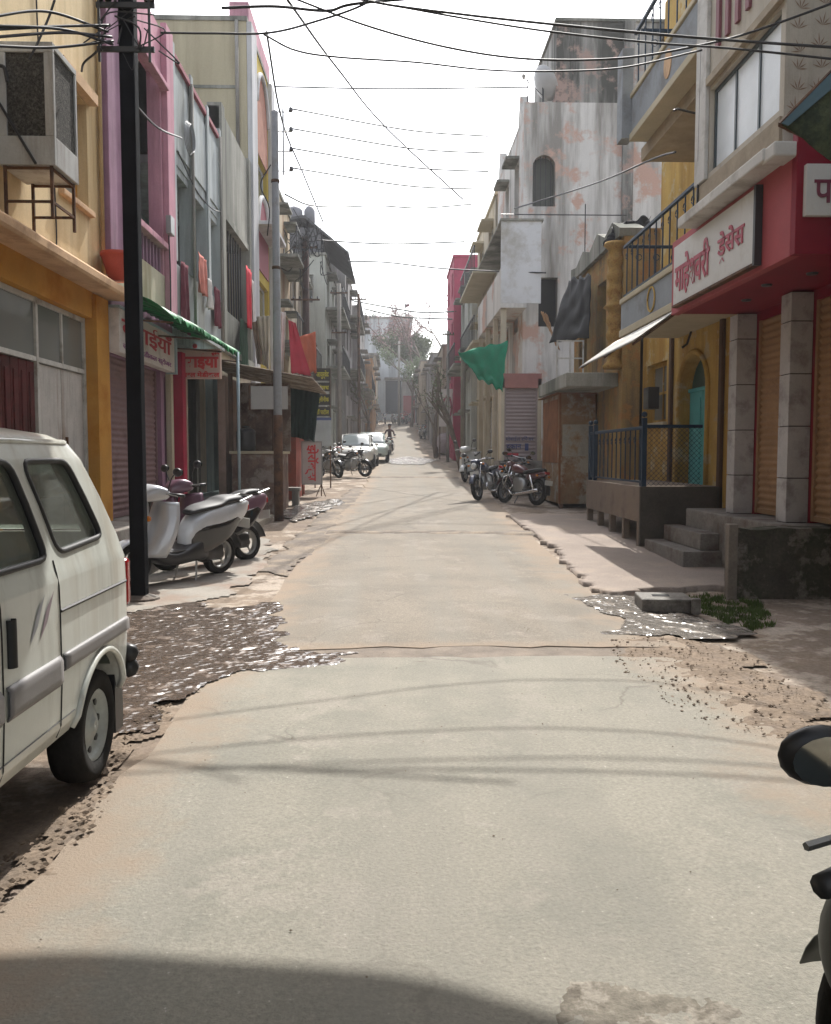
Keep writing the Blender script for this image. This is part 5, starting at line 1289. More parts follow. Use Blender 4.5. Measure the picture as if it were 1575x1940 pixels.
def motorcycle(name, label, paint, group=None):
    t = thing(name, label, 'motorcycle', (0, 0, 0), group, True)
    m_rimd = plain('dark_rim', (.10, .10, .10), .45, .5); wheel(t, .63, 0, .30, .09, m_rimd, 6); wheel(t, -.62, 0, .30, .11, m_rimd, 6)
    for s in (-1, 1):
        MB().tube([(.63, s*.075, .30), (.42, s*.08, .86)], .022, 8).build('fork', m_chrome, t, smooth=True)
        MB().tube([(-.62, s*.12, .32), (-.42, s*.13, .66)], .03, 8).build('shock_absorber', m_chrome, t, smooth=True)
        MB().tube([(-.62, s*.09, .30), (-.1, s*.08, .34)], .022, 6).build('swing_arm', m_blackp, t)
    loft(MB(), smooth_secs([(-.12, .06, .72, .80), (-.02, .12, .70, .86), (.15, .145, .70, .92), (.30, .13, .72, .92), (.38, .05, .76, .88)]), 18).build('fuel_tank', paint, t, smooth=True)
    loft(MB(), smooth_secs([(-.78, .05, .78, .83), (-.70, .11, .755, .84), (-.40, .13, .73, .82), (-.15, .12, .70, .78), (-.08, .06, .70, .78)]), 16).build('seat', m_seat, t, smooth=True)
    loft(MB(), smooth_secs([(-.86, .03, .70, .76), (-.74, .09, .62, .77), (-.45, .10, .56, .74), (-.22, .09, .56, .72)]), 16).build('tail_panel', paint, t, smooth=True)
    loft(MB(), [(-.18, .10, .28, .58), (-.02, .14, .24, .62), (.18, .13, .26, .64), (.28, .07, .34, .56)], 12, 4).build('engine', m_steel, t, smooth=True)
    for k in range(4): MB().box(.06, .24, -.13, .13, .52+.035*k, .535+.035*k).build('cooling_fin', m_steel, t)
    MB().tube(spline([(.2, .1, .42), (.3, .13, .3), (.1, .16, .2), (-.3, .17, .24), (-.85, .18, .33)], 5), [.024]*11+[.045]*10, 8).build('exhaust', m_chrome, t, smooth=True)
    MB().tube([(.40, 0, .88), (-.05, 0, .64), (-.6, 0, .68)], .03, 6).build('frame', m_blackp, t)
    MB().lathe([(.01, .0), (.07, .0), (.085, .03), (.085, .07), (.06, .13), (.01, .15)], (.50, 0, .83), 'x', 16).build('headlight_shell', m_blackp, t, smooth=True).scale = (1, 1, 1)
    MB().lathe([(.01, .0), (.078, -.002), (.05, .02), (.01, .028)], (.648, 0, .83), 'x', 16).build('headlight', m_lamp, t, smooth=True)
    loft(MB(), smooth_secs([(.42, .05, .86, .92), (.48, .12, .80, .99), (.58, .10, .88, .98), (.62, .03, .9, .95)]), 14).build('cowl', paint, t, smooth=True)
    MB().tube(spline([(.26, .37, .965), (.36, .2, .99), (.40, 0, .96), (.36, -.2, .99), (.26, -.37, .965)], 5), .013, 8).build('handlebar', m_chrome, t, smooth=True)
    for s in (-1, 1):
        MB().tube([(.255, s*.39, .963), (.31, s*.27, .977)], .019, 8).build('grip', m_blackp, t, smooth=True)
        MB().tube([(.38, s*.24, .985), (.40, s*.28, .975), (.38, s*.35, .968)], .008, 5).build('lever', m_steel, t)
        MB().ball((.345, s*.245, .985), (.045, .035, .035), 12, 8).build('switch_housing', m_blackp, t, smooth=True)
        mr = MB().tube(spline([(.36, s*.22, .99), (.38, s*.25, 1.07), (.36, s*.30, 1.11)], 4), .007, 5).build('mirror_stalk', m_blackp, t)
        hd = MB().ball((.35, s*.345, 1.135), (.03, .072, .05), 16, 8); hd.build('mirror_head', m_blackp, mr, smooth=True)
        MB().grid(lambda u, v: (.318, s*.345+.062*(v*.99+.01)*math.cos(6.283*u), 1.135+.041*(v*.99+.01)*math.sin(6.283*u)), 18, 2, True).build('mirror_glass', m_mirror, mr)
        MB().ball((.50, s*.19, .86), (.03, .035, .025), 10, 6).build('indicator', m_amber, t, smooth=True)
        MB().ball((-.74, s*.17, .66), (.03, .035, .025), 10, 6).build('indicator', m_amber, t, smooth=True)
        MB().tube([(.02, s*.10, .24), (.02, s*.26, .25)], .014, 6).build('footpeg', m_blackp, t)
        MB().tube(spline([(.22, s*.08, .66), (.30, s*.30, .60), (.30, s*.34, .48), (.26, s*.26, .34), (.2, s*.08, .3)], 4), .012, 6).build('crash_bar', m_chrome, t, smooth=True)
    def fend(x0, R_, a0, a1, w_, nm, m):
        MB().grid(lambda u, v: (x0+R_*math.cos(R(a0+(a1-a0)*u)), w_*(v-.5)*2, .30+(R_-.02*((v-.5)*2)**2)*math.sin(R(a0+(a1-a0)*u))), 14, 4).build(nm, m, t, smooth=True, solid=.004)
    fend(.63, .345, 20, 165, .06, 'front_mudguard', paint); fend(-.62, .36, 20, 190, .075, 'rear_mudguard', m_blackp)
    MB().box(-.90, -.86, -.06, .06, .70, .76).build('tail_lamp', m_tail, t, bevel=.008)
    MB().box(-.985, -.97, -.1, .1, .46, .57).build('number_plate', m_plate, t); MB().box(.66, .67, -.11, .11, .62, .70).build('number_plate', m_plate, t)
    MB().tube([(-.1, .1, .28), (-.16, .27, .005)], .012, 5).build('side_stand', m_blackp, t)
    return t
def scooter(name, label, paint, side_m, group=None):
    t = thing(name, label, 'scooter', (0, 0, 0), group, True)
    wheel(t, .60, 0, .225, .09, m_steel, 3); wheel(t, -.60, 0, .225, .10, m_steel, 3)
    # leg shield: a curved upright shell
    MB().grid(lambda u, v: (.36+.13*(1-v)**1.5*1.2-.06*v - .22*((u-.5)*2)**2*(.55+.3*(1-v)), (u-.5)*2*(.11+.13*math.sin(math.pi*min(1, .22+v*.60))), .30+.56*v), 16, 14).build('leg_shield', paint, t, smooth=True, solid=.018)
    loft(MB(), smooth_secs([(.44, .03, .34, .56), (.52, .075, .34, .76), (.50, .07, .5, .84), (.44, .04, .6, .86)]), 14).build('front_cover', paint, t, smooth=True)
    MB().grid(lambda u, v: (.60+.27*math.cos(R(15+150*u)), .075*(v-.5)*2, .235+(.27-.03*((v-.5)*2)**2)*math.sin(R(15+150*u))), 14, 6).build('front_mudguard', paint, t, smooth=True, solid=.006)
    loft(MB(), smooth_secs([(-.30, .15, .20, .50), (-.12, .17, .20, .42), (.10, .175, .19, .335), (.28, .175, .20, .36), (.40, .12, .26, .46)]), 16, 4).build('floorboard', m_blackp, t, smooth=True)
    MB().box(-.08, .30, -.15, .15, .336, .345).build('floor_mat', m_blackp, t)
    loft(MB(), smooth_secs([(-1.0, .03, .76, .80), (-.88, .10, .62, .83), (-.58, .17, .44, .81), (-.28, .165, .34, .75), (-.10, .12, .28, .62), (-.04, .06, .3, .5)]), 24, 3.6).build('rear_body', paint, t, smooth=True)
    for s in (-1, 1):
        q = MB(); loft(q, smooth_secs([(-.84, .004, .66, .72), (-.62, .016, .46, .64), (-.36, .018, .33, .60), (-.16, .012, .28, .56), (-.08, .003, .32, .44)]), 18, 3.4)
        def hw(x):
            K = [(-1, .04), (-.88, .10), (-.58, .17), (-.28, .165), (-.10, .12), (0, .08)]
            for (a, b), (c, d) in zip(K, K[1:]):
                if a <= x <= c: return b+(d-b)*(x-a)/(c-a)
            return .1
        q.v = [(x, y + s*(hw(x)-.004), z) for x, y, z in q.v]; q.build('side_panel', side_m, t, smooth=True)
        MB().ball((.50, s*.10, .70), (.03, .035, .03), 10, 6).build('indicator', m_amber, t, smooth=True)
    loft(MB(), smooth_secs([(-.90, .05, .81, .85), (-.78, .12, .80, .885), (-.58, .14, .78, .875), (-.46, .15, .76, .825), (-.24, .13, .72, .79), (-.10, .07, .69, .74)]), 18).build('seat', m_seat, t, smooth=True)
    loft(MB(), smooth_secs([(.22, .08, .90, .97), (.31, .17, .88, 1.01), (.42, .14, .86, 1.03), (.54, .05, .86, .95)]), 18, 3.4).build('handlebar_cover', paint, t, smooth=True)
    MB().lathe([(.01, 0), (.075, -.01), (.05, .022), (.01, .03)], (.475, 0, .925), 'x', 16).build('headlight', m_lamp, t, smooth=True)
    MB().tube([(.40, 0, .9), (.52, 0, .45)], .03, 8).build('steering_column', m_blackp, t)
    for s in (-1, 1):
        MB().tube([(.30, s*.15, .945), (.25, s*.33, .945)], .017, 8).build('grip', m_blackp, t, smooth=True)
        MB().tube([(.34, s*.16, .95), (.33, s*.32, .94)], .007, 5).build('lever', m_steel, t)
        mr = MB().tube(spline([(.33, s*.18, .98), (.34, s*.22, 1.09), (.33, s*.25, 1.15)], 4), .007, 5).build('mirror_stalk', m_blackp, t)
        MB().ball((.32, s*.29, 1.18), (.028, .062, .045), 16, 8).build('mirror_head', m_blackp, mr, smooth=True)
        MB().grid(lambda u, v: (.289, s*.29+.052*(v*.99+.01)*math.cos(6.283*u), 1.18+.036*(v*.99+.01)*math.sin(6.283*u)), 18, 2, True).build('mirror_glass', m_mirror, mr)
        MB().tube([(.60, s*.07, .225), (.52, s*.06, .48)], .018, 6).build('fork', m_blackp, t)
    MB().box(-.985, -.94, -.06, .06, .70, .77).build('tail_lamp', m_tail, t, bevel=.01)
    MB().box(-.96, -.95, -.1, .1, .50, .61).build('number_plate', m_plate, t); MB().grid(lambda u, v: (-.60+.29*math.cos(R(60+110*u)), .07*(v-.5)*2, .225+.29*math.sin(R(60+110*u))), 10, 4).build('rear_mudguard', m_blackp, t, smooth=True, solid=.006)
    MB().tube([(-.3, -.14, .25), (-.62, -.17, .26), (-.85, -.18, .30)], [.02, .05, .045], 10).build('exhaust', m_steel, t, smooth=True)
    loft(MB(), [(-.62, .05, .16, .34), (-.35, .07, .15, .34), (-.2, .06, .2, .32)], 12).build('engine', m_blackp, t, smooth=True)
    MB().tube([(-.15, .12, .26), (-.12, .16, .005)], .012, 5).build('stand_leg', m_steel, t); MB().tube([(-.15, -.12, .26), (-.12, -.16, .005)], .012, 5).build('stand_leg', m_steel, t)
    MB().tube([(-.74, .14, .82), (-.98, .09, .87), (-.98, -.09, .87), (-.74, -.14, .82)], .014, 6).build('grab_rail', m_steel, t)
    return t
p_silver = plain('silver_paint', (.55, .57, .60), .3, .2, .5, .5)
p_purple = plain('mauve_bike_paint', (.15, .075, .11), .3, .1, .5, .5)
p_blk = plain('black_bike_paint', (.018, .018, .021), .25, 0, .5, .6)
p_red = plain('red_bike_paint', (.25, .02, .02), .3, 0, .5, .6)
p_white = plain('white_bike_paint', (.52, .53, .52), .35, 0, .5, .5)
p_blue = plain('dark_blue_bike_paint', (.02, .03, .07), .3, 0, .5, .5)
# near left: scooters nosed up to the shop
s1 = scooter('parked_scooter', 'silver scooter with black side panels parked behind the black pole', p_silver, m_glossk)
s1.location = (-2.55, 10.2, .03); s1.rotation_euler = (R(-5), 0, R(-124)); s1.scale = (1.11,)*3
s2 = copy_tree(s1, (-2.42, 11.4, .05), R(-127), 'mauve scooter parked behind the silver scooter', {'silver_paint': p_purple}, R(5))
# motorcycles
mc = motorcycle('parked_motorcycle', 'black motorcycle parked nearest the red standing sign', p_blk)
g_ = onG(625, 905); mc.location = g_; mc.rotation_euler = (R(8), 0, R(-55))
g_ = onG(666, 903); copy_tree(mc, g_, R(-35), 'black motorcycle angled in front of the white car', {'black_bike_paint': p_blk}, R(8))
g_ = onG(640, 893); copy_tree(mc, g_, R(-70), 'red-tanked motorcycle between the two black ones before the car', {'black_bike_paint': p_red}, R(8))
g_ = onG(925, 946); copy_tree(mc, (g_.x, g_.y, g_.z), R(-118), 'black motorcycle with blue tank standing in the middle of the right group', {'black_bike_paint': p_blue}, R(8))
g_ = onG(985, 955); copy_tree(mc, (g_.x, g_.y, g_.z), R(118), 'dark red motorcycle seen from behind with its white plate', {'black_bike_paint': plain('dark_maroon_bike', (.09, .02, .025), .3, 0, .5, .5)}, R(8))
g_ = onG(960, 935); copy_tree(mc, (g_.x+.1, g_.y, g_.z), R(60), 'black motorcycle at the back of the right group beside the bench', None, R(8))
g_ = onG(893, 912); sw = copy_tree(s1, g_, R(-112), 'white scooter facing the road at the front of the right group', {'silver_paint': p_white}, R(5))
for i, (px, py, rz, m, lb) in enumerate(((802, 832, -80, p_blk, 'black motorcycle beside the grey covered bundle up the street'), (812, 824, -60, p_red, 'red motorcycle parked further up beyond the covered bundle'))):
    g_ = onG(px, py); copy_tree(mc, g_, R(rz), lb, {'black_bike_paint': m}, R(8))
yrow = 80.5
for i, x in enumerate((-1.5, -.7, .1, .75, 1.5)):
    c = copy_tree(mc, (x, yrow, zg(yrow)), R(-95+i*7), ('leftmost', 'second from the left', 'middle', 'red-tanked, fourth', 'rightmost')[i] + ' motorcycle in the row parked across the street end', {'black_bike_paint': (p_blk, p_blue, p_blk, p_red, p_blk)[i]}, R(6)); c['group'] = 'row of motorcycles at the street end'
# near right edge, cut by the frame
nb = copy_tree(mc, (.967, .94, -.0), R(91), 'dark motorcycle cut by the frame with its round mirror beside the camera', {'black_bike_paint': plain('grey_green_bike', (.10, .11, .095), .5)}, R(0))
q = MB().grid(lambda u, v: (.30+.10*math.sin(math.pi*u), .08+.37*v, .70-.44*u-.12*v**3), 12, 10).build('leg_guard_panel', plain('grey_guard', (.10, .10, .09), .6), None, smooth=True, solid=.01)
q2 = MB().ball((.36, .235, .80), (.10, .085, .13), 18, 12).build('side_fairing', plain('grey_fairing', (.07, .075, .065), .5), None, smooth=True); q2.parent = nb; q2.location = OFF[q2.name]
q.parent = nb; q.location = OFF[q.name]; nb.scale = (.925,)*3

# ---------------------------------------------------------------- white van
def van():
    t = thing('parked_van', 'white minivan with grey side moulding parked at the left edge', 'van', (0, 0, 0), None, True)
    pw = mat('van_white', (.62, .64, .595), .3, .06, 1.0, .03, stain=(.48, .46, .40), samt=.3, ssc=2.0, streak=True, coat=.5, bump=.02)
    pg = plain('van_grey_moulding', (.20, .19, .19), .5)
    L_ = [(.34, .665, -.44, 2.55), (.40, .695, -.47, 2.62), (.60, .705, -.48, 2.66), (.88, .705, -.48, 2.65), (1.00, .702, -.475, 2.60), (1.04, .690, -.47, 2.55), (1.12, .672, -.44, 2.42), (1.30, .635, -.33, 2.2), (1.48, .590, -.21, 1.98), (1.55, .560, -.14, 1.88), (1.59, .50, -.05, 1.75), (1.615, .38, .1, 1.6), (1.625, .2, .4, 1.3)]
    def at(z):
        for a, b in zip(L_, L_[1:]):
            if z <= b[0]: k = max(0, (z-a[0])/(b[0]-a[0])); return [a[i]+(b[i]-a[i])*k for i in range(1, 4)]
        return list(L_[-1][1:])
    def ring(z, ins=0.0):
        w_, xr, xf = at(z); w_ -= ins; xr += ins; xf -= ins; r = min(.13, w_*.6); pts = []
        def arc(cx, cy, a0):
            for k in range(6): a = R(a0+90*k/5); pts.append((cx+r*math.cos(a), cy+r*math.sin(a), z))
        def seg(p, q_, n):
            for k in range(1, n): pts.append((p[0]+(q_[0]-p[0])*k/n, p[1]+(q_[1]-p[1])*k/n, z))
        arc(xf-r, w_-r, 0); seg((xf-r, w_), (xr+r, w_), 16); arc(xr+r, w_-r, 90); seg((xr, w_-r), (xr, -w_+r), 6); arc(xr+r, -w_+r, 180); seg((xr+r, -w_), (xf-r, -w_), 16); arc(xf-r, -w_+r, 270); seg((xf, -w_+r), (xf, w_-r), 6)
        return pts
    def shell(zs, ins=0.0):
        mb = MB(); n = None
        for z in zs:
            p = ring(z, ins); n = len(p); mb.v += p
        for i in range(len(zs)-1):
            for j in range(n): mb.f.append((i*n+j, i*n+(j+1) % n, (i+1)*n+(j+1) % n, (i+1)*n+j))
        mb.f.append(tuple(range(n))[::-1]); mb.f.append(tuple((len(zs)-1)*n+j for j in range(n)))
        return mb
    zs = sorted({a[0] for a in L_} | {.34+.05*i for i in range(25)} | {1.57, 1.605, 1.62})
    body = shell(zs).build('body', pw, t, smooth=True)
    cut = []
    def cutter(mb):
        o = mb.build('cutter', pw, t); cut.append(o)
    cutter(shell([.48+.06*i for i in range(19)], .045))
    SIDE = [[(-.13, 1.12), (.42, 1.10), (.545, 1.475), (.085, 1.475)], [(.535, 1.09), (1.36, 1.09), (1.37, 1.475), (.655, 1.475)], [(1.58, 1.10), (2.22, 1.10), (1.92, 1.46), (1.54, 1.46)]]
    def rounded(poly, r=.07):
        out = []; n = len(poly)
        for i in range(n):
            p, a, b = Vector(poly[i]), Vector(poly[i-1]), Vector(poly[(i+1) % n]); u, w_ = (a-p).normalized(), (b-p).normalized()
            for k in range(5): q_ = k/4; out.append(tuple((p+u*r)*(1-q_)**2 + p*2*q_*(1-q_) + (p+w_*r)*q_**2))
        return out
    SIDE4 = SIDE; SIDE = [rounded(p) for p in SIDE]
    for poly in SIDE: cutter(MB().prism([(a, -1, b) for a, b in poly], (0, 2, 0)))
    cutter(MB().prism([(-.8, -.48, 1.12), (-.8, .48, 1.12), (-.8, .42, 1.46), (-.8, -.42, 1.46)], (.9, 0, 0)))
    cutter(MB().prism([(3, -.52, 1.12), (3, .52, 1.12), (3, .44, 1.47), (3, -.44, 1.47)], (-1.2, 0, 0)))
    for x in (0, 1.84):
        for s in (-1, 1): cutter(MB().lathe([(.335, s*.42), (.335, s*.9)], (x, 0, .27), 'y', 32))
    for c in cut:
        m = body.modifiers.new('cut', 'BOOLEAN'); m.operation = 'DIFFERENCE'; m.object = c; m.solver = 'EXACT'
    dg = bpy.context.evaluated_depsgraph_get(); dg.update()
    me = bpy.data.meshes.new_from_object(body.evaluated_get(dg)); body.modifiers.clear(); old = body.data; body.data = me
    me.materials.clear(); me.materials.append(pw)
    for p in me.polygons: p.use_smooth = True
    me.set_sharp_from_angle(angle=R(28))
    for c in cut: bpy.data.objects.remove(c)
    def W(z): return at(z)[0]
    def side(pts, s, d): return [(a, s*(W(b)+d), b) for a, b in pts]
    gl = glass('van_glass', (.62, .66, .62), .62); rub = plain('black_rubber', (.02, .02, .02), .6)
    for s in (1, -1):
        for poly, rp_ in zip(SIDE4, SIDE):
            P4 = [Vector((a, b, 0)) for a, b in poly]
            def fn(u, v): p = P4[0].lerp(P4[1], u).lerp(P4[3].lerp(P4[2], u), v); return (p.x, s*(W(p.y)-.02), p.y)
            g_ = MB().grid(fn, 6, 6).build('side_window', gl, t, smooth=True)
            loop = []
            for i in range(len(rp_)):
                A_, B_ = Vector((*rp_[i], 0)), Vector((*rp_[(i+1) % len(rp_)], 0)); n_ = 1 if (B_-A_).length < .06 else 5
                loop += [A_.lerp(B_, k/n_) for k in range(n_)]
            loop.append(loop[0])
            MB().tube([(p.x, s*(W(p.y)-.004), p.y) for p in loop], .014, 6, False).build('rubber_seal', rub, g_, smooth=True)
        def strip(x0, x1, z0, z1, d, m, nm, n=14):
            def fn(u, v):
                x = x0+(x1-x0)*u; z = z0+(z1-z0)*v; b_ = 0 if 0 < v < 1 else -.03
                return (x, s*(W(z)+d*(1 if .05 < v < .95 else .2)), z)
            return MB().grid(fn, n, 6).build(nm, m, t, smooth=True, solid=.006)
        strip(.505, .985, .575, .70, .016, pg, 'door_moulding'); strip(1.035, 2.3, .575, .70, .016, pg, 'door_moulding')
        # rear quarter moulding rides over the wheel arch
        strip(-.36, .475, .625, .70, .016, pg, 'quarter_moulding')
        for xx, z0, z1 in ((.49, .36, 1.08), (1.01, .36, 1.08)):
            MB().tube([(xx, s*(W(z)+.0005), z) for z in [z0+(z1-z0)*k/14 for k in range(15)]], .004, 4).build('door_gap', rub, t)
        MB().tube([(x, s*(W(.875)+.0012), .875) for x in (-.36, 0, .3, .485)], .0075, 5).build('sliding_rail', rub, t)
        MB().tube([(x, s*(W(.43)+.0012), .43-.0*x) for x in (.34, .8, 1.48)], .003, 4).build('sill_gap', rub, t)
        MB().tube([(x, s*(W(1.555)+.002), 1.555) for x in (.0, .5, 1.0, 1.8)], .013, 6).build('rain_gutter', pw, t, smooth=True)
        arch = [(.335*math.cos(R(a)), s*(W(.27+.335*math.sin(R(a)))+.006), .27+.335*math.sin(R(a))) for a in range(14, 167, 8)]
        MB().tube(arch, .016, 6).build('arch_lip', pw, t, smooth=True); MB().tube([(x+1.84, y, z) for x, y, z in arch], .016, 6).build('arch_lip', pw, t, smooth=True)
        h_ = MB(); h_.grid(lambda u, v: (.95+.022*math.cos(6.283*u), s*(W(.75+.16*v)+.018*math.sin(6.283*u)*1+.008), .76+.17*v), 10, 4, True); h_.build('door_handle', rub, t, smooth=True)
        for k, dx in ((0, 0), (1, .09)):
            fn = lambda u, v: (.70+dx - .15*u*(1-.0*v) + .0, s*(W(.86)+.003), .80+.15*u + .028*(v-.5)*(1-abs(2*u-1))*2 + .02*u)
            MB().grid(fn, 10, 4).build('stripe_decal', plain('decal_mauve', (.28, .22, .25), .5) if k == 0 else plain('decal_grey', (.32, .33, .36), .5), t)
        MB().box(-.47, -.40, s*.60, s*.70, .74, .98).build('tail_lamp', m_tail, t, bevel=.02)
        MB().lathe([(.01, 0), (.09, 0), (.06, .03), (.01, .035)], (2.645, s*.5, .78), 'x', 16).build('headlight', m_lamp, t, smooth=True)
        MB().box(-.42, -.30, s*.50, s*.66, .12, .42).build('mud_flap', m_blackp, t)
        MB().box(.95, 1.35, s*.08, s*.5, .62, 1.22).build('seat', plain('beige_seat', (.30, .27, .22), .9), t, bevel=.05)
    MB().grid(lambda u, v: (-.40-.03*v if False else at(1.13+.33*v)[1]+.015, (u-.5)*2*(.47-.05*v), 1.13+.33*v), 6, 4).build('rear_window', gl, t)
    MB().grid(lambda u, v: (at(1.13+.33*v)[2]-.012, (u-.5)*2*(.51-.07*v), 1.13+.33*v), 6, 4).build('windscreen', gl, t)
    bp = []
    for k in range(21): a = R(90+180*k/20); bp.append((-.40+.11*math.copysign(abs(math.cos(a))**.6, math.cos(a)), .70*math.copysign(abs(math.sin(a))**.35, math.sin(a)), 0))
    mb = MB()
    for dz in (0, 1):
        for ins in (0,): mb.tube([(x, y, .42+.075*dz) for x, y, z in bp], .045, 8)
    mb.build('rear_bumper', m_blackp, t, smooth=True)
    MB().box(2.60, 2.72, -.68, .68, .36, .50).build('front_bumper', m_blackp, t, bevel=.03)
    MB().box(-.44, 2.4, -.55, .55, .28, .36).build('underbody', m_blackp, t)
    for x in (0, 1.84):
        for s in (-1, 1):
            y = s*.605
            o = MB().lathe([(.165, -.07), (.22, -.078), (.248, -.068), (.258, -.03), (.258, .03), (.248, .068), (.22, .078), (.165, .07)], (x, y, .258), 'y', 32, True).build('wheel', m_tyre, t, smooth=True)
            rim = mat('rim_white', (.42, .45, .44), .4, .15, 6, .1, metal=.3)
            k = s
            MB().lathe([(.168, k*.055), (.160, k*.066), (.145, k*.045), (.12, k*.025), (.085, k*.035), (.06, k*.05), (.035, k*.05), (.03, k*.062), (.005, k*.062), (.005, -k*.05), (.165, -k*.05)], (x, y, .258), 'y', 32, True).build('rim', rim, o, smooth=True)
            for j in range(8):
                a = 6.283*j/8; c, s_ = math.cos(a), math.sin(a)
                MB().lathe([(.001, k*.02), (.017, k*.026), (.017, k*.034), (.001, k*.035)], (x+.118*c, y, .258+.118*s_), 'y', 8).build('rim_slot', m_black, o)
    return t
v = van()
v.location = (-2.04, 3.96, 0); v.rotation_euler = (0, 0, R(-90))

# ---------------------------------------------------------------- cars up the street
def sedan(name, label, paint):
    t = thing(name, label, 'car', (0, 0, 0), None, True)
    # x forward; lower body, cabin glass and roof lofted across the length
    lo = smooth_secs([(-2.05, .62, .42, .74), (-1.95, .80, .30, .90), (-1.2, .84, .24, .96), (0, .85, .22, .93), (1.0, .84, .24, .93), (1.75, .78, .26, .82), (2.0, .60, .34, .66)], 5)
    loft(MB(), lo, 28, 4.5).build('body', paint, t, smooth=True)
    ca = smooth_secs([(-1.35, .62, .85, .95), (-.85, .66, .85, 1.36), (-.1, .66, .85, 1.46), (.45, .65, .85, 1.40), (1.15, .64, .85, .93)], 5)
    loft(MB(), ca, 24, 3.6).build('cabin_glass', plain('car_glass', (.20, .23, .24), .08, 0, .6, .5), t, smooth=True)
    MB().grid(lambda u, v: (-.8+1.2*u, (v-.5)*2*.60, 1.385+.095*math.sin(math.pi*(.15+.7*u))-.045*((v-.5)*2)**4), 10, 10).build('roof', paint, t, smooth=True, solid=.012)
    for s in (-1, 1):
        MB().tube([(1.12, s*.64, .92), (.46, s*.585, 1.40)], .03, 6).build('pillar', paint, t); MB().tube([(-1.3, s*.62, .94), (-.8, s*.585, 1.38)], .04, 6).build('pillar', paint, t)
        MB().tube([(-.1, s*.655, .92), (-.1, s*.60, 1.42)], .028, 6).build('pillar', m_blackp, t)
        MB().ball((1.80, s*.62, .66), (.14, .13, .075), 14, 8).build('headlight', m_lamp, t, smooth=True)
        MB().ball((-1.96, s*.66, .78), (.1, .13, .09), 14, 8).build('tail_lamp', m_tail, t, smooth=True)
        MB().ball((.85, s*.90, .98), (.06, .09, .06), 12, 6).build('wing_mirror', paint, t, smooth=True)
        for x in (-1.25, 1.28):
            o = MB().lathe([(.17, -.09), (.27, -.095), (.30, -.06), (.30, .06), (.27, .095), (.17, .09)], (x, s*.77, .30), 'y', 24, True).build('wheel', m_tyre, t, smooth=True)
            MB().lathe([(.01, s*.08), (.17, s*.08), (.19, s*.06), (.19, -s*.05), (.01, -s*.05)], (x, s*.77, .30), 'y', 20).build('hub_cap', m_steel, o)
    MB().box(1.965, 2.0, -.35, .35, .56, .64).build('grille', m_blackp, t, bevel=.01); MB().box(1.93, 2.01, -.5, .5, .30, .42).build('air_intake', m_blackp, t, bevel=.02)
    MB().box(2.005, 2.02, -.25, .25, .44, .54).build('number_plate', m_plate, t)
    MB().tube([(1.14, -.4, .935), (1.05, .1, .985)], .012, 4).build('wiper', m_black, t)
    return t
p_car = plain('car_white', (.60, .59, .55), .25, 0, .5, .6)
c1 = sedan('parked_car', 'white saloon car parked facing the camera behind the motorcycles', p_car)
g_ = onG(676, 889); c1.location = (g_.x-.05, g_.y+1.9, zg(g_.y+1.9)); c1.rotation_euler = (0, R(0), R(-92))
cy = g_.y+7.5; copy_tree(c1, (-1.05, cy, zg(cy)), R(-90), 'pale green-white car parked just behind the white saloon', {'car_white': plain('car_pale_green', (.45, .52, .48), .3, 0, .5, .5)})
# ================================================================ poles and cables
t = thing('black_pole', 'thick black steel utility pole with cable tangle beside the scooter', 'pole', (-2.62, 8.95, 0))
mb = MB(); 
for z0, z1, w_ in ((0, 8.2, .075),): mb.box(-2.62-w_, -2.62+w_, 8.95-.07, 8.95+.07, -.1, z1)
mb.build('shaft', mat('pole_black', (.008, .009, .012), .75, .5, 3, .2, spec=.05), t, bevel=.01)
MB().lathe([(.22, -.05), (.20, .03), (.14, .05), (.1, .06)], (-2.62, 8.95, 0), 'z', 12).build('footing', m_plinth, t)
for z, l, r_ in ((5.48, .25, .28), (5.90, .25, .29)):
    MB().box(-2.62-l-.03, -2.62+r_, 8.85, 8.879, z-.025, z+.025).build('cross_arm', m_black, t)
for x, z0, z1 in ((-2.87, 5.35, 6.1), (-2.38, 5.35, 5.95)): MB().box(x-.012, x+.012, 8.835, 8.849, z0, z1).build('tie_rod', m_black, t)
for x in (-2.86, -2.78, -2.4, -2.36): MB().lathe([(.01, 0), (.03, 0), (.035, .03), (.02, .04), (.03, .06), (.01, .07)], (x, 8.86, 5.93), 'z', 8).build('insulator', m_glossk, t, smooth=True)
MB().box(-2.80, -2.70, 8.80, 8.88, 5.95, 6.1).build('junction_box', m_black, t)
rn = random.Random(5); mb = MB()
for k in range(26):
    a = Vector((-2.62+rn.uniform(-.28, .25), 8.85+rn.uniform(-.04, .04), rn.uniform(5.5, 6.5)))
    b_ = Vector((-2.62+rn.uniform(-.35, .35), 8.84, a.z+rn.uniform(-.4, .5))); c = (a+b_)/2+Vector((rn.uniform(-.25, .3), rn.uniform(-.1, .05), rn.uniform(-.25, .1)))
    mb.tube(spline([a, c, b_], 5), rn.choice((.005, .007, .009)), 4)
m_wire = plain('cable_black', (.02, .02, .022), .6)
tag(mb.build('cable_tangle', m_wire, t), kind='stuff')

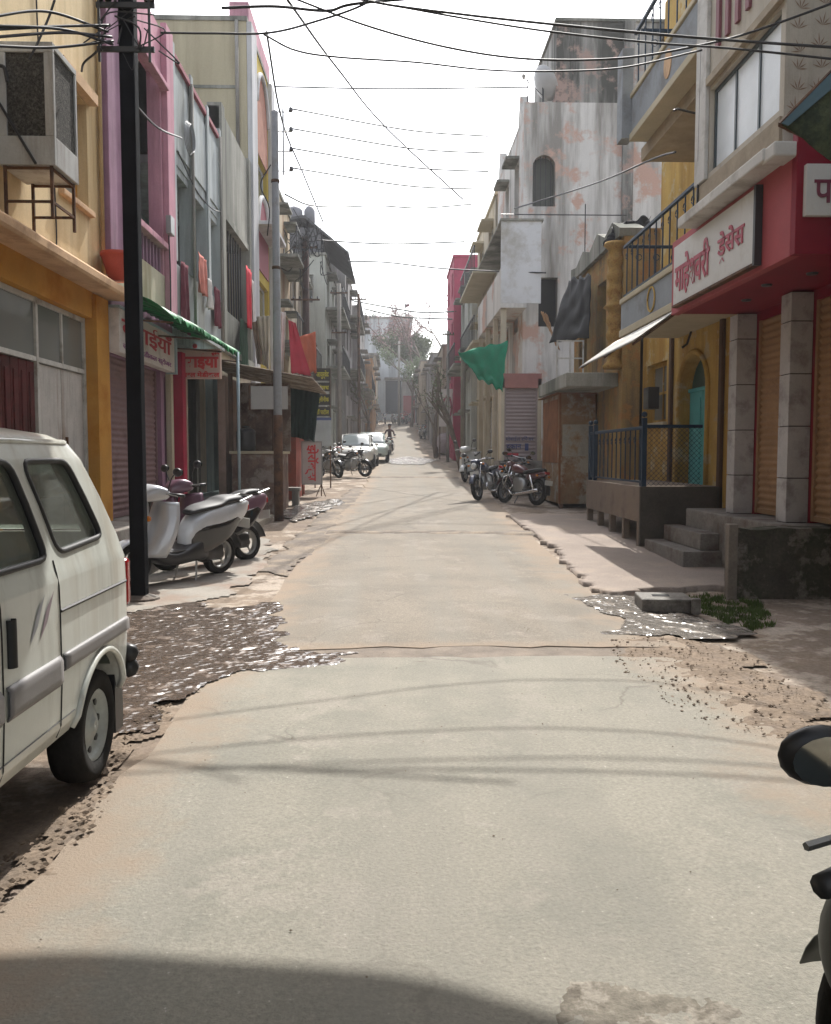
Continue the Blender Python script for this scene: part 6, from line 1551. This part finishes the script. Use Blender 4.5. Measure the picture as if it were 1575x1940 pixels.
t = thing('grey_pole', 'grey concrete electric pole with a rusty painted foot and four insulators', 'pole', (-2.2, 16.7, .27))
MB().lathe([(.085, .2), (.08, 2.3), (.065, 7.9), (.02, 7.93)], (-2.2, 16.7, 0), 'z', 12).build('shaft', mat('grey_pole_concrete', (.27, .28, .285), .85, .15, 1, .1, stain=(.19, .18, .17), samt=.3, ssc=2), t, smooth=True)
MB().lathe([(.0905, .2), (.086, 2.25), (.081, 2.26)], (-2.2, 16.7, 0), 'z', 12).build('painted_foot', m_rust, t, smooth=True)
MB().box(-2.06, -2.03, 16.68, 16.72, 6.75, 7.95).build('insulator_bar', m_steel, t)
INS = []
for k in range(4):
    z = 7.9-.36*k; MB().tube([(-2.14, 16.7, z), (-1.88, 16.7, z)], .012, 5).build('arm', m_steel, t)
    MB().lathe([(.015, 0), (.035, .01), (.045, .03), (.03, .045), (.04, .06), (.025, .085), (.01, .09)], (-1.9, 16.7, z), 'z', 10).build('insulator', m_glossk, t, smooth=True); INS.append(Vector((-1.9, 16.7, z+.06)))
for z in (5.0, 6.6): MB().lathe([(.075, z), (.082, z+.01), (.082, z+.05), (.075, z+.06)], (-2.2, 16.7, 0), 'z', 12).build('band', m_rust, t)
MB().tube(spline([(-2.27, 16.6, 6.9), (-2.45, 16.5, 6.5), (-2.3, 16.55, 6.1), (-2.35, 16.6, 5.6)], 6), .012, 5).build('hanging_cable', m_wire, t)
def simple_pole(name, label, x, y, h, r, m, arms=(), cat='pole'):
    t = thing(name, label, cat, (x, y, zg(y)))
    MB().lathe([(r*1.15, zg(y)-.2), (r, zg(y)+h), (.01, zg(y)+h+.01)], (x, y, 0), 'z', 10).build('shaft', m, t, smooth=True)
    for (z, w_) in arms:
        MB().box(x-w_, x+w_, y-r-.03, y-r-.001, zg(y)+z-.03, zg(y)+z+.03).build('cross_arm', m_rust, t)
        for s in (-.85, -.4, .4, .85): MB().lathe([(.015, 0), (.04, .02), (.03, .05), (.01, .1)], (x+w_*s, y-r-.015, zg(y)+z+.03), 'z', 8).build('insulator', m_glossk, t)
    return t
p = atY(580, 600, 31); tb = simple_pole('brown_pole', 'dark brown rail pole with crossed arms and cable tangle further back', p.x, 31, 8.4, .12, mat('brown_rail', (.075, .045, .04), .8), ((8.0, .45), (6.2, .5), (4.6, .4)))
mb = MB()
for k in range(46):
    a = Vector((p.x+rn.uniform(-.5, .6), 30.8+rn.uniform(-.1, .1), zg(31)+rn.uniform(7.4, 9.0))); b_ = a+Vector((rn.uniform(-.6, .6), 0, rn.uniform(-1.0, .4))); mb.tube(spline([a, (a+b_)/2+Vector((rn.uniform(-.2, .2), 0, -.25)), b_], 4), .018, 3)
tag(mb.build('cable_tangle', m_wire, tb), kind='stuff')
simple_pole('thin_pole', 'thin dark pole beside the tall grey house', -1.75, 45, 8.5, .07, m_rust, ((8.2, .4),))
simple_pole('thin_pole', 'pale pole with a short arm near the parked cars', -2.2, 36, 7.6, .08, m_conc, ((7.2, .35), (5.6, .3)))
simple_pole('thin_pole', 'concrete pole standing before the dark shop at the street end', .55, 78, 7.5, .1, m_conc, ((7.2, .5),))
simple_pole('thin_pole', 'slim post beside the magenta house', 2.75, 43.5, 6.5, .07, m_conc, ((6.3, .3),))
simple_pole('thin_pole', 'weathered wooden post in front of the lilac house shutters', 2.7, 33.5, 4.4, .09, mat('grey_wood', (.19, .17, .13), .95, .3, 3))

# ---- cables over the street
WN = [0]
def cable(label, pts, r=.012, sag=None, group=None):
    sp_ = spline(pts, 12); r = r*1.5 if r < .0135 else r*.75
    o = MB().tube(sp_, [max(r, .00085*p_.y) if p_.y > 12 else r for p_ in sp_], 5).build('overhead_cable', m_wire, None, smooth=True)
    return tag(o, label, 'cable', group)
Q = atY
cable('thick black cable crossing the top of the sky to the dress shop', [Q(430, -60, 9), Q(700, 2, 8.8), Q(860, 25, 8.6), Q(1060, 47, 8.4), Q(1330, 72, 8.0), Q(1700, 98, 7.4)], .017)
cable('second thick cable running just under the topmost one on the right', [Q(700, 2, 8.8), Q(900, 38, 8.7), Q(1060, 62, 8.6), Q(1250, 82, 8.3), Q(1400, 93, 8.0), Q(1700, 125, 7.4)], .014)
cable('sagging cable from the top centre that rises to the upper right corner', [Q(540, -10, 9), Q(700, 50, 9), Q(860, 92, 9), Q(1010, 112, 9), Q(1180, 110, 8.8), Q(1330, 85, 8.4), Q(1450, 52, 8.0), Q(1700, -40, 7.5)], .015)
cable('lowest sagging cable ending at the white weathered tower', [Q(500, 65, 9), Q(560, 95, 9.2), Q(640, 108, 9.4), Q(790, 118, 9.8), Q(920, 132, 10.2), Q(1040, 135, 10.4), Q(1180, 128, 10.2), Q(1330, 95, 9.2)], .014)
cable('cable rising from the black pole to the top centre of the sky', [Q(305, 62, 8.9), Q(400, 63, 8.9), Q(510, 62, 9), Q(600, 40, 9), Q(690, 8, 8.9), Q(760, -40, 8.8)], .015)
cable('upper twin of the cable rising from the black pole', [Q(420, 15, 9), Q(520, 12, 9), Q(620, 20, 9), Q(690, 5, 8.9), Q(1000, -20, 8.6)], .010)
cable('thin straight wire slanting down across the sky to the cream house', [Q(545, 0, 10), Q(640, 130, 14), Q(740, 250, 20), Q(878, 378, 31.5)], .010)
cable('thin wire slanting from the top left down to the brown pole', [Q(505, 60, 14), Q(535, 230, 16.5), Q(575, 330, 22), Q(612, 420, 31)], .012)
for k, (pe, lb) in enumerate(((Q(925, 258, 27.5), 'topmost'), (Q(925, 290, 27.5), 'second'), (Q(925, 325, 27.5), 'third'), (Q(900, 358, 31), 'lowest'))):
    a = INS[k]; m_ = (a+pe)/2 - Vector((0, 0, .12)); cable(lb+' of the four thin lines strung from the grey pole insulators', [a, m_, pe], .009)
cable('heavy cable crossing the street at the height of the brown pole top', [Q(540, 368, 17), Q(585, 388, 19), Q(640, 392, 22), Q(720, 390, 25), Q(800, 394, 28), Q(893, 387, 31.5)], .022)
cable('cable crossing from the pale house to the white side board', [Q(660, 495, 38), Q(730, 497, 33), Q(830, 508, 28), Q(940, 514, 25), Q(1035, 517, 24.4)], .018)
cable('far cable sagging before the closing building', [Q(668, 570, 48), Q(740, 583, 47), Q(800, 592, 46), Q(865, 590, 45)], .035)
cable('second far cable below the first before the closing building', [Q(690, 585, 50), Q(760, 600, 49), Q(865, 605, 46)], .022)
cable('faint wire across the pale sky above the roofs', [Q(520, 164, 24), Q(740, 168, 25), Q(1000, 165, 25.2)], .009)
cable('faint wire between the brown pole and the cream house', [Q(600, 455, 31), Q(740, 462, 32), Q(880, 458, 33)], .012)
cable('wire from the white house wall to the yellow balcony bracket', [Q(975, 395, 25), Q(1120, 350, 18), Q(1235, 302, 12.5), Q(1280, 288, 11.1)], .010)
for k, (a, b_, c) in enumerate((((-30, 57), (110, 50), (208, 48)), ((-30, 86), (100, 90), (215, 78)), ((-30, 34), (90, 22), (205, 60)), ((-30, 72), (120, 62), (212, 70)), ((-30, 48), (120, 56), (214, 84)))):
    cable(('cable reaching the black pole from the left, topmost at the yellow wall', 'sagging cable reaching the black pole above the cooler', 'slack cable looping up to the black pole across the yellow wall', 'cable stretched over the cooler to the black pole', 'cable running level over the yellow wall to the pole')[k], [Q(*a, 7.6), Q(*b_, 8.3), Q(*c, 8.85)], .009)
cable('loose cable dropping down the yellow wall behind the cooler', [Q(104, 0, 8.9), Q(92, 35, 8.9), Q(70, 85, 8.8), Q(55, 112, 8.78)], .008)
cable('loose cable hanging from the black pole towards the cooler top', [Q(200, 60, 8.85), Q(185, 95, 8.9), Q(160, 118, 9.2), Q(155, 135, 9.5)], .008)
cable('cable from the black pole to the pink house pilaster', [Q(240, 180, 8.95), Q(300, 242, 11), Q(345, 262, 15.4)], .009)
t = thing('cable_coil', 'coil of grey cable hung on the pink pilaster', 'cable coil', atX(358, 262, XL+.12))
mb = MB(); c0 = Vector(t.location)
for k in range(4): mb.tube([c0+Vector((.02*k, .34*math.cos(a*.2618)*(1-.08*k), .28*math.sin(a*.2618)*(1-.05*k))) for a in range(25)], .01, 4)
tag(mb.build('loops', plain('grey_cable', (.22, .23, .24), .6), t), kind='stuff')

# unseen cloth added above the view, its edge shaped to throw the foreground shade
t = thing('shadow_casting_cloth', 'unseen dark green cloth added overhead to throw shade on the foreground', 'shade cloth', (-1.2, 3, 5.4))
E_ = [(-3.88, 6.92), (-2.2, 6.94), (-.6, 6.94), (.1, 6.90), (.62, 6.79), (1.06, 6.62), (1.42, 6.41), (1.75, 6.06), (2.0, 5.5)]
ep = spline([Vector((a, b, 5.5)) for a, b in E_], 4)
mb = MB().grid(lambda u, v: (lambda p_: (p_.x*(1-.15*v), p_.y - v*(p_.y+1.5), p_.z - .12*math.sin(math.pi*v) + .03*nz(p_.x*2, v*6)))(ep[min(len(ep)-1, int(u*(len(ep)-1)+.5))]), len(ep)-1, 10)
mb.build('cloth', mat('shade_green', (.03, .07, .045), .9, .3, 3), t, solid=.006)
MB().tube([(-3.89, 6.87, 5.52), (2.0, 5.5, 5.52)], .006, 4).build('rope', m_rust, t); MB().tube([(2.0, 5.5, 5.52), (3.95, 5.3, 6.2)], .008, 4).build('rope', m_rust, t); MB().tube([(1.6, -1.5, 5.5), (3.95, -1.5, 6.0)], .008, 4).build('rope', m_rust, t)

# ================================================================ stalls and signs on the left
t = thing('street_stall', 'makeshift stall with dirty masonry counter and tin roof by the grey pole', 'stall', (-2.9, 18.6, .3))
m_dirty = mat('dirty_plaster', (.27, .185, .145), .95, .3, 1.6, .25, stain=(.13, .085, .07), samt=.45, ssc=1.8, stain2=(.34, .29, .25), samt2=.4, ssc2=2.5, bump=.5)
MB().box(-3.28, -2.36, 17.7, 19.6, .15, 1.52).build('counter', m_dirty, t, bevel=.015)
MB().box(-3.32, -2.32, 17.66, 19.64, 1.521, 1.58).build('counter_top', m_bed, t, bevel=.01)
MB().box(-3.55, -3.4, 17.75, 19.6, .2, 3.1).build('side_wall', mat('pinkish_plaster', (.38, .27, .22), .93, .2, 1.5, .15, stain=(.25, .18, .14), samt=.3, ssc=2), t)
MB().box(-3.4, -2.3, 19.55, 19.65, 1.58, 3.1).build('back_wall', m_dirty, t)
for (x, y) in ((-2.42, 17.8), (-3.3, 17.8), (-2.5, 20.9)): MB().box(x-.04, x+.04, y-.04, y+.04, .3 if x > -2 else 1.58, 3.15).build('post', mat('brown_timber', (.10, .06, .04), .9, .3, 4), t)
MB().grid(lambda u, v: (-3.85+2.25*u, 17.5+3.6*v, 3.45-.42*u+.014*math.sin((17.5+3.6*v)*70) - .06*v), 6, 220).build('tin_roof', mat('rusty_tin', (.22, .16, .12), .7, .35, 3, .2, stain=(.42, .38, .3), samt=.4, ssc=3), t, smooth=True, solid=.005)
MB().box(-3.3, -2.9, 18.0, 18.5, 1.58, 1.95).build('crate', m_rust, t) if False else None
t = thing('water_drum', 'black plastic water drum on the stall counter', 'drum', (-3.05, 18.1, 1.58))
MB().lathe([(.02, 1.58), (.19, 1.58), (.2, 1.7), (.205, 1.72), (.2, 1.74), (.2, 1.95), (.205, 1.97), (.17, 2.03), (.08, 2.06), (.02, 2.07)], (-3.05, 18.1, 0), 'z', 20).build('barrel', m_blackp, t, smooth=True)
MB().lathe([(.02, 2.071), (.085, 2.071), (.085, 2.10), (.02, 2.105)], (-3.05, 18.1, 0), 'z', 14).build('lid', m_glossk, t, smooth=True)
t = thing('blank_board', 'plain grey-white board hung under the stall roof', 'board', (-2.5, 18.0, 2.4))
MB().box(-2.86, -2.12, 17.62, 17.66, 2.42, 2.88).build('panel', mat('grey_board', (.42, .41, .39), .8, .1, 2, .1), t, bevel=.006); MB().box(-2.9, -2.86, 17.60, 17.665, 2.40, 2.90).build('edge', m_rust, t)
def hang(name, label, m, pts, cat, folds=5, amp=.05, seed=0, nu=40, nv=14):
    A, B, C_, D = [Vector(p) for p in pts]
    def fn(u, v):
        p_ = A.lerp(B, u).lerp(D.lerp(C_, u), v); return (p_.x + .02*nz(u*6, v*3, 1, seed), p_.y + amp*math.sin(u*folds*6.283+seed)*(.3+.7*v) + .03*nz(u*4, v*4, 1, seed+2), p_.z + .05*nz(u*5, 1, 1, seed+4)*v)
    return tag(MB().grid(fn, nu, nv).build(name, m, None, smooth=True, solid=.005), label, cat)
hang('shade_curtain', 'dark bottle-green curtain hung from the stall roof edge', mat('bottle_green_cloth', (.008, .028, .022), .85, .3, 4), [Q(535, 732, 20.2), Q(606, 745, 20.5), Q(596, 838, 20.5), Q(538, 822, 20.2)], 'curtain', 7)
hang('red_banner', 'crimson cloth banner hung slanting before the brown pole', mat('crimson_cloth', (.42, .035, .06), .85, .15, 3), [Q(546, 606, 22.5), Q(560, 612, 22.5), Q(590, 712, 23), Q(552, 706, 22.5)], 'banner', 2, .04, 3)
hang('orange_cloth', 'orange-red cloth hung beside the crimson banner', mat('orange_cloth', (.40, .10, .05), .85, .2, 3), [Q(560, 640, 24), Q(598, 628, 24.6), Q(600, 705, 24.6), Q(578, 706, 24)], 'cloth', 2, .04, 5)
hang('torn_sheet', 'torn beige plastic sheet hanging beside the grey pole', mat('beige_sheet', (.45, .40, .32), .8, .25, 3, .1), [Q(486, 600, 21.8), Q(512, 598, 21.6), Q(510, 702, 21.6), Q(500, 690, 21.8)], 'sheet', 3, .06, 7)
hang('torn_sheet', 'brown torn sheet at the left of the beige one', mat('brown_sheet', (.22, .155, .11), .9, .3, 3, .1), [Q(478, 612, 22.2), Q(500, 600, 22), Q(497, 690, 22), Q(488, 690, 22.2)], 'sheet', 3, .05, 9)
hang('white_sheet', 'whitish sheet hanging to the right of the grey pole', m_cl_w, [Q(528, 590, 22.8), Q(542, 592, 22.8), Q(538, 705, 22.8), Q(528, 700, 22.8)], 'sheet', 2, .04, 11)
t = thing('low_wall', 'dull red painted wall behind the standing sign', 'wall', (-2.3, 21.5, .4))
MB().box(-2.85, -2.38, 21.4, 23.4, .2, 2.0).build('masonry', mat('dull_red_wall', (.30, .075, .05), .9, .25, 2, .15, stain=(.17, .06, .045), samt=.4, ssc=2), t, bevel=.01); MB().box(-2.9, -2.33, 21.35, 23.45, 2.001, 2.06).build('coping', m_conc, t)
t = thing('stone_bench', 'small stone bench beside the foot of the standing sign', 'bench', (-2.45, 19.9, .35))
MB().box(-2.78, -2.12, 19.7, 20.1, .68, .76).build('seat', m_conc, t, bevel=.01); MB().box(-2.72, -2.56, 19.74, 20.06, .2, .679).build('leg', m_conc, t); MB().box(-2.3, -2.16, 19.74, 20.06, .2, .679).build('leg', m_conc, t)
# standing sign with red letters
g_ = onG(594, 940); Ys = g_.y
t = thing('standing_sign', 'white standing signboard with rotated red lettering on a thin iron stand', 'sign', g_)
A, B = Q(573, 838, Ys), Q(609, 916, Ys)
PSs = planeY(Ys)
MB().pbox(PSs, A.x, B.x, B.z, A.z, 0, .03).build('board', mat('standing_sign_white', (.56, .53, .51), .6, .1, 3), t)
fr_ = MB(); fr_.pbox(PSs, A.x-.03, A.x-.001, B.z-.03, A.z+.03, -.01, .035); fr_.pbox(PSs, B.x+.001, B.x+.03, B.z-.03, A.z+.03, -.01, .035); fr_.pbox(PSs, A.x, B.x, A.z+.001, A.z+.03, -.01, .035); fr_.pbox(PSs, A.x, B.x, B.z-.03, B.z-.001, -.01, .035); fr_.build('frame', m_steel, t)
text(PSs, 'झेरॉक्स', A.x+.06, B.z+.06, (B.x-A.x)-.12, (A.z-B.z)-.12, t, m_sredl, rot=True, bold=.025)
for x in (A.x+.0, B.x-.0): MB().tube([(x, Ys+.02, B.z-.02), (x, Ys+.02, g_.z)], .014, 6).build('leg', m_rust, t)
MB().tube([(B.x, Ys, B.z-.02), (B.x+.12, Ys-.15, g_.z)], .012, 6).build('stay', m_rust, t); MB().tube([(B.x, Ys, B.z-.02), (B.x-.12, Ys-.15, g_.z)], .012, 6).build('stay', m_rust, t)
# black and yellow clinic sign
t = thing('clinic_sign', 'tall sign of black panels with yellow lettering above a pale panel', 'sign', Q(610, 860, 25.5))
PKs = planeY(25.5)
words = ('आयुर्वेद', 'औषध', 'क्लीनीक', 'डॉ पाटील')
m_yl = plain('sign_yellow', (.50, .46, .03), .6)
for k, (ya, yb) in enumerate(((697, 722), (724, 742), (746, 768), (770, 789))):
    A, B = Q(597, ya, 25.5), Q(626, yb, 25.5)
    o = MB().pbox(PKs, A.x, B.x, B.z+.01, A.z-.01, 0, .04).build('black_panel', plain('sign_black', (.02, .018, .012), .5), t)
    text(PKs, words[k], A.x+.04, B.z+.06, (B.x-A.x)-.08, (A.z-B.z)-.13, o, m_yl, bold=.02)
A, B = Q(594, 791, 25.5), Q(628, 845, 25.5)
MB().pbox(PKs, A.x, B.x, B.z, A.z, 0, .04).build('pale_panel', mat('pale_panel', (.40, .44, .44), .7), t)
MB().pbox(PKs, A.x, B.x, A.z-.08, A.z-.001, -.005, -.001).build('blue_strip', plain('sign_blue', (.05, .08, .2), .6), t)
for x in (A.x+.03, B.x-.03): MB().tube([(x, 25.56, zg(25.5)-.1), (x, 25.56, Q(600, 700, 25.5).z)], .02, 6).build('post', m_rust, t)
# white round-marked signboard on the right
t = thing('oval_sign', 'white signboard with a reddish oval emblem near the magenta house', 'sign', Q(846, 810, 46))
A, B = Q(832, 737, 46), Q(863, 808, 46); P_ = planeY(46)
MB().pbox(P_, A.x, B.x, B.z, A.z, 0, .06).build('board', m_sign, t); c = (A+B)/2
mb = MB().tube([(c.x+.22*math.cos(a*.2618), 45.98, c.z+.62*math.sin(a*.2618)) for a in range(25)], .05, 6); mb.build('oval_ring', plain('oval_red', (.28, .06, .09), .7), t)
MB().ball((c.x, 45.99, c.z), (.12, .012, .4), 14, 8).build('oval_core', plain('oval_violet', (.22, .12, .18), .7), t)
for x in (A.x+.05, B.x-.05): MB().tube([(x, 46.1, zg(46)-.1), (x, 46.1, A.z)], .03, 6).build('post', m_rust, t)
# covered bundle beside the road on the right
t = thing('covered_handcart', 'handcart heaped with bundles under a grey-pink cover', 'handcart', onG(845, 862))
b_ = Vector(t.location)
MB().grid(lambda u, v: (b_.x+.05+(.62+.05*nz(u*3, v*3))*math.cos(6.283*u)*math.sin(math.pi*(.04+.46*v))**.6 * 1.0, b_.y+.9+1.1*math.sin(6.283*u)*math.sin(math.pi*(.04+.46*v))**.6, b_.z+.12+1.15*math.cos(math.pi*(.04+.46*v))**.7*(1+.12*nz(u*5, v*4, 1, 3))), 26, 14, True).build('cover', mat('grey_pink_cover', (.33, .28, .285), .9, .25, 2.5, .1), t, smooth=True)
for s in (-1, 1):
    o = MB().lathe([(.24, -.03), (.28, -.03), (.28, .03), (.24, .03)], (b_.x+.05+s*.5, b_.y+.5, b_.z+.28), 'x', 18, True).build('wheel', m_tyre, t, smooth=True)
    MB().tube([(b_.x+s*.35, b_.y-.1, b_.z+.5), (b_.x+s*.35, b_.y-.6, b_.z+.75)], .025, 6).build('shaft', m_rust, t)

# ---------------------------------------------------------------- rider coming up the street
def person_mesh(name, joints, edges, m, parent, sub=2):
    me = bpy.data.meshes.new(name); ks = list(joints)
    me.from_pydata([joints[k][0] for k in ks], [(ks.index(a), ks.index(b)) for a, b in edges], [])
    o = bpy.data.objects.new(name, me); COL.objects.link(o); o.parent = parent
    sk = o.modifiers.new('skin', 'SKIN'); sk.use_smooth_shade = True
    for i, k in enumerate(ks):
        r_ = joints[k][1]; me.skin_vertices[0].data[i].radius = r_ if isinstance(r_, tuple) else (r_, r_)
    me.skin_vertices[0].data[0].use_root = True
    sd = o.modifiers.new('sub', 'SUBSURF'); sd.levels = sd.render_levels = sub
    dg = bpy.context.evaluated_depsgraph_get(); dg.update()
    n = bpy.data.meshes.new_from_object(o.evaluated_get(dg)); o.modifiers.clear(); o.data = n; n.materials.clear(); n.materials.append(m)
    for p_ in n.polygons: p_.use_smooth = True
    return o
g_ = onG(738, 861)
rb = copy_tree(mc, g_, R(-95), 'motorcycle ridden towards the camera in the middle of the street', None, 0)
t = thing('person', 'person in a brown shirt and dark trousers riding the moving motorcycle', 'person', g_, None, True, R(-95))
m_shirt = mat('brown_shirt', (.10, .045, .05), .9, .2, 6); m_trou = mat('dark_trousers', (.04, .04, .05), .9, .2, 6); m_skin = plain('skin_brown', (.24, .13, .08), .6)
J = {'pel': ((-.28, 0, .86), (.14, .16)), 'waist': ((-.26, 0, 1.05), (.12, .15)), 'chest': ((-.2, 0, 1.28), (.13, .18)), 'neckb': ((-.17, 0, 1.44), .07), 'neck': ((-.15, 0, 1.52), .055), 'headb': ((-.12, 0, 1.60), .085), 'head': ((-.12, 0, 1.70), (.105, .09)), 'top': ((-.13, 0, 1.78), .06)}
Ed = [('pel', 'waist'), ('waist', 'chest'), ('chest', 'neckb'), ('neckb', 'neck'), ('neck', 'headb'), ('headb', 'head'), ('head', 'top')]
for s, n_ in ((1, 'l'), (-1, 'r')):
    J.update({n_+'sh': ((-.18, s*.19, 1.39), .065), n_+'el': ((-.02, s*.30, 1.14), .048), n_+'wr': ((.2, s*.31, 1.02), .034), n_+'ha': ((.27, s*.32, .985), .038), n_+'hip': ((-.24, s*.11, .84), .095), n_+'kn': ((.12, s*.2, .72), .07), n_+'an': ((-.02, s*.2, .32), .045), n_+'toe': ((.12, s*.21, .27), .038)})
    Ed += [('neckb', n_+'sh'), (n_+'sh', n_+'el'), (n_+'el', n_+'wr'), (n_+'wr', n_+'ha'), ('pel', n_+'hip'), (n_+'hip', n_+'kn'), (n_+'kn', n_+'an'), (n_+'an', n_+'toe')]
body = person_mesh('body', J, Ed, m_shirt, t)
body.data.materials.append(m_trou); body.data.materials.append(m_skin)
for p_ in body.data.polygons:
    c = p_.center
    if c.z > 1.475 or (c.x > .17 and c.z > .9): p_.material_index = 2
    elif c.z < .95: p_.material_index = 1
MB().grid(lambda u, v: (-.135+.112*math.cos(6.283*u)*math.sin(math.pi*.52*v+.02), .098*math.sin(6.283*u)*math.sin(math.pi*.52*v+.02), 1.70+.13*math.cos(math.pi*.52*v+.02)), 16, 8, True).build('hair', plain('black_hair', (.012, .01, .01), .6), t, smooth=True)
for s in (-1, 1): MB().ball((-.025, s*.035, 1.70), (.012, .014, .009), 8, 5).build('eye', m_black, t); MB().ball((-.12, s*.095, 1.68), (.022, .012, .032), 8, 5).build('ear', m_skin, t)
MB().ball((-.012, 0, 1.67), (.018, .014, .025), 8, 6).build('nose', m_skin, t); MB().ball((-.02, 0, 1.625), (.01, .028, .008), 8, 5).build('mouth', plain('lip', (.16, .06, .05), .6), t)

# ---------------------------------------------------------------- service clutter fixed to the fronts
def on_front(house, fn):
    par = next(o for o in scene.objects if o.name == house); fn(par)
def clutter_pink(t):
    MB().box(-3.79, -3.70, 14.85, 15.1, 5.2, 5.5).build('meter_box', m_steel, t, bevel=.01)
    MB().tube(spline([(-3.78, 15.0, 5.2), (-3.77, 15.02, 4.6), (-3.77, 15.0, 3.7)], 5), .012, 5).build('conduit', m_wire, t)
    MB().tube([(-3.78, 12.62, 8.6), (-3.78, 12.62, 3.9)], .028, 7).build('rain_pipe', m_conc, t, smooth=True)
def clutter_yellow(t):
    MB().tube([(-3.86, 11.85, 8.6), (-3.86, 11.85, 3.86)], .03, 7).build('rain_pipe', mat('stained_pipe', (.42, .30, .15), .8, .2, 2), t, smooth=True)
    MB().tube(spline([(-3.885, 9.9, 6.6), (-3.885, 9.95, 5.9), (-3.885, 10.2, 5.75), (-3.885, 10.3, 4.2), (-3.885, 10.28, 3.86)], 6), .009, 5).build('conduit', m_wire, t)
def clutter_grey(t):
    for y in (17.0, 19.7): MB().tube([(-3.8, y, 8.5), (-3.8, y, 3.9)], .03, 7).build('rain_pipe', m_conc, t, smooth=True)
    MB().tube(spline([(-3.82, 15.9, 6.9), (-3.80, 17.2, 6.62), (-3.80, 18.6, 6.66), (-3.81, 19.8, 6.9)], 6), .012, 5).build('slack_cable', m_wire, t)
def clutter_dress(t):
    MB().tube(spline([(3.57, 10.2, 8.5), (3.56, 10.2, 6.4), (3.56, 10.24, 4.32)], 5), .012, 5).build('conduit', m_wire, t)
for h_, f_ in (('pink_house', clutter_pink), ('yellow_house', clutter_yellow), ('grey_house', clutter_grey), ('dress_shop', clutter_dress)): on_front(h_, f_)

# ---------------------------------------------------------------- dusty air
hm = bpy.data.materials.new('haze_air'); hm.use_nodes = True
for n_ in list(hm.node_tree.nodes):
    if n_.type == 'BSDF_PRINCIPLED': hm.node_tree.nodes.remove(n_)
pv = hm.node_tree.nodes.new('ShaderNodeVolumePrincipled'); pv.inputs['Color'].default_value = (.95, .96, 1, 1); pv.inputs['Density'].default_value = .0011; pv.inputs['Anisotropy'].default_value = .3
hm.node_tree.links.new(pv.outputs[0], hm.node_tree.nodes['Material Output'].inputs['Volume'])
hz = MB().box(-310, 310, -70, 410, -1.5, 24).build('haze', hm); tag(hz, kind='stuff')
